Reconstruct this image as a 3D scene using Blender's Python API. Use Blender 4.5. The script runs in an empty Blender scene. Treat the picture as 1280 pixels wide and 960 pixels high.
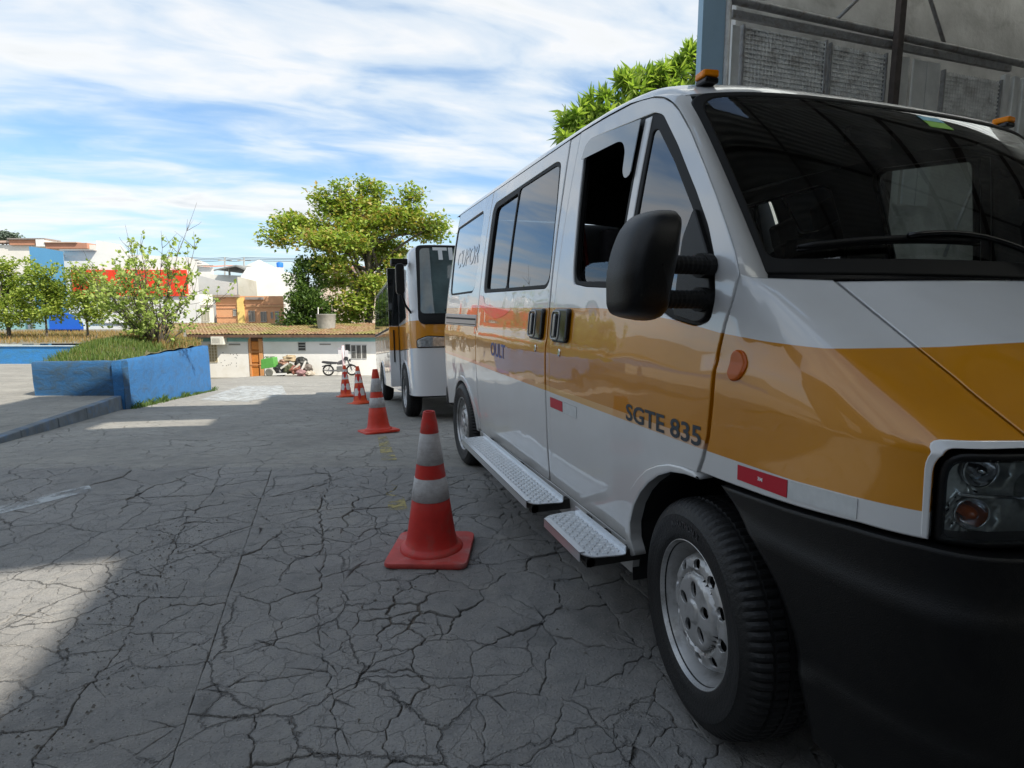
import bpy, bmesh, math, random
from math import sin, cos, pi, radians, atan, tan, sqrt, floor
from mathutils import Vector, Matrix, noise
from mathutils.geometry import delaunay_2d_cdt

random.seed(7)
SC = bpy.context.scene
COL = SC.collection
V = Vector

# ------------------------------------------------------------------ camera
YAW = radians(18.2)
PITCH = radians(7.73)
EYE = 1.22
cam = bpy.data.cameras.new('camera')
cam.sensor_width = 36.0
cam.lens = 36.0 * 700.0 / 1280.0
cam.clip_start = 0.05
cam.clip_end = 3000
cam_o = bpy.data.objects.new('camera', cam)
cam_o.location = (0, 0, EYE)
cam_o.rotation_euler = (pi / 2 - PITCH, 0, -YAW)
COL.objects.link(cam_o)
SC.camera = cam_o

# ------------------------------------------------------------------ light
SUN_H = V((0.66, -0.75)).normalized()      # horizontal direction towards the sun
SUN_EL = radians(48)
world = bpy.data.worlds.new('World')
SC.world = world
world.use_nodes = True
wt = world.node_tree
for n in list(wt.nodes):
    wt.nodes.remove(n)

def N(t, kind, **kw):
    n = t.nodes.new(kind)
    for k, v in kw.items():
        if k == 'ins':
            for a, b in v.items():
                n.inputs[a].default_value = b
        else:
            setattr(n, k, v)
    return n

def L(t, a, b):
    t.links.new(a, b)

def ramp(t, fac, stops, interp='LINEAR'):
    r = t.nodes.new('ShaderNodeValToRGB')
    r.color_ramp.interpolation = interp
    e = r.color_ramp.elements
    while len(e) > 1:
        e.remove(e[-1])
    e[0].position = stops[0][0]
    c = stops[0][1]
    e[0].color = (c, c, c, 1) if isinstance(c, (int, float)) else (*c, 1)
    for p, c in stops[1:]:
        q = e.new(p)
        q.color = (c, c, c, 1) if isinstance(c, (int, float)) else (*c, 1)
    L(t, fac, r.inputs[0])
    return r.outputs[0]

def math_n(t, op, a, b=None, c=None, clamp=False):
    n = t.nodes.new('ShaderNodeMath')
    n.operation = op
    n.use_clamp = clamp
    for i, v in enumerate((a, b, c)):
        if v is None:
            continue
        if isinstance(v, (int, float)):
            n.inputs[i].default_value = v
        else:
            L(t, v, n.inputs[i])
    return n.outputs[0]

def mixc(t, fac, a, b, mode='MIX'):
    n = t.nodes.new('ShaderNodeMix')
    n.data_type = 'RGBA'
    n.blend_type = mode
    n.clamp_factor = True
    for sock, v in ((n.inputs[0], fac), (n.inputs[6], a), (n.inputs[7], b)):
        if isinstance(v, (int, float)):
            sock.default_value = v
        elif isinstance(v, tuple):
            sock.default_value = (*v, 1) if len(v) == 3 else v
        else:
            L(t, v, sock)
    return n.outputs[2]

sky = N(wt, 'ShaderNodeTexSky', sky_type='NISHITA', sun_disc=False, sun_elevation=SUN_EL,
        sun_rotation=math.atan2(SUN_H.x, SUN_H.y), altitude=10, air_density=1.0, dust_density=1.2, ozone_density=1.5)
tc = N(wt, 'ShaderNodeTexCoord')
sep = N(wt, 'ShaderNodeSeparateXYZ')
L(wt, tc.outputs['Generated'], sep.inputs[0])
zz = math_n(wt, 'ADD', math_n(wt, 'MAXIMUM', sep.outputs[2], 0.0), 0.16)
cx = math_n(wt, 'DIVIDE', sep.outputs[0], zz)
cy = math_n(wt, 'DIVIDE', sep.outputs[1], zz)
comb = N(wt, 'ShaderNodeCombineXYZ')
L(wt, cx, comb.inputs[0]); L(wt, cy, comb.inputs[1])
mp = N(wt, 'ShaderNodeMapping')
mp.inputs['Rotation'].default_value = (0, 0, radians(-52))
mp.inputs['Scale'].default_value = (0.50, 1.15, 1)
mp.inputs['Location'].default_value = (2.3, 0.6, 0)
L(wt, comb.outputs[0], mp.inputs[0])
n1 = N(wt, 'ShaderNodeTexNoise', ins={'Scale': 0.95, 'Detail': 9.0, 'Roughness': 0.56, 'Distortion': 0.35})
n2 = N(wt, 'ShaderNodeTexNoise', ins={'Scale': 4.6, 'Detail': 5.0, 'Roughness': 0.5, 'Distortion': 0.5})
L(wt, mp.outputs[0], n1.inputs[0]); L(wt, mp.outputs[0], n2.inputs[0])
cl = math_n(wt, 'ADD', math_n(wt, 'MULTIPLY', n1.outputs[0], 0.60), math_n(wt, 'MULTIPLY', n2.outputs[0], 0.40))
mask0 = ramp(wt, cl, [(0.36, 0.08), (0.43, 0.36), (0.50, 0.74), (0.60, 0.97)])
hz_ = ramp(wt, sep.outputs[2], [(0.0, 0.80), (0.10, 0.55), (0.24, 0.0)])
mask = math_n(wt, 'MAXIMUM', mask0, hz_)
ccol = ramp(wt, cl, [(0.38, (0.62, 0.82, 0.98)), (0.50, (0.84, 0.92, 0.97)), (0.57, (0.96, 0.97, 0.97)), (0.66, (0.74, 0.79, 0.83))])
skyb = mixc(wt, 1.0, sky.outputs[0], (0.95, 1.14, 1.28), 'MULTIPLY')
bg1 = N(wt, 'ShaderNodeBackground', ins={'Strength': 0.10})
bg2 = N(wt, 'ShaderNodeBackground', ins={'Strength': 0.66})
L(wt, skyb, bg1.inputs[0]); L(wt, ccol, bg2.inputs[0])
msh = N(wt, 'ShaderNodeMixShader')
L(wt, mask, msh.inputs[0]); L(wt, bg1.outputs[0], msh.inputs[1]); L(wt, bg2.outputs[0], msh.inputs[2])
wo = N(wt, 'ShaderNodeOutputWorld')
L(wt, msh.outputs[0], wo.inputs[0])

sl = bpy.data.lights.new('sun', 'SUN')
sl.energy = 4.2
sl.angle = radians(0.53)
sl.color = (1.0, 0.93, 0.81)
so = bpy.data.objects.new('sun', sl)
sd_ = V((SUN_H.x * cos(SUN_EL), SUN_H.y * cos(SUN_EL), sin(SUN_EL)))
so.rotation_euler = sd_.to_track_quat('Z', 'Y').to_euler()
so.location = (20, -15, 30)
COL.objects.link(so)

SC.view_settings.view_transform = 'Standard'
SC.view_settings.look = 'None'
SC.view_settings.exposure = 0.68
SC.view_settings.gamma = 1.0
SC.view_settings.use_curve_mapping = False
SC.render.engine = 'CYCLES'
SC.cycles.max_bounces = 8
SC.cycles.transparent_max_bounces = 16

# ------------------------------------------------------------------ helpers
RV = V((cos(YAW), -sin(YAW), 0))           # right across the view
FV = V((sin(YAW), cos(YAW), 0))            # away along the view

def gz(x, y):
    """height of the road: level under the camera, then falling away down the street"""
    u = x * FV.x + y * FV.y
    s = u - 4.15
    k = 0.25
    sp = k * math.log(1 + math.exp(s / k)) if s / k < 30 else s
    z = -0.095 * sp
    if u > 33:
        z += 0.095 * (u - 33)
    if u > 46:
        z += 0.085 * (min(u, 170) - 46)
    return z

def at(px, py, d):
    """a point d metres away (along the view) in the direction of column px and row py"""
    t = tan(atan((480 - py) / 700.0) - PITCH)
    z = t * d
    dc = d * cos(PITCH) - z * sin(PITCH)
    r = (px - 640) / 700.0 * dc
    return RV * r + FV * d + V((0, 0, EYE + z))

def tag(o, label=None, cat=None, group=None, kind=None):
    if label: o['label'] = label
    if cat: o['category'] = cat
    if group: o['group'] = group
    if kind: o['kind'] = kind
    return o

def empty(name, loc, rot=(0, 0, 0), label=None, cat=None, group=None):
    o = bpy.data.objects.new(name, None)
    o.empty_display_size = 0.1
    COL.objects.link(o)
    o.location = loc
    o.rotation_euler = rot
    tag(o, label, cat, group)
    return o

def link(name, me, mat=None, parent=None, smooth=False):
    if mat is not None and not me.materials:
        for m in (mat if isinstance(mat, (list, tuple)) else [mat]):
            me.materials.append(m)
    if smooth:
        me.polygons.foreach_set('use_smooth', [True] * len(me.polygons))
    o = bpy.data.objects.new(name, me)
    COL.objects.link(o)
    if parent:
        o.parent = parent
    return o

class MB:
    """collects faces, then builds one mesh object"""
    def __init__(s):
        s.v = []; s.f = []; s.n = []; s.mi = []; s.cur = 0
    def add(s, vs, fs, ns=None):
        b = len(s.v)
        s.v += [tuple(v) for v in vs]
        s.f += [tuple(i + b for i in f) for f in fs]
        s.mi += [s.cur] * len(fs)
        s.n += [tuple(n) for n in ns] if ns else [(0, 0, 0)] * len(vs)
        return b
    def box(s, c, size, M=None, rz=0.0):
        x, y, z = [q / 2 for q in size]
        vs = [V((a * x, b_ * y, c_ * z)) for a in (-1, 1) for b_ in (-1, 1) for c_ in (-1, 1)]
        if rz: vs = [Matrix.Rotation(rz, 3, 'Z') @ v for v in vs]
        vs = [v + V(c) for v in vs]
        if M: vs = [M @ v for v in vs]
        s.add(vs, [(0, 1, 3, 2), (4, 6, 7, 5), (0, 4, 5, 1), (2, 3, 7, 6), (0, 2, 6, 4), (1, 5, 7, 3)])
    def b2(s, a, b):
        """box from corner to corner"""
        s.box([(a[i] + b[i]) / 2 for i in range(3)], [abs(a[i] - b[i]) for i in range(3)])
    def tube(s, pts, rad, seg=8, cap=True):
        pts = [V(p) for p in pts]
        n = len(pts)
        rads = rad if isinstance(rad, (list, tuple)) else [rad] * n
        rings = []
        up = V((0, 0, 1))
        t0 = (pts[1] - pts[0]).normalized()
        a = t0.cross(up)
        if a.length < 1e-3: a = V((1, 0, 0))
        a.normalize()
        for i in range(n):
            t = (pts[min(i + 1, n - 1)] - pts[max(i - 1, 0)]).normalized()
            a = (a - t * a.dot(t)).normalized()
            b = t.cross(a)
            rings.append([pts[i] + (a * cos(2 * pi * k / seg) + b * sin(2 * pi * k / seg)) * rads[i] for k in range(seg)])
        vs = [v for r in rings for v in r]
        fs = [(i * seg + k, i * seg + (k + 1) % seg, (i + 1) * seg + (k + 1) % seg, (i + 1) * seg + k) for i in range(n - 1) for k in range(seg)]
        if cap:
            fs.append(tuple(range(seg))[::-1]); fs.append(tuple((n - 1) * seg + k for k in range(seg)))
        s.add(vs, fs)
    def lathe(s, prof, seg=32, M=None, cap0=False, cap1=False, fn=None):
        """prof: (radius, height) about z"""
        vs = []
        for i, (r, h) in enumerate(prof):
            for k in range(seg):
                rr = r if fn is None else fn(i, k, r)
                vs.append(V((rr * cos(2 * pi * k / seg), rr * sin(2 * pi * k / seg), h)))
        if M: vs = [M @ v for v in vs]
        fs = [(i * seg + k, i * seg + (k + 1) % seg, (i + 1) * seg + (k + 1) % seg, (i + 1) * seg + k) for i in range(len(prof) - 1) for k in range(seg)]
        if cap0: fs.append(tuple(range(seg))[::-1])
        if cap1: fs.append(tuple((len(prof) - 1) * seg + k for k in range(seg)))
        s.add(vs, fs)
    def grid(s, rows, flip=False):
        m = len(rows[0])
        vs = [v for r in rows for v in r]
        fs = []
        for i in range(len(rows) - 1):
            for k in range(m - 1):
                q = (i * m + k, i * m + k + 1, (i + 1) * m + k + 1, (i + 1) * m + k)
                fs.append(q[::-1] if flip else q)
        s.add(vs, fs)
    def prism(s, poly, z0, z1, M=None):
        n = len(poly)
        vs = [V((p[0], p[1], z0)) for p in poly] + [V((p[0], p[1], z1)) for p in poly]
        if M: vs = [M @ v for v in vs]
        s.add(vs, [tuple(range(n))[::-1], tuple(range(n, 2 * n))] + [(i, (i + 1) % n, n + (i + 1) % n, n + i) for i in range(n)])
    def mesh(s, name, org=None):
        me = bpy.data.meshes.new(name)
        vs = s.v if org is None else [(v[0] - org[0], v[1] - org[1], v[2] - org[2]) for v in s.v]
        me.from_pydata(vs, [], s.f)
        me.validate()
        me.update()
        return me
    def build(s, name, mat=None, parent=None, org=None, smooth=False, bevel=0.0, normals=False, angle=None):
        me = s.mesh(name, org)
        if len(set(s.mi)) > 1 and len(me.polygons) == len(s.mi):
            me.polygons.foreach_set('material_index', s.mi)
        if bevel:
            bm = bmesh.new(); bm.from_mesh(me)
            bmesh.ops.bevel(bm, geom=[e for e in bm.edges if len(e.link_faces) == 2 and e.calc_face_angle(0) > 0.5], offset=bevel, segments=2, affect='EDGES', profile=0.5)
            bm.to_mesh(me); bm.free()
        if angle is not None:
            bm = bmesh.new(); bm.from_mesh(me)
            bmesh.ops.remove_doubles(bm, verts=bm.verts, dist=1e-5)
            for f in bm.faces: f.smooth = True
            for e in bm.edges:
                if len(e.link_faces) == 2 and e.calc_face_angle(0) > angle: e.smooth = False
            bm.to_mesh(me); bm.free()
        o = link(name, me, mat, parent, smooth)
        if normals and any(n != (0, 0, 0) for n in s.n) and len(me.vertices) == len(s.n):
            me.polygons.foreach_set('use_smooth', [True] * len(me.polygons))
            me.normals_split_custom_set_from_vertices(s.n)
        return o

def copy_tree(o, parent=None):
    c = o.copy()
    COL.objects.link(c)
    c.parent = parent
    for ch in list(o.children):
        copy_tree(ch, c)
    return c

# ------------------------------------------------------------------ materials
MATS = {}
def newmat(name):
    m = bpy.data.materials.new(name)
    m.use_nodes = True
    t = m.node_tree
    p = t.nodes['Principled BSDF']
    MATS[name] = m
    return m, t, p

def mat(name, col, rough=0.6, metal=0.0, var=0.0, scale=6.0, bump=0.0, bscale=40.0, spec=0.5, coat=0.0, dirt=None, alpha=1.0):
    if name in MATS: return MATS[name]
    m, t, p = newmat(name)
    p.inputs['Base Color'].default_value = (*col, 1)
    p.inputs['Roughness'].default_value = rough
    p.inputs['Metallic'].default_value = metal
    p.inputs['Specular IOR Level'].default_value = spec
    p.inputs['Coat Weight'].default_value = coat
    p.inputs['Coat Roughness'].default_value = 0.03
    c = N(t, 'ShaderNodeTexCoord')
    if var or dirt:
        n = N(t, 'ShaderNodeTexNoise', ins={'Scale': scale, 'Detail': 6.0, 'Roughness': 0.6})
        L(t, c.outputs['Object'], n.inputs[0])
        out = None
        if var:
            lo = tuple(max(0, q * (1 - var)) for q in col); hi = tuple(min(1, q * (1 + var)) for q in col)
            out = ramp(t, n.outputs[0], [(0.3, lo), (0.7, hi)])
        if dirt:
            n2_ = N(t, 'ShaderNodeTexNoise', ins={'Scale': scale * 0.7, 'Detail': 8.0, 'Roughness': 0.7, 'Distortion': 0.4})
            L(t, c.outputs['Object'], n2_.inputs[0])
            f = ramp(t, n2_.outputs[0], [(0.50, 0.0), (0.72, 0.85)])
            out = mixc(t, f, out if out else col, dirt)
        L(t, out, p.inputs['Base Color'])
    if bump:
        n = N(t, 'ShaderNodeTexNoise', ins={'Scale': bscale, 'Detail': 5.0, 'Roughness': 0.6})
        L(t, c.outputs['Object'], n.inputs[0])
        b = N(t, 'ShaderNodeBump', ins={'Strength': min(1.0, bump), 'Distance': 0.01})
        L(t, n.outputs[0], b.inputs['Height']); L(t, b.outputs[0], p.inputs['Normal'])
    return m

def glassmat(name, tint=(0.25, 0.3, 0.3), trans=0.8, rough=0.0, ior=1.5):
    m = bpy.data.materials.new(name); m.use_nodes = True
    MATS[name] = m
    t = m.node_tree
    for n in list(t.nodes): t.nodes.remove(n)
    tr = N(t, 'ShaderNodeBsdfTransparent'); tr.inputs[0].default_value = (*tint, 1)
    gl = N(t, 'ShaderNodeBsdfGlossy'); gl.inputs['Roughness'].default_value = rough
    gl.inputs['Color'].default_value = (0.95, 0.97, 1, 1)
    c = N(t, 'ShaderNodeTexCoord')
    nz = N(t, 'ShaderNodeTexNoise', ins={'Scale': 1.6, 'Detail': 1.0})
    L(t, c.outputs['Object'], nz.inputs[0])
    b = N(t, 'ShaderNodeBump', ins={'Strength': 0.10, 'Distance': 0.02})
    L(t, nz.outputs[0], b.inputs['Height']); L(t, b.outputs[0], gl.inputs['Normal'])
    fr = N(t, 'ShaderNodeFresnel', ins={'IOR': ior})
    mx = N(t, 'ShaderNodeMixShader')
    L(t, fr.outputs[0], mx.inputs[0]); L(t, tr.outputs[0], mx.inputs[1]); L(t, gl.outputs[0], mx.inputs[2])
    o = N(t, 'ShaderNodeOutputMaterial'); L(t, mx.outputs[0], o.inputs[0])
    return m

M_BLACK = mat('black_plastic', (0.004, 0.004, 0.0042), 0.45, bump=0.2, bscale=350, spec=0.35)
M_BLACKGLOSS = mat('black_gloss', (0.004, 0.004, 0.0045), 0.15, spec=0.4)
M_RUBBER = mat('black_rubber', (0.004, 0.004, 0.004), 0.6, spec=0.3)
M_DARK = mat('dark_interior', (0.012, 0.012, 0.013), 0.8)
M_CHROME = mat('chrome', (0.8, 0.8, 0.82), 0.12, 1.0)
M_STEELW = mat('silver_wheel_paint', (0.50, 0.50, 0.50), 0.38, 0.55, var=0.10, scale=14, dirt=(0.20, 0.19, 0.17))
M_ALU = mat('tread_aluminium', (0.66, 0.68, 0.70), 0.34, 0.85, var=0.1, scale=25, bump=0.15, bscale=80)
M_WHITE = mat('white_wall_paint', (0.80, 0.79, 0.76), 0.8, var=0.06, scale=3, dirt=(0.45, 0.42, 0.36))

# ================================================================== surfaces cut into panels
def lerp(a, b, t): return a + (b - a) * t
def interp(x, xs, ys):
    if x <= xs[0]: return ys[0]
    for i in range(len(xs) - 1):
        if x <= xs[i + 1]:
            return lerp(ys[i], ys[i + 1], (x - xs[i]) / (xs[i + 1] - xs[i]))
    return ys[-1]
def sstep(x, a, b):
    t = max(0.0, min(1.0, (x - a) / (b - a)))
    return t * t * (3 - 2 * t)

def cr(us, ps, u):
    """smooth curve through points ps at parameters us"""
    n = len(us)
    if u <= us[0]: i = 0
    elif u >= us[-1]: i = n - 2
    else:
        i = 0
        while u > us[i + 1]: i += 1
    def tg(k):
        a, b = max(0, k - 1), min(n - 1, k + 1)
        return [(ps[b][j] - ps[a][j]) / (us[b] - us[a]) for j in range(len(ps[0]))]
    h = us[i + 1] - us[i]
    t = (u - us[i]) / h
    m0, m1 = tg(i), tg(i + 1)
    t2, t3 = t * t, t * t * t
    return [(2 * t3 - 3 * t2 + 1) * ps[i][j] + (t3 - 2 * t2 + t) * h * m0[j] + (-2 * t3 + 3 * t2) * ps[i + 1][j] + (t3 - t2) * h * m1[j] for j in range(len(ps[0]))]

def rpoly(pts, r, n=5):
    """closed outline with rounded corners; r one radius or one per point"""
    out = []
    m = len(pts)
    for i in range(m):
        p = V(pts[i][:2]); a = V(pts[i - 1][:2]); b = V(pts[(i + 1) % m][:2])
        rr = r[i] if isinstance(r, (list, tuple)) else r
        la, lb = (a - p).length, (b - p).length
        q = min(rr, la * 0.49, lb * 0.49)
        if q < 1e-4:
            out.append((p.x, p.y)); continue
        s, e = p + (a - p) / la * q, p + (b - p) / lb * q
        for k in range(n + 1):
            t = k / n
            v = s * (1 - t) ** 2 + p * 2 * t * (1 - t) + e * t * t
            out.append((v.x, v.y))
    return out

def resample(poly, sp):
    out = []
    m = len(poly)
    for i in range(m):
        a, b = V(poly[i]), V(poly[(i + 1) % m])
        l = (b - a).length
        if l < 1e-5: continue
        k = max(1, int(math.ceil(l / sp)))
        for j in range(k):
            v = a.lerp(b, j / k)
            out.append((v.x, v.y))
    return out

def area(poly):
    return 0.5 * sum(poly[i][0] * poly[(i + 1) % len(poly)][1] - poly[(i + 1) % len(poly)][0] * poly[i][1] for i in range(len(poly)))

def ccw(poly): return poly if area(poly) > 0 else poly[::-1]

def inset(poly, d):
    """ccw outline moved inwards by d"""
    m = len(poly)
    out = []
    for i in range(m):
        a, p, b = V(poly[i - 1]), V(poly[i]), V(poly[(i + 1) % m])
        e1 = (p - a); e2 = (b - p)
        if e1.length < 1e-9 or e2.length < 1e-9:
            out.append(tuple(p)); continue
        n1 = V((-e1.y, e1.x)).normalized(); n2 = V((-e2.y, e2.x)).normalized()
        n = n1 + n2
        if n.length < 1e-6: n = n1
        n.normalize()
        k = max(0.5, n.dot(n1))
        q = p + n * (d / k)
        out.append((q.x, q.y))
    return out

def inside(p, poly):
    x, y = p; c = False
    j = len(poly) - 1
    for i in range(len(poly)):
        xi, yi = poly[i]; xj, yj = poly[j]
        if (yi > y) != (yj > y) and x < (xj - xi) * (y - yi) / (yj - yi) + xi: c = not c
        j = i
    return c

def dist_poly(p, poly):
    best = 1e9
    px, py = p
    for i in range(len(poly)):
        ax, ay = poly[i]; bx, by = poly[(i + 1) % len(poly)]
        dx, dy = bx - ax, by - ay
        l = dx * dx + dy * dy
        t = 0 if l == 0 else max(0, min(1, ((px - ax) * dx + (py - ay) * dy) / l))
        d = (ax + t * dx - px) ** 2 + (ay + t * dy - py) ** 2
        if d < best: best = d
    return sqrt(best)

def panel(name, outline, fn, mat_, parent=None, org=None, holes=(), sp=0.05, esp=None, depth=0.02, lip=0.004, lipd=0.003, off=0.0, spb=None):
    """a sheet cut to shape on the surface fn(a, b, d), its edges turned inwards"""
    esp = esp or sp * 0.6
    outer = resample(ccw(outline), esp)
    hs = [resample(ccw(h), esp) for h in holes]
    io = inset(outer, lip) if lip else outer
    ih = [inset(h, -lip) if lip else h for h in hs]
    pts = list(io); edges = [(i, (i + 1) % len(io)) for i in range(len(io))]
    for h in ih:
        b = len(pts); pts += h
        edges += [(b + i, b + (i + 1) % len(h)) for i in range(len(h))]
    spb = spb or sp
    x0 = min(p[0] for p in io); x1 = max(p[0] for p in io)
    y0 = min(p[1] for p in io); y1 = max(p[1] for p in io)
    nx = max(1, int((x1 - x0) / sp)); ny = max(1, int((y1 - y0) / spb))
    md = min(sp, spb) * 0.35
    for i in range(1, nx):
        for j in range(1, ny):
            p = (x0 + (x1 - x0) * i / nx, y0 + (y1 - y0) * j / ny)
            if not inside(p, io) or any(inside(p, h) for h in ih): continue
            if dist_poly(p, io) < md or any(dist_poly(p, h) < md for h in ih): continue
            pts.append(p)
    r = delaunay_2d_cdt([V(p) for p in pts], edges, [], 0, 1e-6)
    vs2 = [(v.x, v.y) for v in r[0]]
    m = MB()
    e = 1e-3
    def nrm(a, b):
        pa = V(fn(a + e, b, off)) - V(fn(a - e, b, off)); pb = V(fn(a, b + e, off)) - V(fn(a, b - e, off))
        n = pa.cross(pb)
        n.normalize()
        d = V(fn(a, b, off + 0.01)) - V(fn(a, b, off))
        if n.dot(d) < 0: n = -n
        return n
    ns = [nrm(*p) for p in vs2]
    P3 = [V(fn(p[0], p[1], off)) for p in vs2]
    fs = []
    for f in r[2]:
        if len(f) < 3: continue
        c = (sum(vs2[i][0] for i in f) / len(f), sum(vs2[i][1] for i in f) / len(f))
        if not inside(c, io) or any(inside(c, h) for h in ih): continue
        g = (P3[f[1]] - P3[f[0]]).cross(P3[f[2]] - P3[f[0]])
        fs.append(tuple(f) if g.dot(ns[f[0]]) > 0 else tuple(f)[::-1])
    m.add(P3, fs, ns)
    for (src, loop, sgn) in [(outer, io, 1)] + [(h, k, -1) for h, k in zip(hs, ih)]:
        n = len(loop)
        R0 = [V(fn(p[0], p[1], off)) for p in loop]
        R1 = [V(fn(p[0], p[1], off - lipd)) for p in src]
        R2 = [V(fn(p[0], p[1], off - depth)) for p in src]
        N0 = [nrm(*p) for p in loop]
        # outward direction in 3D
        N1 = []; N2 = []
        for i in range(n):
            o = R1[i] - R0[i]
            o = o - N0[i] * o.dot(N0[i])
            if o.length > 1e-7: o.normalize()
            else: o = V((0, 0, 0))
            N1.append((N0[i] * 0.8 + o * 1.0).normalized() if o.length else N0[i]); N2.append(o if o.length else N0[i])
        vs = R0 + R1 + R1 + R2
        fs = []
        for i in range(n):
            j = (i + 1) % n
            for q, (a, b) in enumerate(((0, n), (2 * n, 3 * n))):
                f = (a + i, a + j, b + j, b + i)
                g = (vs[f[1]] - vs[f[0]]).cross(vs[f[2]] - vs[f[0]])
                ref = N1[i] if q == 0 else N2[i]
                fs.append(f if g.dot(ref) >= 0 else f[::-1])
        m.add(vs, fs, N0 + N1 + N2 + N2)
    return m.build(name, mat_, parent, org, normals=True)

def text_verts(s, size, bold=0.0, space=1.0, shear=0.0, thick=0.0):
    c = bpy.data.curves.new('lettering', 'FONT')
    c.body = s; c.size = size; c.offset = bold; c.space_character = space; c.shear = shear
    c.resolution_u = 3; c.extrude = thick
    o = bpy.data.objects.new('lettering', c)
    COL.objects.link(o)
    dg = bpy.context.evaluated_depsgraph_get()
    me = bpy.data.meshes.new_from_object(o.evaluated_get(dg))
    vs = [v.co.copy() for v in me.vertices]; fs = [tuple(p.vertices) for p in me.polygons]
    bpy.data.objects.remove(o); bpy.data.curves.remove(c); bpy.data.meshes.remove(me)
    return vs, fs

def text_on(name, s, size, fn, mat_, parent, org, bold=0.0, space=1.0, shear=0.0, sx=1.0):
    """flat lettering laid on a surface; fn((x, y)) gives the place"""
    vs, fs = text_verts(s, size, bold, space, shear)
    m = MB()
    m.add([fn(v.x * sx, v.y) for v in vs], fs)
    return m.build(name, mat_, parent, org)

# ================================================================== the van
XC = 1.985
VORG = (XC, 2.7, 0.0)
def W(z):
    w = 1.003
    if z < 1.0: w -= 0.052 * ((1.0 - z) / 0.8) ** 2
    else: w -= 0.148 * (z - 1.0) ** 1.45
    return w - 0.006 * sstep(z, 1.05, 1.085)

YS_Z = [0.70, 0.755, 0.80, 0.87, 0.97, 1.10, 1.18, 1.25, 1.31]
YS_Y = [1.32, 1.31, 1.29, 1.27, 1.26, 1.255, 1.24, 1.222, 1.212]
def YS(z): return interp(z, YS_Z, YS_Y)

def contour(z):
    w = W(z)
    if z > 0.96:
        yc = 0.66 + (z - 0.96) * 1.535
    else:
        yc = 0.66 - (0.96 - z) * 0.10
    q = lerp(1.10, 0.62, sstep(z, 0.92, 1.30))
    yf = yc - 0.20
    ye = YS(z) - 0.006 if z > 0.7 else 1.31
    p6 = yc + 0.09 * q
    p7 = min(yc + 0.26 * q, lerp(yc, ye, 0.74))
    p6 = min(p6, lerp(yc, ye, 0.40))
    return ([-0.2, 0, 0.2, 0.4, 0.52, 0.66, 0.76, 0.86, 1.0],
            [(-0.35 * w, yf + 0.02), (0, yf), (0.35 * w, yf + 0.02), (0.62 * w, yf + 0.075), (0.78 * w, yc - 0.052), (w * (1 - 0.08 * q), yc),
             (w * (1 - 0.028 * q), p6), (w * (1 - 0.008 * q), p7), (w, ye)])

_cc = {}
def nose(u, z, d=0.0, side=-1):
    """front body: u 0 at the middle, 1 at the door seam"""
    a = abs(u)
    key = round(z, 5)
    if key not in _cc: _cc[key] = contour(z)
    us, ps = _cc[key]
    o, y = cr(us, ps, a)
    if d:
        o2, y2 = cr(us, ps, min(1, a + 0.01)); o1, y1 = cr(us, ps, a - 0.01 if a > 0.01 else a)
        t = V((o2 - o1, y2 - y1)).normalized()
        o += t.y * d; y -= t.x * d
    s = side if u >= 0 else -side
    return V((XC + s * o, y, z))

def noseu(Y, z):
    lo, hi = 0.4, 1.0
    for _ in range(30):
        m = (lo + hi) / 2
        if nose(m, z).y < Y: lo = m
        else: hi = m
    return (lo + hi) / 2

def side_fn(side=-1):
    def S(Y, z, d=0.0):
        if z < 1.32 and Y < YS(z) - 0.004 and z > 0.70:
            return nose(noseu(Y, z), z, d, side)
        w = W(z) + d
        if Y > 4.86: w -= ((Y - 4.86) / 0.17) ** 2.5 * 0.06
        return V((XC + side * w, Y, z))
    return S

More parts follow.
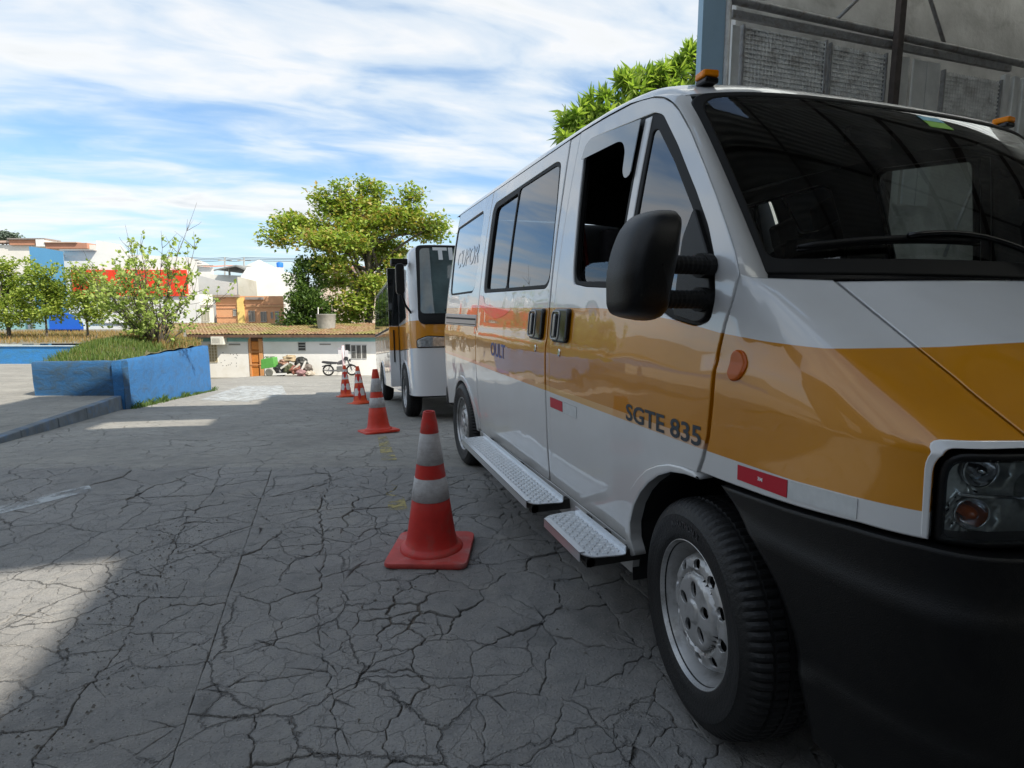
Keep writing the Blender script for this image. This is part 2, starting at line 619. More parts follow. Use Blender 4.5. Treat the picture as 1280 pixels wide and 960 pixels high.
# ---- livery, painted flat on the panels
def livery_mat():
    m, t, p = newmat('van_paint')
    c = N(t, 'ShaderNodeTexCoord')
    s = N(t, 'ShaderNodeSeparateXYZ'); L(t, c.outputs['Object'], s.inputs[0])
    Y = math_n(t, 'ADD', s.outputs[1], 2.7)
    u = math_n(t, 'DIVIDE', Y, 5.2)
    top = ramp(t, u, [(y / 5.2, z - 0.8) for y, z in ((0.5, 1.18), (0.68, 1.172), (0.76, 1.155), (0.86, 1.136), (0.95, 1.132), (1.1, 1.14), (1.26, 1.155), (1.43, 1.18), (1.7, 1.205), (1.95, 1.219), (2.4, 1.221))])
    bot = ramp(t, u, [(y / 5.2, z - 0.8) for y, z in ((0.5, 0.86), (0.67, 0.85), (0.97, 0.832), (1.27, 0.828))])
    z8 = math_n(t, 'SUBTRACT', s.outputs[2], 0.8)
    def edge(v, k=0.0012):
        return math_n(t, 'MULTIPLY_ADD', v, 1 / k, 0.5, clamp=True)
    below = edge(math_n(t, 'SUBTRACT', top, z8))
    above = edge(math_n(t, 'SUBTRACT', z8, bot))
    ys = math_n(t, 'MULTIPLY', below, above)
    white = (0.68, 0.685, 0.685)
    nz = N(t, 'ShaderNodeTexNoise', ins={'Scale': 3.0, 'Detail': 7.0, 'Roughness': 0.65})
    L(t, c.outputs['Object'], nz.inputs[0])
    wcol = ramp(t, nz.outputs[0], [(0.35, (0.64, 0.64, 0.635)), (0.65, white)])
    # dust settled towards the sills
    dn = math_n(t, 'MULTIPLY', ramp(t, s.outputs[2], [(0.3, 1.0), (0.72, 0.0)]), ramp(t, nz.outputs[0], [(0.35, 0.18), (0.68, 0.75)]))
    wcol = mixc(t, dn, wcol, (0.36, 0.34, 0.31))
    ycol = ramp(t, nz.outputs[0], [(0.3, (0.54, 0.205, 0.001)), (0.7, (0.60, 0.240, 0.0015))])
    col = mixc(t, ys, wcol, ycol)
    # thin faded edge along the foot of the band: peach on the cab door, orange red farther back
    peach = math_n(t, 'MULTIPLY', edge(math_n(t, 'SUBTRACT', 0.054, z8)), above)
    back = edge(math_n(t, 'SUBTRACT', Y, 1.28))
    peach = math_n(t, 'MULTIPLY', peach, back)
    pc = ramp(t, u, [(1.3 / 5.2, (0.72, 0.50, 0.36)), (2.0 / 5.2, (0.72, 0.42, 0.14)), (2.5 / 5.2, (0.74, 0.40, 0.08)), (3.2 / 5.2, (0.75, 0.16, 0.05)), (5.0 / 5.2, (0.72, 0.22, 0.12))])
    col = mixc(t, math_n(t, 'MULTIPLY', peach, 0.85), col, pc)
    L(t, col, p.inputs['Base Color'])
    p.inputs['Roughness'].default_value = 0.30
    p.inputs['Coat Weight'].default_value = 1.0
    p.inputs['Coat Roughness'].default_value = 0.015
    p.inputs['Coat IOR'].default_value = 1.6
    b1 = N(t, 'ShaderNodeTexNoise', ins={'Scale': 2.6, 'Detail': 2.0, 'Roughness': 0.4, 'Distortion': 0.6})
    L(t, c.outputs['Object'], b1.inputs[0])
    bp = N(t, 'ShaderNodeBump', ins={'Strength': 0.22, 'Distance': 0.03})
    L(t, b1.outputs[0], bp.inputs['Height'])
    L(t, bp.outputs[0], p.inputs['Coat Normal']); L(t, bp.outputs[0], p.inputs['Normal'])
    return m
M_VAN = livery_mat()
M_VWHITE = mat('van_white_paint', (0.66, 0.665, 0.665), 0.3, coat=1.0, var=0.05)
M_GLASS = glassmat('tinted_side_glass', (0.10, 0.115, 0.12), ior=2.3)
M_WGLASS = glassmat('windscreen_glass', (0.74, 0.80, 0.78), ior=1.5)
M_CGLASS = glassmat('clear_glass', (0.8, 0.85, 0.85), ior=1.5)
M_RED = mat('red_reflective_tape', (0.50, 0.012, 0.03), 0.35)
M_TAPE = mat('white_reflective_tape', (0.60, 0.62, 0.62), 0.35, var=0.08, scale=30)
M_AMBER = mat('amber_lens', (0.52, 0.10, 0.002), 0.22, spec=0.35)
M_LETTER = mat('dark_lettering', (0.035, 0.05, 0.065), 0.4)
M_LETTERF = mat('faded_lettering', (0.22, 0.24, 0.30), 0.4)
M_BLUEL = mat('blue_lettering', (0.05, 0.09, 0.30), 0.4)

van = empty('passenger_van', VORG, label='white passenger van with an orange yellow band, nearest vehicle, filling the right side', cat='van')
def vp(name, outline, mat_=M_VAN, side=-1, **k):
    parent = k.pop('parent', van)
    return panel(name, outline, side_fn(side), mat_, parent, VORG, **k)

G = 0.003
ARCH_O = [(1.725, 0.372), (1.728, 0.44), (1.715, 0.50), (1.675, 0.59), (1.625, 0.645), (1.57, 0.69), (1.505, 0.722), (1.44, 0.744), (1.375, 0.753), (1.316, 0.753)]
DOOR_UP = [(1.313, 0.757), (1.293, 0.80), (1.273, 0.87), (1.264, 0.97), (1.258, 1.10), (1.244, 1.18), (1.226, 1.25), (1.216, 1.31), (1.245, 1.365), (1.29, 1.43), (1.36, 1.525), (1.44, 1.625), (1.55, 1.755), (1.645, 1.85), (1.70, 1.893), (1.76, 1.928), (1.84, 1.958), (1.92, 1.976), (2.0, 1.988), (2.2, 2.003), (2.452, 2.014)]
DOOR_BK = [(2.448, 1.76), (2.440, 1.42), (2.430, 1.20), (2.430, 0.60), (2.436, 0.40), (2.425, 0.376)]
DLO = rpoly([(2.268, 1.375), (2.245, 1.322), (2.12, 1.305), (1.80, 1.288), (1.70, 1.262), (1.48, 1.185), (1.36, 1.168), (1.302, 1.185), (1.296, 1.25), (1.325, 1.36), (1.375, 1.45), (1.46, 1.56), (1.61, 1.735), (1.74, 1.868), (1.80, 1.895), (2.31, 1.95), (2.362, 1.935), (2.368, 1.895)], 0.02)
for side in (-1, 1):
    S = side_fn(side)
    # --- front door
    fd = vp('front_door', DOOR_UP + DOOR_BK + ARCH_O, side=side, holes=[DLO], sp=0.05, depth=0.03)
    MAINW = rpoly([(2.250, 1.362), (2.215, 1.332), (1.885, 1.318), (1.885, 1.885), (2.30, 1.932), (2.345, 1.915), (2.35, 1.88)], 0.03)
    VENT = rpoly([(1.795, 1.315), (1.50, 1.215), (1.37, 1.205), (1.335, 1.225), (1.332, 1.27), (1.36, 1.355), (1.47, 1.51), (1.62, 1.685), (1.765, 1.83), (1.795, 1.83)], 0.02)
    vp('window_seal', DLO, M_RUBBER, side, holes=[MAINW, VENT], sp=0.08, depth=0.02, off=-0.006, parent=fd)
    vp('vent_glass', inset(ccw(VENT), -0.004), M_GLASS, side, sp=0.08, depth=0.003, lip=0, off=-0.012, parent=fd)
    vp('window_divider', [(1.862, 1.318), (1.818, 1.316), (1.818, 1.888), (1.862, 1.893)], M_VWHITE, side, sp=0.05, depth=0.01, off=-0.002, parent=fd)
    if side == -1:
        vp('window_glass', rpoly([(2.27, 1.33), (1.87, 1.31), (1.87, 1.395), (2.16, 1.405), (2.235, 1.385)], [0, 0, 0, 0.03, 0.03]), M_CGLASS, side, sp=0.06, depth=0.004, lip=0, off=-0.03, parent=fd)
        vp('wind_deflector', rpoly([(2.36, 1.868), (2.345, 1.925), (2.30, 1.944), (1.872, 1.893), (1.872, 1.70), (1.905, 1.69), (1.935, 1.72), (1.945, 1.80), (1.975, 1.84), (2.02, 1.855)], [0.005, .02, .02, .005, .01, .02, .02, .02, .03, .02]), mat('smoky_acrylic', (0.21, 0.235, 0.25), 0.08, coat=1.0), side, sp=0.05, depth=0.004, lip=0, off=0.012, parent=fd)
    else:
        vp('window_glass', inset(ccw(MAINW), -0.004), M_CGLASS, side, sp=0.08, depth=0.003, lip=0, off=-0.014, parent=fd)
    vp('mirror_mount', rpoly([(1.445, 1.515), (1.478, 1.43), (1.47, 1.20), (1.35, 1.178), (1.31, 1.195), (1.304, 1.25), (1.335, 1.36)], 0.02), M_BLACK, side, sp=0.05, depth=0.02, off=0.01, parent=fd)
    vp('wheel_arch_lip', ARCH_O + [(1.290, 0.740), (1.36, 0.735), (1.43, 0.722), (1.50, 0.69), (1.56, 0.648), (1.61, 0.60), (1.655, 0.54), (1.69, 0.46), (1.695, 0.40), (1.668, 0.345), (1.70, 0.325)], side=side, sp=0.04, depth=0.05, off=0.010, lip=0.006, lipd=0.005, parent=fd)
    # --- sliding door and rear quarter
    sdo = vp('sliding_door', [(2.492, 0.40), (2.496, 0.376), (2.56, 0.372), (3.796, 0.350), (3.802, 0.9), (3.806, 1.30), (3.826, 1.62), (3.86, 2.018), (2.575, 2.015), (2.545, 1.76), (2.516, 1.44), (2.496, 1.20), (2.488, 0.80)],
             side=side, holes=[rpoly([(2.530, 1.34), (2.575, 1.312), (3.70, 1.320), (3.722, 1.36), (3.80, 1.875), (3.765, 1.925), (2.70, 1.945), (2.635, 1.92), (2.580, 1.70), (2.535, 1.44)], 0.035)], sp=0.055, depth=0.03)
    BW = rpoly([(2.530, 1.34), (2.575, 1.312), (3.70, 1.320), (3.722, 1.36), (3.80, 1.875), (3.765, 1.925), (2.70, 1.945), (2.635, 1.92), (2.580, 1.70), (2.535, 1.44)], 0.035)
    vp('window_seal', BW, M_RUBBER, side, sp=0.08, depth=0.02, off=-0.004, parent=sdo,
       holes=[rpoly([(2.552, 1.36), (2.59, 1.333), (3.205, 1.338), (3.262, 1.918), (2.71, 1.925), (2.66, 1.905), (2.602, 1.70), (2.556, 1.44)], 0.03),
              rpoly([(3.225, 1.338), (3.655, 1.345), (3.725, 1.868), (3.690, 1.885), (3.282, 1.900)], 0.03)])
    vp('sliding_glass', [(2.552, 1.33), (3.205, 1.334), (3.264, 1.922), (2.70, 1.932), (2.64, 1.90), (2.58, 1.60)], M_GLASS, side, sp=0.1, depth=0.004, lip=0, off=-0.010, parent=sdo)
    vp('sliding_glass', [(3.215, 1.334), (3.67, 1.34), (3.735, 1.895), (3.272, 1.91)], M_GLASS, side, sp=0.1, depth=0.004, lip=0, off=-0.018, parent=sdo)
    arc = [(4.26 - 0.40 * cos(a), 0.30 + 0.385 * sin(a)) for a in [radians(q) for q in range(8, 173, 11)]]
    RQ = [(3.810, 0.350)] + arc + [(4.98, 0.36), (5.0, 0.7), (4.985, 1.2), (4.99, 1.6), (5.03, 1.95), (5.035, 2.018), (3.87, 2.018), (3.836, 1.62), (3.816, 1.30), (3.812, 0.9)]
    RWH = rpoly([(4.03, 1.33), (4.76, 1.325), (4.80, 1.36), (4.905, 1.86), (4.88, 1.905), (4.08, 1.925), (4.035, 1.88), (3.955, 1.53), (3.965, 1.38)], 0.035)
    rq = vp('rear_quarter_panel', RQ, side=side, holes=[RWH], sp=0.06, depth=0.03)
    vp('window_seal', RWH, M_RUBBER, side, sp=0.09, depth=0.02, off=-0.004, parent=rq, holes=[inset(ccw(RWH), 0.016)])
    vp('window_glass', inset(ccw(RWH), 0.012), mat('grey_film_glass', (0.17, 0.22, 0.27), 0.06, coat=1.0), side, sp=0.1, depth=0.004, lip=0, off=-0.009, parent=rq)
    rails = vp('door_rail', [(3.835, 1.090), (4.95, 1.078), (4.95, 1.172), (3.835, 1.172)], mat('rail_grey', (0.42, 0.43, 0.44), 0.35, 0.3), side, sp=0.1, depth=0.01, off=0.004, parent=rq)
    vp('rail_slot', [(3.84, 1.133), (4.945, 1.128), (4.945, 1.146), (3.84, 1.148)], M_RUBBER, side, sp=0.2, depth=0.01, off=0.006, parent=rails)
    vp('rail_slot', [(3.84, 1.100), (4.945, 1.090), (4.945, 1.097), (3.84, 1.108)], M_RUBBER, side, sp=0.2, depth=0.01, off=0.006, parent=rails)
    lip_o = [(4.26 - 0.41 * cos(a), 0.30 + 0.395 * sin(a)) for a in [radians(q) for q in range(5, 176, 10)]]
    lip_i = [(4.26 - 0.365 * cos(a), 0.30 + 0.355 * sin(a)) for a in [radians(q) for q in range(175, 4, -10)]]
    vp('wheel_arch_lip', lip_o + lip_i, side=side, sp=0.06, depth=0.05, off=0.009, lip=0.006, lipd=0.005, parent=rq)
    vp('door_pillar', [(2.438, 0.372), (2.484, 0.372), (2.481, 0.80), (2.488, 1.20), (2.508, 1.44), (2.537, 1.76), (2.568, 2.014), (2.460, 2.014), (2.455, 1.76), (2.447, 1.42), (2.437, 1.20), (2.437, 0.60)], side=side, sp=0.08, esp=0.06, depth=0.03, off=-0.003)
    vp('sill', [(1.70, 0.322), (1.735, 0.365), (2.40, 0.369), (3.845, 0.343), (3.86, 0.25), (1.72, 0.25)], side=side, sp=0.07, depth=0.03, off=-0.002)
    # --- handles and locks
    for (y0, y1, host) in ((2.225, 2.395, fd), (2.525, 2.70, sdo)):
        if side == 1 and host is sdo: continue
        hs_ = vp('door_handle', rpoly([(y0, 1.068), (y1, 1.068), (y1, 1.218), (y0, 1.218)], 0.025), M_BLACKGLOSS, side, sp=0.05, depth=0.03, off=0.022, lip=0.010, lipd=0.010, parent=host)
        vp('handle_rim', rpoly([(y0 + 0.075, 1.078), (y1 - 0.004, 1.078), (y1 - 0.004, 1.208), (y0 + 0.075, 1.208)], 0.02), mat('dull_metal', (0.30, 0.30, 0.31), 0.3, 0.8), side, sp=0.05, depth=0.012, off=0.027, lip=0.003, parent=hs_,
           holes=[rpoly([(y0 + 0.085, 1.088), (y1 - 0.010, 1.084), (y1 - 0.010, 1.202), (y0 + 0.081, 1.202)], 0.018)])
        vp('handle_paddle', rpoly([(y0 + 0.105, 1.092), (y0 + 0.128, 1.092), (y0 + 0.128, 1.194), (y0 + 0.105, 1.194)], 0.01), mat('dull_metal', (0.30, 0.30, 0.31), 0.3, 0.8), side, sp=0.05, depth=0.012, off=0.034, lip=0.004, parent=hs_)
        c0 = (y0 + y1) / 2 - 0.0
        vp('key_lock', [(c0 + 0.012 * cos(k * pi / 6), 1.022 + 0.018 * sin(k * pi / 6)) for k in range(12)], M_CHROME, side, sp=0.03, depth=0.01, off=0.006, parent=host)
    # --- front wing with the cut for the headlamp
    FEN = [(0.9985, 0.760), (noseu(1.19, 0.762), 0.762), (noseu(1.05, 0.768), 0.768), (noseu(0.95, 0.775), 0.775), (noseu(0.81, 0.790), 0.790), (0.721, 0.797)] + \
          rpoly([(0.721, 0.797), (0.711, 0.970), (0.525, 0.974)], [0, 0.05, 0])[1:-1] + [(0.525, 0.974), (0.524, 1.05), (0.523, 1.15), (0.522, 1.25), (0.522, 1.290), (0.70, 1.298), (0.85, 1.303), (0.9985, 1.307)]
    fw = panel('front_wing', FEN, lambda a, b, d, s=side: nose(a, b, d, s), M_VAN, van, VORG, sp=0.03, esp=0.012, spb=0.03, depth=0.03)
    # amber repeater
    rep = vp('side_repeater', rpoly([(1.198, 1.112), (1.160, 1.116), (1.136, 1.080), (1.152, 1.040), (1.184, 1.032), (1.199, 1.05)], 0.03, n=6), M_AMBER, side, sp=0.01, depth=0.012, off=0.010, lip=0.006, lipd=0.007, parent=fw)
    # tapes
    vp('reflective_tape', [(1.145, 0.783), (0.985, 0.786), (0.985, 0.828), (1.145, 0.822)], M_RED, side, sp=0.03, depth=0.001, lip=0, off=0.0016, parent=fw)
    vp('reflective_tape', [(0.982, 0.786), (0.815, 0.797), (0.815, 0.838), (0.982, 0.828)], M_TAPE, side, sp=0.03, depth=0.001, lip=0, off=0.0016, parent=fw)
    vp('reflective_tape', [(2.418, 0.758), (2.275, 0.758), (2.275, 0.805), (2.418, 0.805)], M_RED, side, sp=0.05, depth=0.001, lip=0, off=0.0016, parent=fd)
    vp('reflective_tape', [(2.268, 0.758), (2.125, 0.758), (2.125, 0.805), (2.268, 0.805)], M_TAPE, side, sp=0.05, depth=0.001, lip=0, off=0.0016, parent=fd)
    # headlamp
    nf = lambda a, b, d, s=side: nose(a, b, d, s)
    HL = rpoly([(0.715, 0.793), (0.704, 0.962), (0.43, 0.963), (0.40, 0.93), (0.40, 0.80)], [0.012, 0.05, 0.03, 0.02, 0.02])
    hl = panel('headlamp', HL, nf, M_BLACK, van, VORG, sp=0.02, spb=0.02, esp=0.01, depth=0.12, off=-0.012, lip=0.006, lipd=0.0,
               holes=[inset(ccw(HL), 0.014)])
    HI = inset(ccw(HL), 0.010)
    def refl(a, b, d, s=side):
        # bowl shaped reflectors behind the lens
        p1 = ((a - 0.605) / 0.062) ** 2 + ((b - 0.922) / 0.036) ** 2
        p2 = ((a - 0.475) / 0.07) ** 2 + ((b - 0.885) / 0.060) ** 2
        p3 = ((a - 0.625) / 0.058) ** 2 + ((b - 0.842) / 0.036) ** 2
        dd = -0.05 - 0.05 * max(0, 1 - min(p1, p2, p3))
        dd -= 0.006 * sin(a * 400) * sin(b * 260) if p3 < 1.7 and a > 0.62 else 0
        return nose(a, b, d + dd, s)
    panel('reflector', HI, refl, mat('lamp_reflector', (0.80, 0.80, 0.77), 0.20, 0.55, var=0.25, scale=40), hl, VORG, sp=0.008, spb=0.008, esp=0.008, depth=0.001, lip=0)
    panel('lamp_divider', [(0.44, 0.872), (0.672, 0.880), (0.672, 0.886), (0.44, 0.878)], nf, M_CHROME, hl, VORG, sp=0.02, spb=0.01, depth=0.03, off=-0.03, lip=0.001)
    for (uu, zz_, rr, mm) in ((0.605, 0.922, 0.012, M_CHROME), (0.475, 0.885, 0.018, M_CHROME), (0.63, 0.842, 0.012, mat('amber_bulb', (0.6, 0.10, 0.005), 0.15, coat=1.0))):
        b = MB(); c = nose(uu, zz_, -0.06, side)
        b.lathe([(0.0001, rr * 1.6), (rr * 0.6, rr * 1.35), (rr, rr * 0.6), (rr, -0.03)], 14, Matrix.Translation(c) @ (V(nose(uu, zz_, 0.1, side)) - c).to_track_quat('Z', 'Y').to_matrix().to_4x4())
        b.build('bulb', mm, hl, VORG, smooth=True)
    for (uu, zz_, rr) in ((0.605, 0.922, 0.030), (0.475, 0.885, 0.046), (0.63, 0.842, 0.028)):
        b = MB(); c = nose(uu, zz_, -0.055, side)
        b.lathe([(rr, 0.0), (rr * 1.05, 0.006), (rr * 1.12, 0.0), (rr * 0.95, -0.012), (rr * 0.55, -0.035), (rr * 0.3, -0.04)], 24, Matrix.Translation(c) @ (V(nose(uu, zz_, 0.1, side)) - c).to_track_quat('Z', 'Y').to_matrix().to_4x4())
        b.build('reflector_bowl', M_CHROME, hl, VORG, smooth=True)
    panel('lamp_lens', HI, nf, M_CGLASS, hl, VORG, sp=0.02, spb=0.02, esp=0.012, depth=0.004, off=-0.006, lip=0)
    # white lip round the lamp cut
    panel('lamp_surround', rpoly([(0.7215, 0.799), (0.730, 0.799), (0.721, 0.983), (0.42, 0.983), (0.42, 0.975), (0.7115, 0.9705)], [0, 0, 0.056, 0, 0, 0.050], n=8), nf, M_VWHITE, fw, VORG, sp=0.02, spb=0.02, esp=0.01, depth=0.004, off=0.0022, lip=0.002, lipd=0.0015)
    # inner lining and trim behind the gaps
    LIN = [(1.30, 0.80), (1.29, 1.26), (1.40, 1.47), (1.72, 1.86), (1.92, 1.95), (2.2, 2.0), (5.0, 2.01), (4.95, 1.2), (4.95, 0.70), (4.7, 0.72), (4.26, 0.76), (3.85, 0.66), (3.78, 0.36), (1.86, 0.37), (1.80, 0.6), (1.6, 0.80), (1.4, 0.86)]
    vp('inner_lining', LIN, M_DARK, side, sp=0.12, depth=0.005, off=-0.036, lip=0, holes=[inset(ccw(DLO), 0.0), BW, RWH])

# lettering on the near side
Sn = side_fn(-1)
fdoor = [o for o in van.children if o.name.startswith('front_door')][0]
sdoor = [o for o in van.children if o.name.startswith('sliding_door')][0]
rquart = [o for o in van.children if o.name.startswith('rear_quarter')][0]
fwing = [o for o in van.children if o.name.startswith('front_wing')][0]
def split_letters(s, size, y0, z0, host, bold, space, shear=0.0, zc=None, sx=1.30):
    vs, fs = text_verts(s, size, bold, space, shear)
    for nm, m_, keep in (('lettering', M_LETTER, 1),):
        m = MB(); m.add([Sn(y0 - v.x * sx, z0 + v.y, 0.0018) for v in vs], fs); m.build(nm, m_, host, VORG)
split_letters('SGTE 835', 0.080, 1.712, 0.834, fdoor, 0.0016, 1.0)
text_on('lettering', 'OULT', 0.115, lambda x, y: Sn(3.42 - x, 0.925 + y, 0.0018), M_BLUEL, sdoor, VORG, bold=0.002, space=1.0)
text_on('lettering', 'CUPOR', 0.20, lambda x, y: Sn(4.72 - x, 1.55 + y, -0.006), mat('window_lettering', (0.15, 0.21, 0.34), 0.2, coat=1.0), rquart, VORG, bold=0.002, sx=1.05)
text_on('lettering', '3M', 0.013, lambda x, y: Sn(1.075 - x, 0.802 + y, 0.0024), mat('pale_print', (0.85, 0.75, 0.75), 0.5), fwing, VORG, bold=0.0004)
m = MB()
def blob(pts): m.add([Sn(p[0], p[1], 0.0017) for p in pts], [tuple(range(len(pts)))])
# red lens shaped emblem with a swoosh that rises to the window
pts = [(3.78 - 0.10 - 0.62 * k / 12.0, 1.218) for k in range(13)] + [(3.06 + 0.62 * k / 12.0, 1.218 - 0.062 * sin(pi * (k / 12.0)) ** 0.8) for k in range(1, 12)]
blob(pts)
m.build('emblem', mat('red_emblem', (0.72, 0.075, 0.02), 0.3, coat=1.0), sdoor, VORG)
m = MB()
blob([(3.795, 1.31), (3.70, 1.30), (3.64, 1.25), (3.48, 1.228), (3.2, 1.222), (3.70, 1.221), (3.79, 1.24)])
m.build('emblem', mat('pink_emblem', (0.74, 0.28, 0.33), 0.3, coat=1.0), sdoor, VORG)

# ---- bonnet, grille, bumper
nz_ = lambda a, b, d: nose(a, b, d, -1)
HOOD = [(-0.5165, 1.286), (-0.5175, 1.20), (-0.519, 1.1), (-0.52, 0.985)] + [(-0.52 + 1.04 * k / 16.0, 0.985) for k in range(1, 16)] + [(0.52, 0.985), (0.519, 1.1), (0.5175, 1.20), (0.5165, 1.286)] + [(0.5165 - 1.033 * k / 24.0, 1.286 + 0.004 * sin(pi * k / 24)) for k in range(1, 24)]
panel('bonnet', HOOD, nz_, M_VAN, van, VORG, sp=0.03, spb=0.03, esp=0.02, depth=0.03)
gr = panel('grille', rpoly([(-0.385, 0.975), (-0.385, 0.80), (0.385, 0.80), (0.385, 0.975)], 0.02), nz_, M_BLACK, van, VORG, sp=0.05, spb=0.05, depth=0.03, off=-0.015)
for k in range(4):
    panel('grille_bar', [(-0.36, 0.822 + k * 0.036), (0.36, 0.822 + k * 0.036), (0.36, 0.834 + k * 0.036), (-0.36, 0.834 + k * 0.036)], nz_, M_BLACK, gr, VORG, sp=0.06, spb=0.02, depth=0.02, off=0.002, lip=0.002)
def bump_fn(a, b, d):
    e = 0.016 + 0.020 * sstep(b, 0.72, 0.66) if b < 0.72 else 0.016
    e += 0.012 * sstep(b, 0.44, 0.40)
    return nose(a, b, d + e, -1)
arch_b = [(1.195, 0.752), (1.15, 0.722), (1.10, 0.690), (1.05, 0.652), (1.01, 0.615), (0.975, 0.575), (0.952, 0.535), (0.930, 0.485), (0.915, 0.43), (0.90, 0.375), (0.885, 0.32), (0.87, 0.26)]
au = [(noseu(y, z), z) for y, z in arch_b]
topl = [(0.712, 0.788), (0.66, 0.783), (0.40, 0.783), (0.0, 0.783)]
BUMP = au + [(u * 0.9, 0.235) for u in (0.72, 0.5, 0.25, 0.0, -0.25, -0.5, -0.72)] + [(-u, z) for u, z in au[::-1]] + [(noseu(0.98, 0.76) * -1, 0.764), (noseu(0.82, 0.76) * -1, 0.780)] + [(-0.728, 0.788), (-0.40, 0.783), (0.40, 0.783), (0.728, 0.788)] + [(noseu(0.82, 0.76), 0.780), (noseu(0.98, 0.76), 0.764)]
bumper = panel('front_bumper', BUMP, bump_fn, mat('bumper_plastic', (0.0035, 0.0035, 0.0038), 0.42, bump=0.25, bscale=420, spec=0.3, dirt=(0.012, 0.0115, 0.010), scale=3.0), van, VORG, sp=0.035, spb=0.03, esp=0.025, depth=0.05, lip=0.008, lipd=0.006)
for s in (-1, 1):
    f = MB()
    c = nose(0.55 * (1 if s < 0 else -1), 0.40, 0.03, -1)
    f.lathe([(0.05, 0.02), (0.055, 0.022), (0.06, 0.015), (0.06, -0.03)], 20, Matrix.Translation(c) @ (V(nose(0.55 * (1 if s < 0 else -1), 0.40, 0.2, -1)) - c).to_track_quat('Z', 'Y').to_matrix().to_4x4(), cap0=True)
    f.build('fog_lamp', M_BLACKGLOSS, bumper, VORG)
panel('number_plate', rpoly([(-0.2, 0.52), (0.2, 0.52), (0.2, 0.64), (-0.2, 0.64)], 0.01), bump_fn, mat('plate_grey', (0.5, 0.5, 0.5), 0.5), bumper, VORG, sp=0.05, spb=0.05, depth=0.006, off=0.006)

# ---- windscreen, pillars, scuttle, roof
def ws(a, b, d=0.0):
    A = abs(a)
    o0, y0, z0 = 0.885 * a, 1.03 + 0.195 * A ** 2.4, 1.297 + 0.012 * A
    o1, y1, z1 = 0.832 * a, 1.590 + 0.088 * A ** 5.0, 1.935 - 0.020 * A ** 2
    k = 0.032 * 4 * b * (1 - b) * (1 - 0.75 * A ** 3)
    nrm_ = V((-0.0 + 0.30 * a * A, -0.72, 0.66)).normalized()
    p = V((XC + lerp(o0, o1, b), lerp(y0, y1, b), lerp(z0, z1, b)))
    return p + nrm_ * (k + d)
WSO = rpoly([(-1, 0.0), (1, 0.0), (1, 1), (-1, 1)], [0.01, 0.01, 0.10, 0.10], n=8)
WSI = rpoly([(-0.968, 0.065), (0.968, 0.065), (0.960, 0.962), (-0.960, 0.962)], [0.04, 0.04, 0.09, 0.09], n=8)
wsc = panel('windscreen', WSI, ws, M_WGLASS, van, VORG, sp=0.05, spb=0.05, esp=0.03, depth=0.004, lip=0)
panel('windscreen_seal', WSO, ws, M_RUBBER, wsc, VORG, sp=0.05, spb=0.05, esp=0.03, depth=0.012, off=0.004, lip=0.008, lipd=0.004, holes=[WSI])
panel('inspection_sticker', rpoly([(0.035, 0.83), (0.165, 0.83), (0.165, 0.925), (0.035, 0.925)], 0.004), ws, mat('sticker_green', (0.32, 0.60, 0.10), 0.6), wsc, VORG, sp=0.03, spb=0.03, depth=0.001, off=0.0015, lip=0)
panel('inspection_sticker', rpoly([(0.035, 0.887), (0.165, 0.887), (0.165, 0.927), (0.035, 0.927)], 0.002), ws, mat('sticker_blue', (0.34, 0.62, 0.72), 0.6), wsc, VORG, sp=0.03, spb=0.03, depth=0.001, off=0.0025, lip=0)
# scuttle
m = MB()
rows = []
for k in range(41):
    u = -1 + 2 * k / 40.0
    uu = u * 0.80
    p0 = nose(uu, 1.283, -0.004, -1); p0 = V((p0.x, p0.y + 0.004, 1.276))
    a = -(u)
    q = ws(a * 1.015, 0.0, 0.0)
    # row from the bonnet edge to the glass base
    x = q.x
    rows.append([V((x, min(p0.y, q.y - 0.02), 1.270)), V((x, lerp(p0.y, q.y, 0.25), 1.285)), V((x, lerp(p0.y, q.y, 0.6), 1.287)), q + V((0, 0.0, -0.001)), q + V((0, 0.05, -0.06))])
m.grid(rows)
sc_ = m.build('scuttle_panel', M_BLACK, van, VORG, smooth=True)
for yy in (0.30, 0.55):
    m = MB()
    for k in range(3):
        pts = []
        for j in range(9):
            a = -0.80 + 0.5 * k + 0.45 * j / 8.0
            q = ws(a, 0.0); 
            pts.append(V((q.x, q.y - 0.06 * (1 - yy), 1.291)))
        m.tube(pts, 0.0035, 5)
    m.build('scuttle_rib', M_BLACKGLOSS, sc_, VORG)
# pillars
def seamA(t):
    pts = DOOR_UP[7:17]
    ls = [0]
    for i in range(len(pts) - 1): ls.append(ls[-1] + (V(pts[i + 1]) - V(pts[i])).length)
    return cr(ls, [list(p) for p in pts], t * ls[-1])
for side in (-1, 1):
    m = MB(); rows = []
    for i in range(33):
        t = i / 32.0
        y, z = seamA(t)
        A0 = V((XC + side * (W(z)), y - 0.006, z + 0.003))
        b = min(1.0, t * 1.06)
        B0 = ws(side * 0.985, b, -0.002)
        row = [A0 + V((-side * 0.012, 0.004, -0.004)), A0]
        for k in range(1, 8):
            f = k / 8.0
            p = A0.lerp(B0, f)
            h = 4 * f * (1 - f)
            p += V((side * 0.5, -0.7, 0.25)).normalized() * 0.014 * h * (1 - 0.3 * t)
            row.append(p)
        row += [B0, B0 + V((-side * 0.012, 0.012, -0.006))]
        if i == 0: rows.append([p + V((0, -0.012, -0.045)) for p in row])
        rows.append(row)
    m.grid(rows, flip=(side == 1))
    m.build('windscreen_pillar', M_VAN, van, VORG, angle=radians(50))
ZC_Y = [1.595, 1.64, 1.70, 1.78, 1.9, 2.2, 3.0, 4.5, 4.9, 5.0, 5.06]
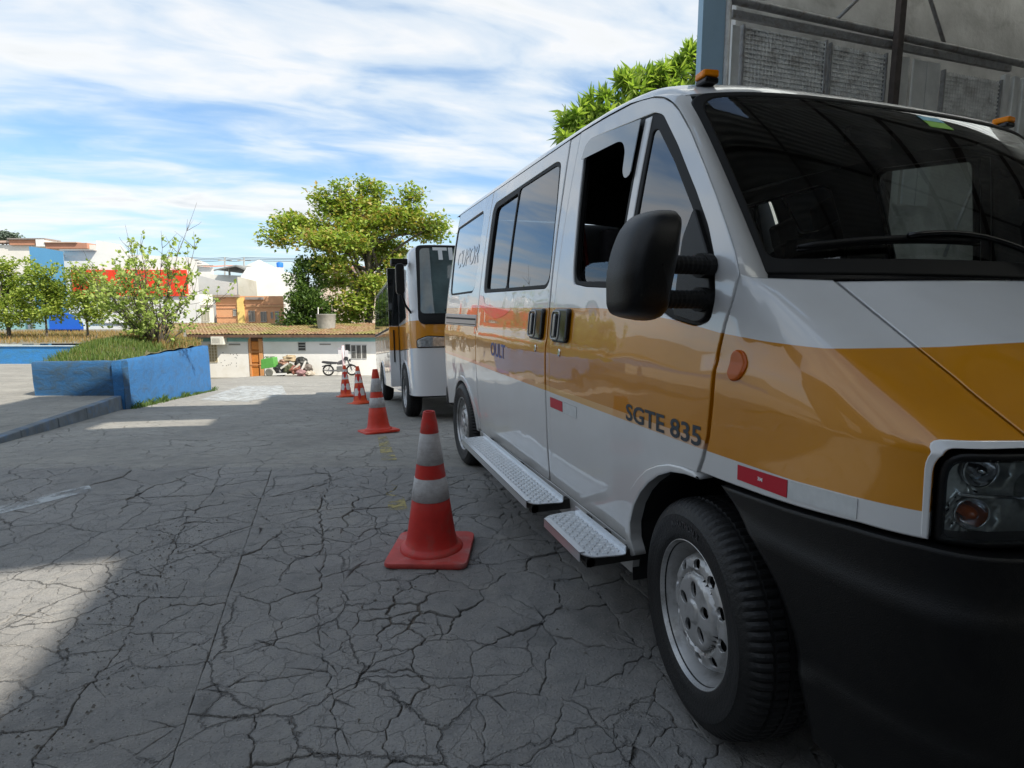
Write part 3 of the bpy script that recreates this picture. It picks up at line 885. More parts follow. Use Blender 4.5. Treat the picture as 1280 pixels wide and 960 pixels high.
ZC_Z = [1.936, 1.968, 1.994, 2.016, 2.040, 2.072, 2.105, 2.105, 2.090, 2.070, 2.03]
ZG_Y = [1.60, 1.66, 1.76, 1.84, 2.0, 2.2, 2.45, 5.06]
ZG_Z = [1.84, 1.872, 1.930, 1.962, 1.993, 2.008, 2.018, 2.020]
DF = [0, 0.6, 0.82, 0.90, 0.945, 0.975, 0.99, 1.0]
DD = [0, 0.06, 0.17, 0.27, 0.40, 0.60, 0.78, 1.0]
def roof_pt(f, Y):
    a = abs(f)
    g = W(interp(Y, ZG_Y, ZG_Z)) + 0.001
    zc_ = interp(Y, ZC_Y, ZC_Z); zg = interp(Y, ZG_Y, ZG_Z)
    z = zc_ - interp(a, DF, DD) * (zc_ - zg) * (1 + 0)
    return V((XC + f * g, Y, z))
def front_edge(f):
    a = abs(f)
    if a <= 0.965:
        return ws(f / 0.965, 1.0)
    t = (a - 0.965) / 0.035
    y, z = seamA(1.0)
    A0 = V((XC + (1 if f > 0 else -1) * W(z), y, z + 0.002))
    return ws(1.0 if f > 0 else -1.0, 1.0).lerp(A0, t)
m = MB(); cols = []
fl = [-1, -0.997, -0.99, -0.982, -0.973, -0.965, -0.95, -0.93, -0.9, -0.86, -0.8, -0.72, -0.6, -0.45, -0.3, -0.15]
fl = fl + [0] + [-q for q in fl[::-1]]
for f in fl:
    p0 = front_edge(f)
    col_ = []
    if abs(f) < 0.97:
        q = p0 + V((0, 0.004, -0.006)); col_.append(q)
    else: col_.append(p0)
    e0 = p0 - roof_pt(f, p0.y)
    for k in range(41):
        t = k / 40.0
        Y = p0.y + (5.055 - p0.y) * (t ** 2.0)
        if k == 0: Y = p0.y
        q = roof_pt(f, Y) + e0 * math.exp(-(Y - p0.y) / 0.10)
        col_.append(q)
    cols.append(col_)
m.grid(cols, flip=True)
roof = m.build('roof', M_VAN, van, VORG, angle=radians(40))
for s in (-1, 1):   # dark drip seam under the roof edge
    m = MB(); rows = []
    for k in range(60):
        Y = 1.86 + 3.15 * k / 59.0
        p = roof_pt(s * 1.0, Y)
        rows.append([p + V((-s * 0.003, 0, 0.001)), p + V((-s * 0.020, 0, -0.004)), p + V((-s * 0.022, 0, -0.02))])
    m.grid(rows, flip=(s == 1))
    m.build('roof_seam', M_RUBBER, roof, VORG)
# marker lamps on the roof edge
for s in (-1, 1):
    c = V((XC + s * 0.735, 1.70, 1.976))
    b = MB(); b.box(c + V((0, 0, -0.004)), (0.052, 0.060, 0.020)); mk = b.build('marker_lamp', M_BLACKGLOSS, van, VORG, bevel=0.006)
    b = MB(); b.prism(rpoly([(-0.029, -0.031), (0.029, -0.031), (0.031, 0.031), (-0.031, 0.031)], 0.012), 0, 0.022, Matrix.Translation(c + V((0, 0.0, 0.006))) @ Matrix.Rotation(radians(8 * s), 4, 'Z'))
    b.build('amber_lens', mat('marker_amber', (0.85, 0.25, 0.0), 0.2, spec=0.3), mk, VORG, bevel=0.005)
# rear end
m = MB(); rows = []
for z in (0.36, 0.7, 1.0, 1.3, 1.6, 1.85, 2.018):
    w = W(z) - 0.06
    rows.append([V((XC - w - 0.0, 5.03, z)), V((XC - w + 0.06, 5.062, z)), V((XC, 5.08, z)), V((XC + w - 0.06, 5.062, z)), V((XC + w, 5.03, z))])
w = W(2.018) - 0.08
m.grid(rows)
tail = m.build('tailgate', M_VAN, van, VORG, smooth=True)
m = MB(); m.box((XC, 5.085, 1.62), (1.4, 0.012, 0.5)); m.build('window_glass', M_GLASS, tail, VORG)
m = MB(); m.box((XC, 5.10, 0.42), (1.9, 0.10, 0.18)); m.build('rear_bumper', M_BLACK, van, VORG, bevel=0.03)
# floor, bulkhead, arches
m = MB()
m.b2((XC - 0.60, 0.75, 0.30), (XC + 0.60, 5.0, 0.40))
m.b2((XC - 0.93, 1.78, 0.30), (XC + 0.93, 3.80, 0.41))
m.b2((XC - 0.9, 4.7, 0.32), (XC + 0.9, 5.0, 0.41))
m.b2((XC - 0.78, 0.72, 0.45), (XC + 0.78, 1.45, 0.98))
m.b2((XC - 0.93, 1.70, 0.30), (XC + 0.93, 1.78, 0.80))
m.build('underbody', M_DARK, van, VORG)
for (yy, s) in ((1.29, -1), (1.29, 1), (4.26, -1), (4.26, 1)):
    m = MB(); rows = []
    for k in range(15):
        a = radians(-14 + 208 * k / 14.0)
        y, z = yy - 0.43 * cos(a), 0.33 + 0.425 * sin(a)
        rows.append([V((XC + s * (0.955 if z < 0.72 or yy > 2 else 0.93), y, z)), V((XC + s * 0.60, y, z))])
    m.grid(rows)
    n = len(rows)
    m.add([r[1] for r in rows], [tuple(range(n))])
    m.build('arch_liner', M_DARK, van, VORG)
# ---- cab interior
m = MB()
rows = []
for k in range(13):
    x = XC - 0.84 + 1.68 * k / 12.0
    rows.append([V((x, 1.22, 1.24)), V((x, 1.40, 1.275)), V((x, 1.60, 1.265)), V((x, 1.72, 1.20)), V((x, 1.76, 1.0)), V((x, 1.70, 0.75))])
m.grid(rows); 
m.box((XC + 0.45, 1.60, 1.30), (0.42, 0.20, 0.09))
dash = m.build('dashboard', mat('dashboard_plastic', (0.03, 0.036, 0.038), 0.55), van, VORG, bevel=0.0, angle=radians(35))
swm = Matrix.Translation((XC + 0.45, 1.86, 1.25)) @ Matrix.Rotation(radians(-32), 4, 'X')
m = MB()
ring = [swm @ V((0.20 * cos(2 * pi * k / 40), 0.20 * sin(2 * pi * k / 40), 0)) for k in range(41)]
m.tube(ring, 0.015, 8, cap=False)
m.lathe([(0.001, 0.02), (0.06, 0.015), (0.065, -0.02), (0.03, -0.05), (0.025, -0.2)], 20, swm)
for a in (20, 160, 270):
    m.tube([swm @ V((0.05 * cos(radians(a)), 0.05 * sin(radians(a)), 0)), swm @ V((0.2 * cos(radians(a)), 0.2 * sin(radians(a)), 0))], 0.013, 6)
m.build('steering_wheel', M_BLACKGLOSS, van, VORG, smooth=True)
M_SEAT = mat('seat_cloth', (0.035, 0.030, 0.032), 0.9, var=0.3, scale=20)
def seat(x, y):
    m = MB(); m.box((x, y, 0.72), (0.46, 0.48, 0.14)); s = m.build('seat', M_SEAT, van, VORG, bevel=0.04)
    m = MB(); m.box((x, y + 0.27, 1.08), (0.46, 0.12, 0.66)); m.build('backrest', M_SEAT, s, VORG, bevel=0.05)
    m = MB(); m.box((x, y + 0.29, 1.50), (0.24, 0.09, 0.17)); m.tube([(x - 0.05, y + 0.29, 1.35), (x - 0.05, y + 0.29, 1.5)], 0.006, 6); m.tube([(x + 0.05, y + 0.29, 1.35), (x + 0.05, y + 0.29, 1.5)], 0.006, 6)
    m.build('headrest', M_SEAT, s, VORG, bevel=0.02)
for x in (XC - 0.62, XC - 0.14, XC + 0.5): seat(x, 2.15)
for y in (3.05, 3.85):
    for x in (XC - 0.62, XC - 0.14, XC + 0.58): seat(x, y)
# seat belt by the door pillar
m = MB(); m.tube([(XC - 0.86, 2.44, 1.72), (XC - 0.80, 2.40, 1.2), (XC - 0.78, 2.38, 0.7)], 0.012, 4)
m.build('seat_belt', mat('belt_red', (0.22, 0.02, 0.02), 0.8), van, VORG)
m = MB(); m.grid([[V((XC + f * 0.80, Y, interp(Y, ZC_Y, ZC_Z) - 0.05 - 0.03 * f * f)) for f in [-1 + 2 * k / 10.0 for k in range(11)]] for Y in [1.66, 1.8, 2.1, 3, 4, 5]])
m.build('headlining', mat('headlining_grey', (0.06, 0.06, 0.06), 0.9), van, VORG)
m = MB(); m.box((XC, 1.70, 1.86), (0.22, 0.03, 0.07)); m.build('rear_view_mirror', M_BLACKGLOSS, van, VORG, bevel=0.01)

# ---- wipers
for (a0, a1, am, ap) in ((-0.90, -0.34, -0.60, -0.08), (0.02, 0.66, 0.34, 0.86)):
    m = MB()
    n = 14
    pts = [ws(lerp(a0, a1, k / n), 0.085 + 0.016 * sin(pi * k / n) + 0.03 * k / n, 0.026) for k in range(n + 1)]
    m.tube(pts, [0.004] + [0.010] * (n - 1) + [0.004], 6)
    m.tube([p - V((0, 0, 0.010)) for p in pts], 0.004, 4)
    wb = m.build('wiper', M_BLACK, van, VORG, smooth=True)
    m = MB()
    pts = [ws(lerp(am, ap, k / 10.0), 0.105 - 0.10 * (k / 10.0) ** 2 + 0.035 * sin(pi * k / 10), 0.045 - 0.01 * k / 10) for k in range(11)]
    m.tube(pts, [0.008, 0.009] + [0.008] * 7 + [0.012, 0.016], 7)
    m.build('wiper_arm', M_BLACKGLOSS, wb, VORG, smooth=True)

# ---- door mirrors
for s in (-1, 1):
    # shell: outline in the x-z plane, rounded forwards
    out = [(0.985 - x, z) for x, z in ((0.700, 1.225), (0.697, 1.30), (0.708, 1.36), (0.730, 1.415), (0.76, 1.452), (0.80, 1.468), (0.852, 1.470), (0.864, 1.455), (0.855, 1.36), (0.835, 1.26), (0.826, 1.195), (0.80, 1.185), (0.74, 1.195), (0.711, 1.205))]
    poly = rpoly(out, 0.02, n=4)
    poly = resample(poly, 0.02)
    cxm = sum(p[0] for p in poly) / len(poly); czm = sum(p[1] for p in poly) / len(poly)
    m = MB()
    rings = []
    for (k, yy) in ((1.0, 1.335), (1.0, 1.30), (0.985, 1.275), (0.95, 1.255), (0.87, 1.235), (0.74, 1.22), (0.55, 1.21), (0.3, 1.205), (0.02, 1.203)):
        rings.append([V((XC + s * (1.0 + (cxm + (p[0] - cxm) * k)), yy + 0.25 * 0, czm + (p[1] - czm) * k)) for p in poly])
    n = len(poly)
    vs = [v for r in rings for v in r]
    fs = [(i * n + k, i * n + (k + 1) % n, (i + 1) * n + (k + 1) % n, (i + 1) * n + k) for i in range(len(rings) - 1) for k in range(n)]
    m.add(vs, fs)
    m.add([v for v in rings[0]], [tuple(range(n))])
    host = [o for o in van.children if o.name.startswith('front_door')][0 if s < 0 else 1]
    mm = m.build('door_mirror', mat('mirror_shell', (0.0035, 0.0035, 0.0038), 0.36, bump=0.15, bscale=300, spec=0.35), host, VORG, angle=radians(60))
    m = MB(); m.add([v + V((0, 0.006, 0)) for v in [V((XC + s * (1.0 + (cxm + (p[0] - cxm) * 0.9)), 1.335, czm + (p[1] - czm) * 0.9)) for p in poly]], [tuple(range(n))]); m.build('mirror_glass', M_CHROME, mm, VORG)
    for z in (1.335, 1.243):
        m = MB()
        pts = []; rr = []
        for k in range(24):
            pts.append(V((XC + s * (0.99 + 0.17 * k / 23.0), 1.315, z))); rr.append(0.0235 + (0.002 if k % 2 else 0.0))
        m.tube(pts, rr, 14)
        m.tube([(XC + s * 0.975, 1.33, z), (XC + s * 1.01, 1.325, z)], 0.034, 14)
        m.build('mirror_arm', M_RUBBER, mm, VORG)

# ---- wheels
def wheel_parts(R=0.332, Wd=0.205, seg=252):
    """axis along +z = outer face"""
    tyre = MB()
    h = Wd / 2
    prof = [(0.198, h - 0.022), (0.204, h - 0.008), (0.215, h - 0.001), (0.235, h + 0.004), (0.262, h + 0.006), (0.268, h + 0.0085), (0.283, h + 0.0085), (0.288, h + 0.004), (0.303, h - 0.002), (0.314, h - 0.010), (0.323, h - 0.022),
            (0.3285, h - 0.036), (0.330, h - 0.050), (0.3305, h - 0.052), (0.322, h - 0.054), (0.322, h - 0.061), (0.3315, h - 0.063), (0.332, h - 0.095), (0.324, h - 0.097), (0.324, h - 0.106), (0.332, h - 0.108)]
    prof = prof + [(r, -z) for r, z in prof[::-1]]
    def fn(i, k, r):
        if 8 <= i <= 13 or (i >= 16 and i <= 17) or 24 <= i <= 33:
            if r > 0.31 and k % 3 == 0: return r - 0.006
        return r
    tyre.lathe(prof, seg, None, fn=fn)
    rim = MB()
    def dprof(r):
        return interp(r, [0, 0.028, 0.034, 0.095, 0.104, 0.112, 0.124, 0.146, 0.158, 0.168, 0.176, 0.186, 0.196, 0.203, 0.208],
                      [0.094, 0.094, 0.086, 0.085, 0.080, 0.064, 0.076, 0.072, 0.062, 0.034, 0.014, 0.030, 0.062, 0.086, 0.090])
    def disc(a, b, d):
        r = sqrt(a * a + b * b)
        return V((a, b, dprof(r) + d))
    holes = []
    for k in range(10):
        a = 2 * pi * (k + 0.5) / 10
        c = V((0.138 * cos(a), 0.138 * sin(a)))
        e1 = V((cos(a), sin(a))); e2 = V((-sin(a), cos(a)))
        holes.append([tuple(c + e1 * 0.0150 * cos(q) + e2 * 0.0190 * sin(q)) for q in [2 * pi * j / 14 for j in range(14)]])
    for k in range(5):
        a = 2 * pi * k / 5 + 0.3
        c = V((0.066 * cos(a), 0.066 * sin(a)))
        e1 = V((cos(a), sin(a))); e2 = V((-sin(a), cos(a)))
        holes.append([tuple(c + e1 * 0.0235 * cos(q) + e2 * 0.0165 * sin(q)) for q in [2 * pi * j / 14 for j in range(14)]])
    circ = [(0.170 * cos(2 * pi * k / 72), 0.170 * sin(2 * pi * k / 72)) for k in range(72)]
    return tyre, disc, circ, holes, dprof
tyre_mb, disc_fn, circ_, holes_, dprof_ = wheel_parts()
M_TYRE = mat('tyre_rubber', (0.010, 0.010, 0.0105), 0.52, var=0.25, scale=12, bump=0.3, bscale=120, spec=0.4)
M_TYREL = mat('tyre_lettering', (0.022, 0.022, 0.023), 0.4)
def make_wheel(parent, name='wheel'):
    w = bpy.data.objects.new(name, None); w.empty_display_size = 0.1
    COL.objects.link(w); w.parent = parent
    ty = tyre_mb.build('tyre', M_TYRE, w, angle=radians(28))
    # barrel of the rim and outer flange
    m = MB()
    m.lathe([(0.1665, 0.032), (0.170, 0.022), (0.176, 0.014), (0.184, 0.024), (0.191, 0.052), (0.197, 0.070), (0.201, 0.090), (0.2065, 0.098), (0.211, 0.096), (0.210, 0.088), (0.199, 0.08)], 96)
    rim = m.build('rim', M_STEELW, w, angle=radians(50))
    d = panel('wheel_disc', circ_, disc_fn, M_STEELW, w, None, holes=holes_, sp=0.0075, esp=0.0075, depth=0.010, lip=0.0018, lipd=0.0015)
    m = MB(); m.lathe([(0.001, 0.02), (0.165, 0.02), (0.175, 0.0), (0.175, -0.10)], 32); m.build('brake_drum', M_DARK, w)
    for k in range(5):
        a = 2 * pi * k / 5 + 0.3
        m = MB(); m.lathe([(0.0095, 0.030), (0.0095, 0.010), (0.012, 0.0), (0.012, -0.03)], 6, Matrix.Translation((0.063 * cos(a), 0.063 * sin(a), 0.040)), cap0=True)
        m.build('wheel_nut', mat('nut_metal', (0.35, 0.34, 0.33), 0.4, 0.9), w)
    # raised lettering round the sidewall
    vs, fs = text_verts('MARATHON 2', 0.026, 0.0006, 1.08, thick=0.001)
    m = MB()
    L0 = max(v.x for v in vs) / 2
    for base in (radians(90),):
        q = []
        for v in vs:
            a = base - (v.x - L0) / 0.262
            r = 0.246 + v.y
            q.append(V((r * cos(a), r * sin(a), 0.1095 + v.z)))
        m.add(q, fs)
    m.build('tyre_lettering', M_TYREL, ty)
    return w
w0 = make_wheel(van)
w0.location = (-1.003 + 0.095, 1.29 - 2.7, 0.332)
def orient(w, side, steer, spin=0):
    # outer face (+z) looks to side; 'up' of the wheel stays up
    z = V((side * cos(steer), sin(steer) * 1.0, 0)).normalized()
    y = V((0, 0, 1)); x = y.cross(z)
    M3 = Matrix((x, y, z)).transposed() @ Matrix.Rotation(spin, 3, 'Z')
    w.rotation_euler = M3.to_euler()
orient(w0, -1, radians(9), radians(8))
for (x, y, s, st, sp_) in ((-0.90, 4.26 - 2.7, -1, 0, 0.9), (1.003 - 0.095, 1.29 - 2.7, 1, radians(-9), 0.4), (0.90, 4.26 - 2.7, 1, 0, 0.2)):
    c = copy_tree(w0, van)
    c.location = (x, y, 0.332 if y < 0 else 0.315)
    orient(c, s, st, sp_)

# ---- running boards
def board(y0, y1, x_out=0.815, x_in=0.975, z=0.362):
    poly = rpoly([(x_in, y0 - 0.005), (x_out + 0.03, y0 + 0.012), (x_out, y0 + 0.05), (x_out, y1 - 0.05), (x_out + 0.03, y1 - 0.02), (x_in, y1)], 0.03)
    m = MB(); m.prism(poly, z - 0.004, z)
    rb = m.build('running_board', M_ALU, van, VORG)
    m = MB()   # folded front lip and rear upstand
    m.b2((x_out - 0.003, y0 + 0.055, z - 0.032), (x_out + 0.0, y1 - 0.055, z + 0.002))
    m.b2((x_out - 0.003, y0 + 0.055, z + 0.000), (x_out + 0.020, y1 - 0.055, z + 0.004))
    m.b2((x_in - 0.004, y0 + 0.01, z), (x_in, y1 - 0.01, z + 0.022))
    m.build('board_lip', mat('polished_aluminium', (0.78, 0.80, 0.82), 0.28, 0.8), rb, VORG)
    m = MB()
    i = 0; y = y0 + 0.03
    while y < y1 - 0.03:
        j = 0; x = x_out + 0.034
        while x < x_in - 0.012:
            a = radians(45 if (i + j) % 2 else -45)
            hw, hl = 0.0022, 0.0105
            c = V((x, y, z + 0.0005))
            d1 = V((cos(a), sin(a), 0)); d2 = V((-sin(a), cos(a), 0))
            vs = [c - d1 * hl, c + d2 * hw, c + d1 * hl, c - d2 * hw, c + d1 * hl * 0.4 + V((0, 0, 0.0028)), c - d1 * hl * 0.4 + V((0, 0, 0.0028))]
            m.add(vs, [(0, 3, 5), (3, 2, 4), (3, 4, 5), (2, 1, 4), (1, 5, 4), (1, 0, 5)])
            x += 0.021; j += 1
        y += 0.021; i += 1
    r = m.build('tread_pattern', M_ALU, rb, VORG); r['kind'] = 'stuff'
    m = MB()
    for yy in (y0 + 0.06, (y0 + y1) / 2, y1 - 0.06):
        m.b2((x_out + 0.02, yy - 0.02, z - 0.05), (x_in + 0.10, yy + 0.02, z - 0.005))
    m.tube([(x_out + 0.035, y0 + 0.04, z - 0.035), (x_out + 0.035, y1 - 0.04, z - 0.035)], 0.018, 8)
    m.build('board_bracket', mat('dirty_bracket', (0.03, 0.028, 0.025), 0.8, bump=0.4, bscale=30), rb, VORG)
board(1.655, 2.105)
board(2.215, 3.585)

# ================================================================== ground
def asphalt_mat(name, base=(0.115, 0.115, 0.118), crack=0.0, stones=True, far=False):
    m, t, p = newmat(name)
    c = N(t, 'ShaderNodeTexCoord')
    ob = c.outputs['Object']
    big = N(t, 'ShaderNodeTexNoise', ins={'Scale': 0.9, 'Detail': 7.0, 'Roughness': 0.62, 'Distortion': 0.3}); L(t, ob, big.inputs[0])
    mid = N(t, 'ShaderNodeTexNoise', ins={'Scale': 9.0, 'Detail': 8.0, 'Roughness': 0.7}); L(t, ob, mid.inputs[0])
    fin = N(t, 'ShaderNodeTexNoise', ins={'Scale': 130.0, 'Detail': 4.0, 'Roughness': 0.7}); L(t, ob, fin.inputs[0])
    vor = N(t, 'ShaderNodeTexVoronoi', ins={'Scale': 95.0, 'Randomness': 1.0}); L(t, ob, vor.inputs[0])
    b = base
    col = ramp(t, big.outputs[0], [(0.30, tuple(q * 0.66 for q in b)), (0.50, b), (0.70, tuple(q * 1.35 for q in b))])
    col = mixc(t, ramp(t, mid.outputs[0], [(0.40, 0.0), (0.70, 0.55)]), col, tuple(q * f for q, f in zip(b, (1.38, 1.33, 1.25))))
    col = mixc(t, ramp(t, mid.outputs[0], [(0.28, 0.6), (0.45, 0.0)]), col, tuple(q * 0.6 for q in b))
    col = mixc(t, ramp(t, fin.outputs[0], [(0.35, 0.45), (0.5, 0.0)]), col, tuple(q * 0.55 for q in b))
    # pale stones showing in the worn surface
    sv = N(t, 'ShaderNodeSeparateColor'); L(t, vor.outputs['Color'], sv.inputs[0])
    st = math_n(t, 'MULTIPLY', ramp(t, sv.outputs[0], [(0.70, 0.0), (0.76, 1.0)]), ramp(t, vor.outputs['Distance'], [(0.25, 1.0), (0.42, 0.0)]))
    col = mixc(t, math_n(t, 'MULTIPLY', st, 0.75), col, (0.34, 0.33, 0.31))
    p.inputs['Roughness'].default_value = 0.78
    p.inputs['Specular IOR Level'].default_value = 0.35
    # old stains and dusty areas
    sn = N(t, 'ShaderNodeTexNoise', ins={'Scale': 1.7, 'Detail': 9.0, 'Roughness': 0.72, 'Distortion': 0.8}); L(t, ob, sn.inputs[0])
    col = mixc(t, ramp(t, sn.outputs[0], [(0.58, 0.0), (0.68, 0.45)]), col, tuple(q * 0.45 for q in b))
    col = mixc(t, ramp(t, sn.outputs[0], [(0.30, 0.50), (0.44, 0.0)]), col, (0.36, 0.34, 0.30))
    col0 = col
    h = math_n(t, 'ADD', math_n(t, 'MULTIPLY', fin.outputs[0], 0.55), math_n(t, 'MULTIPLY', mid.outputs[0], 1.5))
    h = math_n(t, 'ADD', h, math_n(t, 'MULTIPLY', st, 0.25))
    # hairline cracks
    wn = N(t, 'ShaderNodeTexNoise', ins={'Scale': 5.0, 'Detail': 6.0, 'Roughness': 0.65}); L(t, ob, wn.inputs[0])
    vm = N(t, 'ShaderNodeVectorMath', operation='MULTIPLY_ADD'); L(t, wn.outputs['Color'], vm.inputs[0])
    vm.inputs[1].default_value = (0.13, 0.13, 0.13); L(t, ob, vm.inputs[2])
    for sc_v, wd, am in ((2.7, 0.012, 0.8), (9.5, 0.022, 0.22)):
        ve = N(t, 'ShaderNodeTexVoronoi', feature='DISTANCE_TO_EDGE', ins={'Scale': sc_v}); L(t, vm.outputs[0], ve.inputs[0])
        gate = ramp(t, big.outputs[0], [(0.44, 1.0), (0.56, 0.25)] if am == 1.0 else [(0.42, 0.0), (0.52, 1.0)])
        k = math_n(t, 'MULTIPLY', ramp(t, ve.outputs[0], [(0.0, 1.0), (wd, 0.0)]), math_n(t, 'MULTIPLY', gate, am * crack))
        h = math_n(t, 'SUBTRACT', h, math_n(t, 'MULTIPLY', k, 2.2))
        col = mixc(t, math_n(t, 'MULTIPLY', k, 0.75), col, tuple(q * 0.28 for q in b))
    L(t, col, p.inputs['Base Color'])
    bp = N(t, 'ShaderNodeBump', ins={'Strength': 1.0, 'Distance': 0.011})
    L(t, h, bp.inputs['Height']); L(t, bp.outputs[0], p.inputs['Normal'])
    return m
M_ASPH = asphalt_mat('worn_asphalt', (0.250, 0.246, 0.240), crack=0.75)
M_ASPF = asphalt_mat('street_asphalt', (0.290, 0.282, 0.262), crack=0.8)
M_PAVE = asphalt_mat('pavement_concrete', (0.27, 0.26, 0.235), crack=0.5)
M_BED = mat('crack_grit', (0.125, 0.108, 0.090), 0.95, var=0.5, scale=30, bump=0.8, bscale=60)
M_FOUND = mat('ground_earth', (0.17, 0.16, 0.13), 0.95, var=0.3, scale=0.3, dirt=(0.08, 0.10, 0.04))

# wide terrain sheet, carrying on past the houses
def frange(a, b, n): return [a + (b - a) * i / n for i in range(n + 1)]
m = MB(); rows = []
ysx = [-400, -120, -50, -20, -8, -2, 2, 4, 5, 6, 8, 10, 12, 14, 16, 18, 21, 24, 28, 32, 36, 40, 46, 54, 64, 80, 100, 130, 170, 240, 400, 800]
xsx = [-500, -250, -140, -90, -60, -40, -28, -20, -14, -10, -7, -5, -4, -3.6, -3.2, -2, 0, 2, 4, 6, 9, 13, 18, 26, 40, 60, 90, 140, 250, 500]
def left_lift(x, u):
    return 0.0
for u in ysx:
    rows.append([V(RV * x + FV * u) for x in xsx])
rows = [[V((p.x, p.y, gz(p.x, p.y) - 0.10)) for p in r] for r in rows]
m.grid(rows, flip=True)
tag(m.build('ground', M_FOUND, smooth=True), kind='structure')

KX = -3.2   # kerb line
# street asphalt beyond the joint: a thin lipped sheet
m = MB()
us = [4.10, 4.16, 4.3, 4.6, 5, 5.6, 6.4, 7.4, 8.6, 10, 12, 14, 17, 20, 24, 28, 31, 33.4]
nx = 90
rows = []
for i, u in enumerate(us):
    r = []
    for k in range(nx + 1):
        x = -9.0 + 26.0 * k / nx if u < 16 else -14 + 32.0 * k / nx
        uu = u + ((0.09 * noise.noise((x * 1.1, 3.3, 0)) + 0.035 * noise.noise((x * 5, 1.3, 0)) + 0.012 * noise.noise((x * 17, 5.3, 0))) if i < 2 else 0)
        p = RV * x + FV * uu
        z = gz(p.x, p.y) + (0.000 if i == 0 else 0.014) + 0.012 * noise.noise((p.x * 0.7, p.y * 0.7, 0)) * (1 if u > 5 else 0)
        if i == 0: z = -0.02
        r.append(V((p.x, p.y, z)))
    rows.append(r)
m.grid(rows, flip=True)
tag(m.build('street', M_ASPF, smooth=True), kind='structure')
# near yard: bed below, then broken slabs of asphalt laid in it
road = MB()
road.add([(-9, -12, -0.016), (16, -12, -0.016), (16, 12, -0.016), (-9, 12, -0.016)], [(0, 1, 2, 3)])
road = MB(); rows = []
for y in (-14, -6, -1, 0.5, 2, 3.5, 5.2, 7.0):
    rows.append([V((x, y, -0.0105 if y < 4 or x > 3 else -0.03 - 0.1 * max(0, (y * FV.y + x * FV.x) - 4.2))) for x in (-10, -6, -3, -1, 0, 1, 3, 3.01, 6, 12, 18)])
road.grid(rows, flip=True)
road = tag(road.build('road_surface', M_BED), kind='structure')

def clip(poly, px, py, nx_, ny_):
    out = []
    n = len(poly)
    for i in range(n):
        a = poly[i]; b = poly[(i + 1) % n]
        da = (a[0] - px) * nx_ + (a[1] - py) * ny_
        db = (b[0] - px) * nx_ + (b[1] - py) * ny_
        if da <= 0: out.append(a)
        if (da < 0 and db > 0) or (da > 0 and db < 0):
            t = da / (da - db)
            out.append((a[0] + (b[0] - a[0]) * t, a[1] + (b[1] - a[1]) * t))
    return out

def voronoi(seeds, bound):
    cells = []
    for i, s in enumerate(seeds):
        poly = bound[:]
        near = sorted(range(len(seeds)), key=lambda j: (seeds[j][0] - s[0]) ** 2 + (seeds[j][1] - s[1]) ** 2)[1:26]
        for j in near:
            q = seeds[j]
            poly = clip(poly, (s[0] + q[0]) / 2, (s[1] + q[1]) / 2, q[0] - s[0], q[1] - s[1])
            if len(poly) < 3: break
        if len(poly) >= 3: cells.append(ccw(poly))
    return cells

rnd = random.Random(11)
UMAX = 4.11
def ubound(x0, x1, y0):
    # bounded ahead by the joint with the street (u = UMAX)
    f = lambda x: (UMAX + 0.10 - x * FV.x) / FV.y
    return ccw([(x0, y0), (x1, y0), (x1, f(x1)), (x0, f(x0))])
def blue_noise(poly, dfun, tries=6000):
    pts = []
    xs = [p[0] for p in poly]; ys = [p[1] for p in poly]
    for _ in range(tries):
        p = (rnd.uniform(min(xs), max(xs)), rnd.uniform(min(ys), max(ys)))
        if not inside(p, poly): continue
        d = dfun(*p)
        if all((p[0] - q[0]) ** 2 + ((p[1] - q[1]) * 1.25) ** 2 > d * d for q in pts): pts.append(p)
    return pts
cells = []
# strip between two long straight joints, cut across like flags
def rows_seeds(x0, x1, y0, y1, step, cols, jx, jy):
    s = []; y = y0
    while y < y1:
        st = step * rnd.uniform(0.7, 1.45)
        c = cols if rnd.random() < 0.30 else 1
        for k in range(c):
            s.append((x0 + (x1 - x0) * (k + 0.5) / c + rnd.uniform(-jx, jx), y + rnd.uniform(-jy, jy)))
        y += st
    return s
bB = ubound(-0.45, -0.06, 0.6); cells += [(c, 1) for c in voronoi(rows_seeds(-0.45, -0.06, 0.6, 4.5, 0.19, 2, 0.06, 0.035), bB)]
bA = ubound(-0.80, -0.45, 0.6); cells += [(c, 1) for c in voronoi(rows_seeds(-0.80, -0.45, 0.6, 4.7, 0.21, 2, 0.07, 0.04), bA)]
bL = ubound(-2.6, -0.80, 1.2); cells += [(c, 0) for c in voronoi(blue_noise(bL, lambda x, y: 0.30 + 0.30 * sstep(-x, 0.9, 1.8)), bL)]
bC = ubound(-0.06, 1.05, 0.9); cells += [(c, 2) for c in voronoi(blue_noise(bC, lambda x, y: 0.19 + 0.22 * noise.noise((x * 1.9, y * 1.9, 0.7))), bC)]
bD = ubound(1.05, 3.6, 0.3); far_cells = [(c, 2) for c in voronoi(blue_noise(bD, lambda x, y: 0.26, 2500), bD)]
def wob(x, y, lock):
    big = V((noise.noise((x * 1.6, y * 1.6, 21.7)), noise.noise((x * 1.6, y * 1.6, 29.1)), 0)) * 0.06
    v = big + V((noise.noise((x * 6, y * 6, 1.7)), noise.noise((x * 6, y * 6, 9.1)), 0)) * 0.016 + V((noise.noise((x * 21, y * 21, 3.7)), noise.noise((x * 21, y * 21, 5.1)), 0)) * 0.020 + V((noise.noise((x * 60, y * 60, 3.7)), noise.noise((x * 60, y * 60, 5.1)), 0)) * 0.010
    # keep the long joints straight
    k = min(1.0, abs(x + 0.45) / 0.07 + 0.10) 
    return v.x * k, v.y
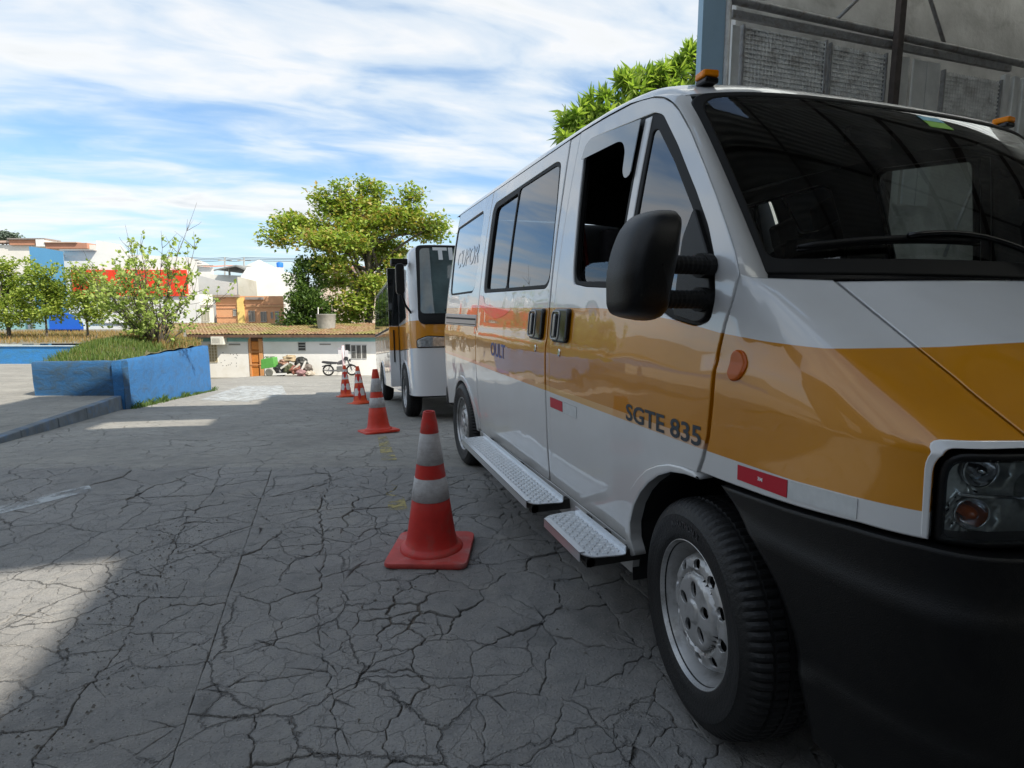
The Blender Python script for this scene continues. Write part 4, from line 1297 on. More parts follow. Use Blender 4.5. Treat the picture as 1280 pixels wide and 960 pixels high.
def slab(cell, kind, mb=None):
    n0 = len(cell)
    pts = []
    for i in range(n0):
        a, b = V(cell[i]), V(cell[(i + 1) % n0])
        l = (b - a).length
        if l < 0.004: continue
        k = max(1, int(l / 0.014))
        for j in range(k):
            p = a.lerp(b, j / k)
            pts.append((p.x, p.y))
    if len(pts) < 4: return
    w = []
    for p in pts:
        dx, dy = wob(p[0], p[1], 0)
        w.append((p[0] + dx, p[1] + dy))
    cx_ = sum(p[0] for p in w) / len(w); cy_ = sum(p[1] for p in w) / len(w)
    base = 0.0007 if kind == 0 else 0.0011
    q = []
    for p in w:
        # gap varies along the cracks: hairline here, open there
        g = base + 0.012 * max(0.0, noise.noise((p[0] * 2.3, p[1] * 2.3, 4.4)) - 0.12) * (1.0 if kind else 0.35) + 0.002 * noise.noise((p[0] * 30, p[1] * 30, 0))
        if kind == 1: g += 0.0008 * (1 + noise.noise((p[0] * 9, p[1] * 9, 8)))
        v = V((cx_ - p[0], cy_ - p[1])); l = v.length
        g = max(0.0008, g)
        if l > 1e-6: v /= l
        q.append((p[0] + v.x * g, p[1] + v.y * g))
    q = ccw(q)
    tx, ty = rnd.uniform(-0.016, 0.016), rnd.uniform(-0.02, 0.02)
    hz = rnd.uniform(-0.0025, 0.0018) if kind else rnd.uniform(-0.001, 0.0006)
    m = MB() if mb is None else mb
    def Z(x, y): return hz + (x - cx_) * tx + (y - cy_) * ty + 0.003 * noise.noise((x * 4, y * 4, 2.0))
    n = len(q)
    cc = lambda p, f: (p[0] + (cx_ - p[0]) * f, p[1] + (cy_ - p[1]) * f)
    def ring(dist, dz):
        r = []
        for p in q:
            v = V((cx_ - p[0], cy_ - p[1])); l = v.length
            d = min(dist, l * 0.6)
            if l > 1e-6: v *= d / l
            x, y = p[0] + v.x, p[1] + v.y
            r.append(V((x, y, Z(x, y) - dz * (0.6 + 0.8 * abs(noise.noise((x * 20, y * 20, 6)))))))
        return r
    R = [ring(0.0, 0.020), ring(0.0, 0.0030), ring(0.0018, 0.0008), ring(0.0070, 0.0)]
    inner = ring(0.06, 0.0)
    vs = [v for r in R for v in r] + inner + [V((cx_, cy_, Z(cx_, cy_)))]
    fs = [(i * n + k, i * n + (k + 1) % n, (i + 1) * n + (k + 1) % n, (i + 1) * n + k) for i in range(4) for k in range(n)]
    fs += [(4 * n + k, 4 * n + (k + 1) % n, 5 * n) for k in range(n)]
    if mb is not None:
        m.add(vs, fs); return
    m.add(vs, fs)
    o = m.build('asphalt_slab', M_ASPH, road, smooth=True)
    return o
crumbs = MB()
for c, k in cells:
    if area(c) < 0.0008: continue
    slab(c, k, crumbs if area(c) < 0.012 else None)
o = crumbs.build('small_fragments', M_ASPH, road, smooth=True); o['kind'] = 'stuff'
mb_ = MB()
for c, k in far_cells:
    if area(c) < 0.001: continue
    slab(c, k, mb_)
o = mb_.build('broken_asphalt', M_ASPH, road, smooth=True); o['kind'] = 'stuff'
# the rest of the yard as one worn sheet
m = MB()
for (x0, x1, y0, y1) in ((-10, -2.6, -14, 6.0), (-2.6, -0.80, -14, 1.2), (-0.8, -0.06, -14, 0.6), (-0.06, 1.05, -14, 0.9), (1.05, 3.6, -14, 0.3), (3.6, 18, -14, 7.0)):
    rows = []
    for y in frange(y0, y1, 14):
        r = []
        for x in frange(x0, x1, 8):
            u = x * FV.x + y * FV.y
            r.append(V((x, y, -0.001 if u < 4.1 else -0.03 - 0.1 * (u - 4.1))))
        rows.append(r)
    m.grid(rows, flip=True)
o = m.build('yard_asphalt', M_ASPH, road); 
# loose grit and crumbs in the broken joints
rg = random.Random(5)
m = MB()
for _ in range(2600):
    if rg.random() < 0.6:
        x, y = rg.uniform(-1.0, 1.0), rg.uniform(1.1, 4.0)
        if abs(x + 0.45) > 0.2 and noise.noise((x * 2.3, y * 2.3, 4.4)) < -0.05: continue
    else:
        x, y = rg.gauss(-0.82, 0.10), rg.uniform(1.5, 3.6)
    s = rg.uniform(0.0012, 0.0045) if rg.random() < 0.93 else rg.uniform(0.005, 0.010)
    z = 0.001
    a = rg.uniform(0, 6.28)
    vs = [V((x + s * cos(a + k * 2.1) * rg.uniform(0.7, 1.2), y + s * sin(a + k * 2.1) * rg.uniform(0.7, 1.2), z)) for k in range(3)] + [V((x, y, z + s * 0.8))]
    m.add(vs, [(0, 1, 3), (1, 2, 3), (2, 0, 3)])
tag(m.build('loose_grit', mat('grit', (0.17, 0.16, 0.145), 0.9, var=0.4, scale=60)), kind='stuff')

# painted marks on the road, worn
def worn_paint(name, col, thr=0.5, sc=9.0):
    m, t, p = newmat(name)
    c = N(t, 'ShaderNodeTexCoord')
    n = N(t, 'ShaderNodeTexNoise', ins={'Scale': sc, 'Detail': 8.0, 'Roughness': 0.75}); L(t, c.outputs['Object'], n.inputs[0])
    f = ramp(t, n.outputs[0], [(thr - 0.06, 0.0), (thr + 0.08, 0.8)])
    L(t, mixc(t, 0.25, col, (0.2, 0.2, 0.19)), p.inputs['Base Color'])
    p.inputs['Roughness'].default_value = 0.8
    L(t, f, p.inputs['Alpha'])
    return m
def mark(px_pts, name, m_):
    pts = []
    for (x, y) in px_pts:
        u = x * FV.x + y * FV.y
        pts.append(V((x, y, gz(x, y) + (0.020 if u > 4.2 else 0.004))))
    m = MB(); n = len(pts)
    c = sum(pts, V((0, 0, 0))) / n
    m.add(pts + [c], [(i, (i + 1) % n, n) for i in range(n)])
    return tag(m.build(name, m_), kind='structure')
YEL = worn_paint('worn_yellow_paint', (0.55, 0.45, 0.14), 0.50)
WHT = worn_paint('worn_white_paint', (0.62, 0.66, 0.68), 0.47, 5)
mark([(0.38, 4.6), (0.50, 4.55), (0.56, 6.0), (0.47, 6.1)], 'road_marking', YEL)
mark([(0.31, 3.35), (0.42, 3.3), (0.45, 4.1), (0.35, 4.15)], 'road_marking', YEL)
mark([(-2.25, 3.9), (-2.15, 3.75), (-1.55, 4.35), (-1.62, 4.5)], 'road_marking', WHT)
mark([(-2.6, 13.0), (-1.6, 12.2), (-1.0, 14.5), (-1.5, 20), (-2.8, 20)], 'road_marking', WHT)

# pavement on the left with its kerb
def zs(x, y):
    u = x * FV.x + y * FV.y
    return -0.06 - 0.049 * (max(u, 3.5) - 5.6) if u < 24 else -0.06 - 0.049 * 18.4
KL = lambda y: -3.11 - 0.05 * (y - 6.9)
m = MB(); rows = []
for y in [5.2, 6, 7, 8, 9, 10, 11, 12, 14, 17, 20, 24, 28]:
    xe = KL(y) - 0.10 if y <= 17 else -0.205 * y
    rows.append([V((x, y, zs(x, y))) for x in [-40, -28, -20, -15, -11, -8.5, -7.5, -7.0, -6.4, lerp(-6.2, xe, 0.5), xe]])
m.grid(rows)
pav = tag(m.build('pavement', M_PAVE, smooth=True), kind='structure')
rk = random.Random(3)
y = 5.2
while y < 16.5:
    y1 = y + 0.98
    m = MB()
    x0a, x1a, x0b, x1b = KL(y) - 0.13, KL(y), KL(y1) - 0.13, KL(y1)
    vs = []
    j = rk.uniform(-0.01, 0.01)
    for (x, yy) in ((x0a, y), (x1a + j, y), (x1b + j, y1), (x0b, y1)):
        vs.append(V((x, yy, gz(x, yy) - 0.2)))
    for (x, yy) in ((x0a, y), (x1a + j - 0.015, y), (x1b + j - 0.015, y1), (x0b, y1)):
        vs.append(V((x, yy, zs(x, yy) + 0.004)))
    m.add(vs, [(0, 1, 5, 4), (1, 2, 6, 5), (2, 3, 7, 6), (3, 0, 4, 7), (4, 5, 6, 7)])
    m.build('kerb_stone', mat('blue_kerb', (0.13, 0.155, 0.18), 0.85, var=0.3, scale=4, dirt=(0.06, 0.16, 0.32), bump=0.5, bscale=25), pav, bevel=0.012)
    y = y1 + 0.012

# ================================================================== planter
def paint_mat(name, col, dirt, streak=True, thr=0.5, strength=0.8):
    m, t, p = newmat(name)
    c = N(t, 'ShaderNodeTexCoord')
    mp_ = N(t, 'ShaderNodeMapping'); mp_.inputs['Scale'].default_value = (1.0, 1.0, 2.2); L(t, c.outputs['Object'], mp_.inputs[0])
    n = N(t, 'ShaderNodeTexNoise', ins={'Scale': 3.0, 'Detail': 10.0, 'Roughness': 0.7, 'Distortion': 0.8}); L(t, mp_.outputs[0], n.inputs[0])
    n2_ = N(t, 'ShaderNodeTexNoise', ins={'Scale': 22.0, 'Detail': 6.0, 'Roughness': 0.7}); L(t, c.outputs['Object'], n2_.inputs[0])
    f = math_n(t, 'MULTIPLY', ramp(t, n.outputs[0], [(thr - 0.08, 0.0), (thr + 0.16, 1.0)]), ramp(t, n2_.outputs[0], [(0.35, 0.5), (0.6, 1.0)]))
    base = ramp(t, n2_.outputs[0], [(0.3, tuple(q * 0.85 for q in col)), (0.7, tuple(min(1, q * 1.12) for q in col))])
    L(t, mixc(t, math_n(t, 'MULTIPLY', f, strength), base, dirt), p.inputs['Base Color'])
    p.inputs['Roughness'].default_value = 0.75
    b = N(t, 'ShaderNodeBump', ins={'Strength': 0.8, 'Distance': 0.02}); L(t, math_n(t, 'ADD', n.outputs[0], math_n(t, 'MULTIPLY', n2_.outputs[0], 0.4)), b.inputs['Height']); L(t, b.outputs[0], p.inputs['Normal'])
    return m
M_BLUE = paint_mat('blue_wall_paint', (0.026, 0.150, 0.38), (0.05, 0.085, 0.12), thr=0.55, strength=0.75)
M_BLUED = paint_mat('stained_blue_paint', (0.020, 0.105, 0.25), (0.045, 0.06, 0.05), thr=0.47)
P0, P1, P2, P3 = (-4.71, 11.33), (-3.28, 10.87), (-3.15, 17.35), (-5.4, 18.0)
planter = empty('planter', (P1[0], P1[1], gz(*P1)), label='blue painted planter wall with grass and a shrub, beside the pavement on the left', cat='planter')
PORG = planter.location.copy()
def wall_seg(a, b, z0a, z0b, z1a, z1b, th, name, m_, wig=0.015):
    a, b = V(a), V(b); d = (b - a); l = d.length; d.normalize(); nn = V((d.y, -d.x))   # outward to the right of a->b
    m = MB(); n = max(2, int(l / 0.12)); rows = []
    prof = [(0.0, 0), (0.25, 0), (0.5, 0), (0.75, 0), (0.96, 0.0), (1.0, 0.02), (1.0, th - 0.02), (0.96, th), (0, th)]
    for i in range(n + 1):
        t = i / n
        p = a + d * (l * t)
        r = []
        for f, off in prof:
            z0 = lerp(z0a, z0b, t); z1 = lerp(z1a, z1b, t) + 0.018 * noise.noise((t * l * 1.5, 7, 0)) + 0.008 * noise.noise((t * l * 6, 7, 0))
            w = wig * noise.noise((t * l * 1.3, f * 2, 3)) + 0.4 * wig * noise.noise((t * l * 5, f * 6, 3)) if off < th * 0.5 else 0
            q = p - nn * (off + w)
            r.append(V((q.x, q.y, lerp(z0, z1, f))))
        rows.append(r)
    m.grid(rows)
    m.add(rows[0], [tuple(range(len(prof)))]); m.add(rows[-1], [tuple(range(len(prof)))[::-1]])
    return m.build(name, m_, planter, PORG, angle=radians(40))
wall_seg(P0, P1, zs(*P0) - 0.1, zs(*P1) - 0.35, 0.325, 0.345, 0.15, 'planter_wall', M_BLUED)
wall_seg((P1[0], P1[1]), P2, gz(*P1) - 0.1, gz(*P2) - 0.1, 0.345, 0.19, 0.15, 'planter_wall', M_BLUE, 0.03)
wall_seg(P2, P3, gz(*P2) - 0.1, gz(*P3) - 0.1, 0.19, 0.19, 0.15, 'planter_wall', M_BLUE)
wall_seg(P3, P0, gz(*P3) - 0.1, zs(*P0) - 0.1, 0.19, 0.325, 0.15, 'planter_wall', M_BLUED)
def soil_h(s, t):
    """s across 0..1 from left to right, t along 0..1"""
    p = V(P0).lerp(V(P3), t).lerp(V(P1).lerp(V(P2), t), s)
    base = lerp(0.30, 0.16, t)
    h = base + 0.42 * sin(pi * min(1, max(0, s))) ** 0.7 * sstep(t, 0, 0.35) * (1 - 0.3 * sstep(t, 0.7, 1)) * 0.62 + 0.04 * noise.noise((p.x * 2, p.y * 2, 0))
    return V((p.x, p.y, h))
m = MB(); m.grid([[soil_h(s, t) for s in frange(0.05, 0.95, 14)] for t in frange(0.02, 0.98, 26)], flip=True)
m.build('soil', mat('planter_soil', (0.10, 0.09, 0.05), 0.95, var=0.3, scale=8, dirt=(0.05, 0.10, 0.02)), planter, PORG, smooth=True)
def leafmat(name, cols, trans=0.35, rough=0.55, scale=2.5, island=True):
    m = bpy.data.materials.new(name); m.use_nodes = True; MATS[name] = m
    t = m.node_tree; p = t.nodes['Principled BSDF']
    g = N(t, 'ShaderNodeNewGeometry')
    c = N(t, 'ShaderNodeTexCoord')
    n = N(t, 'ShaderNodeTexNoise', ins={'Scale': scale, 'Detail': 3.0}); L(t, c.outputs['Object'], n.inputs[0])
    f = math_n(t, 'ADD', math_n(t, 'MULTIPLY', g.outputs['Random Per Island'], 0.6), math_n(t, 'MULTIPLY', n.outputs[0], 0.55))
    k = len(cols) - 1
    col = ramp(t, f, [(0.15 + 0.75 * i / k, c_) for i, c_ in enumerate(cols)])
    L(t, col, p.inputs['Base Color']); p.inputs['Roughness'].default_value = rough
    tl = N(t, 'ShaderNodeBsdfTranslucent'); L(t, mixc(t, 1.0, col, (1.3, 1.4, 0.7), 'MULTIPLY'), tl.inputs[0])
    mx = N(t, 'ShaderNodeMixShader', ins={'Fac': trans}); L(t, p.outputs[0], mx.inputs[1]); L(t, tl.outputs[0], mx.inputs[2])
    L(t, mx.outputs[0], t.nodes['Material Output'].inputs[0])
    return m
M_GRASS = leafmat('green_grass', [(0.05, 0.10, 0.015), (0.10, 0.17, 0.03), (0.20, 0.21, 0.06)], scale=1.2)
M_DRY = leafmat('dry_grass', [(0.16, 0.15, 0.05), (0.30, 0.22, 0.08), (0.36, 0.20, 0.08)], scale=1.2)
def blades(n, place, hmin, hmax, seed, w=0.006, lean=0.5):
    r = random.Random(seed); m = MB()
    for _ in range(n):
        p, k = place(r)
        a = r.uniform(0, 6.28); h = r.uniform(hmin, hmax) * k
        d = V((cos(a), sin(a), 0)); e = V((-sin(a), cos(a), 0))
        b = r.uniform(0.1, lean) * h
        m.add([p - e * w, p + e * w, p + d * b * 0.4 + V((0, 0, h * 0.6)) + e * w * 0.7, p + d * b + V((0, 0, h))], [(0, 1, 2), (0, 2, 3)])
    return m
def pl(r):
    s, t = r.random(), r.random() ** 0.8
    s = 0.06 + 0.88 * s; t = 0.02 + 0.96 * t
    return soil_h(s, t), 1.0
tag(blades(9000, pl, 0.05, 0.16, 21, w=0.007).build('grass', M_GRASS, planter, PORG), kind='stuff')
def pl2(r):
    s, t = r.uniform(0.35, 0.95), r.uniform(0.45, 0.98)
    return soil_h(s, t), 1.0
tag(blades(3500, pl2, 0.06, 0.2, 22, w=0.008).build('dry_grass', M_DRY, planter, PORG), kind='stuff')
def pl3(r):
    y = r.uniform(10.9, 17.4); k = max(0.0, noise.noise((y * 1.7, 0.3, 0)) + 0.25)
    x = -3.24 + 0.02 * (y - 10.9) + abs(r.gauss(0, 0.05))
    return V((x, y, gz(x, y) + 0.01)), 0.3 + k * 1.6
tag(blades(1300, pl3, 0.04, 0.16, 23, w=0.007, lean=1.0).build('wall_foot_weeds', leafmat('weeds', [(0.04, 0.09, 0.015), (0.10, 0.16, 0.03)])), kind='stuff')

# ================================================================== trees
def limb(m, p0, d, length, r0, r1, rng, wig=0.12, seg=6, up=0.0):
    pts = [p0]; n = 5
    d = d.normalized()
    for i in range(n):
        d = (d + V((rng.uniform(-1, 1), rng.uniform(-1, 1), rng.uniform(-0.6, 1) + up)) * wig).normalized()
        pts.append(pts[-1] + d * (length / n))
    m.tube(pts, [lerp(r0, r1, i / n) for i in range(n + 1)], seg, cap=False)
    return pts
def leaf_verts(p, d, n_, l, w):
    e = d.cross(n_)
    if e.length < 1e-4: e = V((1, 0, 0))
    e.normalize()
    tip = p + d * l
    mid = p + d * l * 0.45 + n_ * l * 0.06
    return [p, mid + e * w, tip - n_ * l * 0.08, mid - e * w]
def rnd_dir(rng, zb=0.0):
    while True:
        v = V((rng.uniform(-1, 1), rng.uniform(-1, 1), rng.uniform(-1, 1)))
        if 0.05 < v.length < 1:
            v.normalize(); v.z += zb; return v.normalized()
def tree(name, base, label, trunk_pts, trunk_r, blobs, nleaf, leaf, leafm, barkm, seed, cat='tree', group=None, limbs=True, cluster=9, spread=0.28, flat=0.0):
    """blobs: (centre, (rx, ry, rz), weight), in metres from the base"""
    rng = random.Random(seed)
    root = empty(name, base, label=label, cat=cat, group=group)
    m = MB()
    tp = [V(p) for p in trunk_pts]
    k = len(tp)
    m.tube(tp, [lerp(trunk_r, trunk_r * 0.45, i / (k - 1)) for i in range(k)], 8, cap=False)
    if limbs:
        for c, r, w in blobs:
            c = V(c)
            s = tp[min(k - 1, max(1, int(k * (0.45 + 0.5 * rng.random()))))]
            mid = s.lerp(c, 0.5) + V((0, 0, (c - s).length * 0.06)) + rnd_dir(rng) * 0.05 * (c - s).length
            m.tube([s, s.lerp(mid, 0.5) + rnd_dir(rng) * 0.03, mid, mid.lerp(c, 0.6), c], [trunk_r * 0.45, trunk_r * 0.36, trunk_r * 0.28, trunk_r * 0.2, trunk_r * 0.12], 6, cap=False)
            for _ in range(5):
                e = c + V((rng.uniform(-1, 1) * r[0], rng.uniform(-1, 1) * r[1], rng.uniform(-0.5, 0.8) * r[2])) * 0.85
                m.tube([mid.lerp(c, 0.5), mid.lerp(c, 0.5).lerp(e, 0.5) + V((0, 0, 0.05)), e], [trunk_r * 0.14, trunk_r * 0.09, trunk_r * 0.04], 4, cap=False)
    m.build('trunk', barkm, root, smooth=True)
    m = MB()
    tot = sum(b[2] for b in blobs)
    for c, r, w in blobs:
        c = V(c); n = int(nleaf * w / tot / cluster)
        for _ in range(n):
            v = rnd_dir(rng) * (rng.random() ** 0.42)
            p = c + V((v.x * r[0], v.y * r[1], v.z * r[2]))
            if noise.noise(p * (1.1 / max(0.3, min(r)))) < -0.14: continue
            out = V((v.x, v.y, v.z * 0.6 + 0.25))
            sp = spread * rng.uniform(0.5, 1.2)
            for _ in range(cluster):
                d = (rnd_dir(rng) + out * 0.7)
                d.z *= (1 - flat)
                d.normalize()
                nn_ = (V((0, 0, 1)) + rnd_dir(rng) * 0.7).normalized()
                nn_ = (nn_ - d * nn_.dot(d))
                if nn_.length < 1e-3: continue
                nn_.normalize()
                q = p + rnd_dir(rng) * sp
                l = leaf[0] * rng.uniform(0.7, 1.25)
                m.add(leaf_verts(q, d, nn_, l, leaf[1] * l / leaf[0]), [(0, 1, 2), (0, 2, 3)])
    o = m.build('crown', leafm, root)
    return root
M_BARK = mat('bark', (0.10, 0.085, 0.065), 0.9, var=0.35, scale=8, bump=0.8, bscale=20)
L_ALM = leafmat('almond_leaves', [(0.08, 0.14, 0.02), (0.17, 0.27, 0.035), (0.30, 0.39, 0.06), (0.38, 0.42, 0.09), (0.40, 0.26, 0.08)], scale=0.35)
L_DRK = leafmat('dark_leaves', [(0.04, 0.08, 0.015), (0.08, 0.15, 0.03), (0.16, 0.24, 0.05)], scale=0.5)
L_YEL = leafmat('yellow_green_leaves', [(0.11, 0.18, 0.03), (0.24, 0.32, 0.05), (0.42, 0.46, 0.09)], scale=0.6)
L_FRG = leafmat('fresh_leaves', [(0.12, 0.21, 0.03), (0.25, 0.36, 0.06), (0.40, 0.48, 0.12)], scale=1.0, trans=0.45)

def vp_(r, u, z): return RV * r + FV * u + V((0, 0, z))
# the big spreading tree behind the low house
D = 38.0
tb = at(463, 420, D); tb.z = gz(tb.x, tb.y)
def rel(px, py, dd=0.0): return at(px, py, D + dd) - tb
def size(px, d): return px * d / 700.0
bl = []
for (px, py, w, h, dd) in ((375, 283, 62, 15, 0), (345, 297, 34, 9, -1), (440, 262, 80, 26, 1), (500, 272, 60, 24, 0), (535, 290, 44, 14, 1), (430, 303, 70, 13, -2), (470, 312, 80, 18, 2), (415, 330, 44, 12, -2), (500, 330, 60, 18, 1),
                            (470, 355, 64, 18, 0), (440, 378, 46, 13, -1), (490, 385, 40, 12, 0), (425, 236, 26, 9, 0), (468, 240, 28, 11, 1), (515, 245, 24, 12, 0), (402, 245, 16, 6, 0), (545, 278, 24, 8, 0), (395, 300, 42, 10, -2), (360, 275, 22, 6, 0), (455, 285, 90, 14, 0), (452, 232, 14, 8, 1), (440, 395, 40, 12, 0), (420, 352, 36, 12, 2)):
    bl.append((rel(px, py, dd), (size(w / 1.9, D), size(w / 2.6, D), size(h / 2.7, D)), w * h))
tree('almond_tree', tb, 'wide spreading tree in layered tiers rising behind the low tiled house', [(0, 0, 0), (0.1, 0, 1.5), (-0.1, 0.1, 3.0), (0.15, 0, 4.6), (0.05, 0.1, 6.4), (0.2, 0, 8.2), (0, 0, 9.5)], 0.32, bl, 38000, (0.28, 0.09), L_ALM, M_BARK, 4, spread=0.62, flat=0.30)
D = 36.0
tb = at(386, 420, D); tb.z = gz(tb.x, tb.y)
bl = [(rel(px, py, dd), (size(w / 2, D), size(w / 2.4, D), size(h / 2, D)), w * h) for (px, py, w, h, dd) in ((386, 332, 34, 30, 0), (384, 350, 50, 34, 0), (378, 372, 44, 34, -0.5), (395, 378, 44, 40, 0), (368, 398, 34, 22, -0.5), (405, 400, 36, 22, 0), (385, 400, 46, 22, 0))]
tree('bushy_tree', tb, 'dense dark green bushy tree left of the wide spreading tree', [(0, 0, 0), (0.05, 0, 1.5), (0, 0, 3.2), (0.1, 0, 5)], 0.16, bl, 13000, (0.20, 0.07), L_DRK, M_BARK, 5, spread=0.25)

# trees on the lot at the left
D = 24.0
spec = [('round_tree', 'yellow green tree at the left edge behind the low blue wall', 12, 427, [(12, 335, 60, 34, 0), (-12, 350, 60, 50, 0), (22, 365, 60, 44, 0.5), (0, 385, 70, 40, -0.5), (30, 398, 34, 26, 0), (-15, 400, 50, 30, 0)], 11000, 0.09, L_YEL),
        ('small_tree', 'small bushy tree before the tall light blue wall', 59, 425, [(62, 345, 46, 30, 0), (50, 365, 50, 34, 0), (70, 372, 44, 36, 0.4), (60, 390, 46, 24, 0)], 8000, 0.05, L_YEL),
        ('slender_tree', 'slender loose tree left of the bare branched shrub', 110, 424, [(104, 345, 34, 26, 0), (112, 362, 44, 34, 0), (100, 380, 34, 26, 0), (122, 385, 34, 30, 0), (112, 395, 40, 18, 0)], 5500, 0.05, L_YEL)]
for (nm, lb, px, py, bls, nl, tr, lm) in spec:
    tb = at(px, py, D)
    bl = [(rel(a, b, dd), (size(w / 2, D), size(w / 2.4, D), size(h / 2, D)), w * h) for (a, b, w, h, dd) in bls]
    top = (at(px, 345, D) - tb).z
    tree(nm, tb, lb, [(0, 0, -0.1), (0.03, 0, top * 0.3), (-0.03, 0, top * 0.6), (0, 0, top)], tr, bl, nl, (0.12, 0.045), lm, M_BARK, hash(nm) % 7 + int(px), spread=0.16)
# shrub in the planter: many bare stems from one foot with leaf clusters towards the tips
sb = soil_h(0.80, 0.50) + V((0, 0, -0.05))
shrub = empty('shrub', sb, label='tall many stemmed shrub with bare twigs growing in the blue planter', cat='shrub')
rng = random.Random(12)
m = MB(); tips = []
D = 12.6
for k in range(34):
    a = rng.uniform(0, 6.28); lean = rng.uniform(0.1, 1.15)
    L_ = rng.uniform(1.5, 2.5) * (1.12 - 0.35 * lean)
    d = V((cos(a) * lean * 1.15, sin(a) * lean * 0.9, 1.0))
    st = V((cos(a) * 0.12 * rng.random(), sin(a) * 0.12 * rng.random(), 0))
    pts = limb(m, st, d, L_, rng.uniform(0.012, 0.022), 0.004, rng, wig=0.13, seg=5)
    tall = k < 7
    if tall:
        pts2 = limb(m, pts[-1], pts[-1] - pts[-2], rng.uniform(0.4, 0.8), 0.005, 0.002, rng, wig=0.05, seg=4)
    for j in range(1, 6):
        if j >= 2 or rng.random() < 0.3:
            tips.append((pts[j], 0.5 + 0.1 * j))
        for _ in range(3):
            e = limb(m, pts[j], (pts[j] - pts[j - 1]).normalized() + rnd_dir(rng) * 0.9, rng.uniform(0.2, 0.55), 0.006, 0.002, rng, wig=0.16, seg=4)
            if rng.random() < 0.93: tips.append((e[-1], 1.0))
            if rng.random() < 0.4: tips.append((e[3], 0.7))
m.build('trunk', M_BARK, shrub, smooth=True)
m = MB()
for p, k in tips:
    if p.z > 2.45 or rng.random() < 0.25: continue
    for _ in range(int(6 * k)):
        d = (rnd_dir(rng) + V((0, 0, 0.25))).normalized(); nn_ = rnd_dir(rng)
        nn_ = (nn_ - d * nn_.dot(d)).normalized()
        l = rng.uniform(0.06, 0.11)
        m.add(leaf_verts(p + rnd_dir(rng) * rng.uniform(0, 0.07), d, nn_, l, l * 0.36), [(0, 1, 2), (0, 2, 3)])
m.build('crown', leafmat('shrub_leaves', [(0.16, 0.23, 0.04), (0.28, 0.37, 0.08), (0.44, 0.52, 0.16)], scale=2), shrub)

# leafy tree just behind the van
D = 17.0
tb = at(800, 300, D); tb.z = gz(tb.x, tb.y)
bl = [(at(px, py, D + dd) - tb, (size(w / 2, D), size(w / 2.2, D), size(h / 2, D)), w * h) for (px, py, w, h, dd) in ((722, 145, 40, 40, 0), (712, 172, 34, 40, -0.2), (758, 128, 42, 34, 0.3), (790, 108, 40, 34, 0), (830, 96, 50, 26, 0.4), (862, 78, 34, 34, 0.5), (870, 64, 30, 26, 0.5), (800, 92, 30, 22, 0.2), (705, 140, 14, 24, 0), (880, 95, 44, 40, 0.5), (770, 150, 60, 50, 0), (730, 190, 60, 50, 0), (820, 130, 80, 50, 0.6), (780, 190, 100, 60, 0.5), (850, 150, 90, 60, 1))]
rt = tree('leafy_tree', tb, 'tree with long fresh green leaves showing above the van roof', [(0, 0, 0), (0.1, 0, 2.0), (-0.2, 0, 4.0), (-0.1, 0.1, 5.6)], 0.16, bl, 9000, (0.40, 0.052), L_FRG, M_BARK, 9, cluster=20, spread=0.04)

# ================================================================== traffic cones
M_CONE = mat('red_cone_plastic', (0.56, 0.025, 0.018), 0.5, var=0.15, scale=9, bump=0.1, bscale=30, dirt=(0.30, 0.10, 0.075))
M_CONEO = mat('orange_cone_plastic', (0.78, 0.085, 0.015), 0.5, var=0.12, scale=9)
M_CONEB = mat('dusty_cone_base', (0.50, 0.06, 0.05), 0.6, var=0.2, scale=10, dirt=(0.42, 0.26, 0.24))
def band_mat():
    m, t, p = newmat('reflective_band')
    c = N(t, 'ShaderNodeTexCoord')
    n = N(t, 'ShaderNodeTexNoise', ins={'Scale': 16.0, 'Detail': 9.0, 'Roughness': 0.75}); L(t, c.outputs['Object'], n.inputs[0])
    mp_ = N(t, 'ShaderNodeMapping'); mp_.inputs['Scale'].default_value = (1, 1, 14); L(t, c.outputs['Object'], mp_.inputs[0])
    n3 = N(t, 'ShaderNodeTexNoise', ins={'Scale': 12.0, 'Detail': 3.0}); L(t, mp_.outputs[0], n3.inputs[0])
    col = ramp(t, n.outputs[0], [(0.30, (0.33, 0.31, 0.31)), (0.50, (0.47, 0.46, 0.46)), (0.66, (0.56, 0.56, 0.56)), (0.72, (0.8, 0.8, 0.8))])
    L(t, mixc(t, ramp(t, n3.outputs[0], [(0.55, 0.0), (0.7, 0.5)]), col, (0.30, 0.27, 0.27)), p.inputs['Base Color'])
    p.inputs['Roughness'].default_value = 0.45
    b = N(t, 'ShaderNodeBump', ins={'Strength': 0.5, 'Distance': 0.004}); L(t, n.outputs[0], b.inputs['Height']); L(t, b.outputs[0], p.inputs['Normal'])
    return m
M_BAND = band_mat()
def cone_r(z): return lerp(0.128, 0.0285, (z - 0.04) / 0.68)
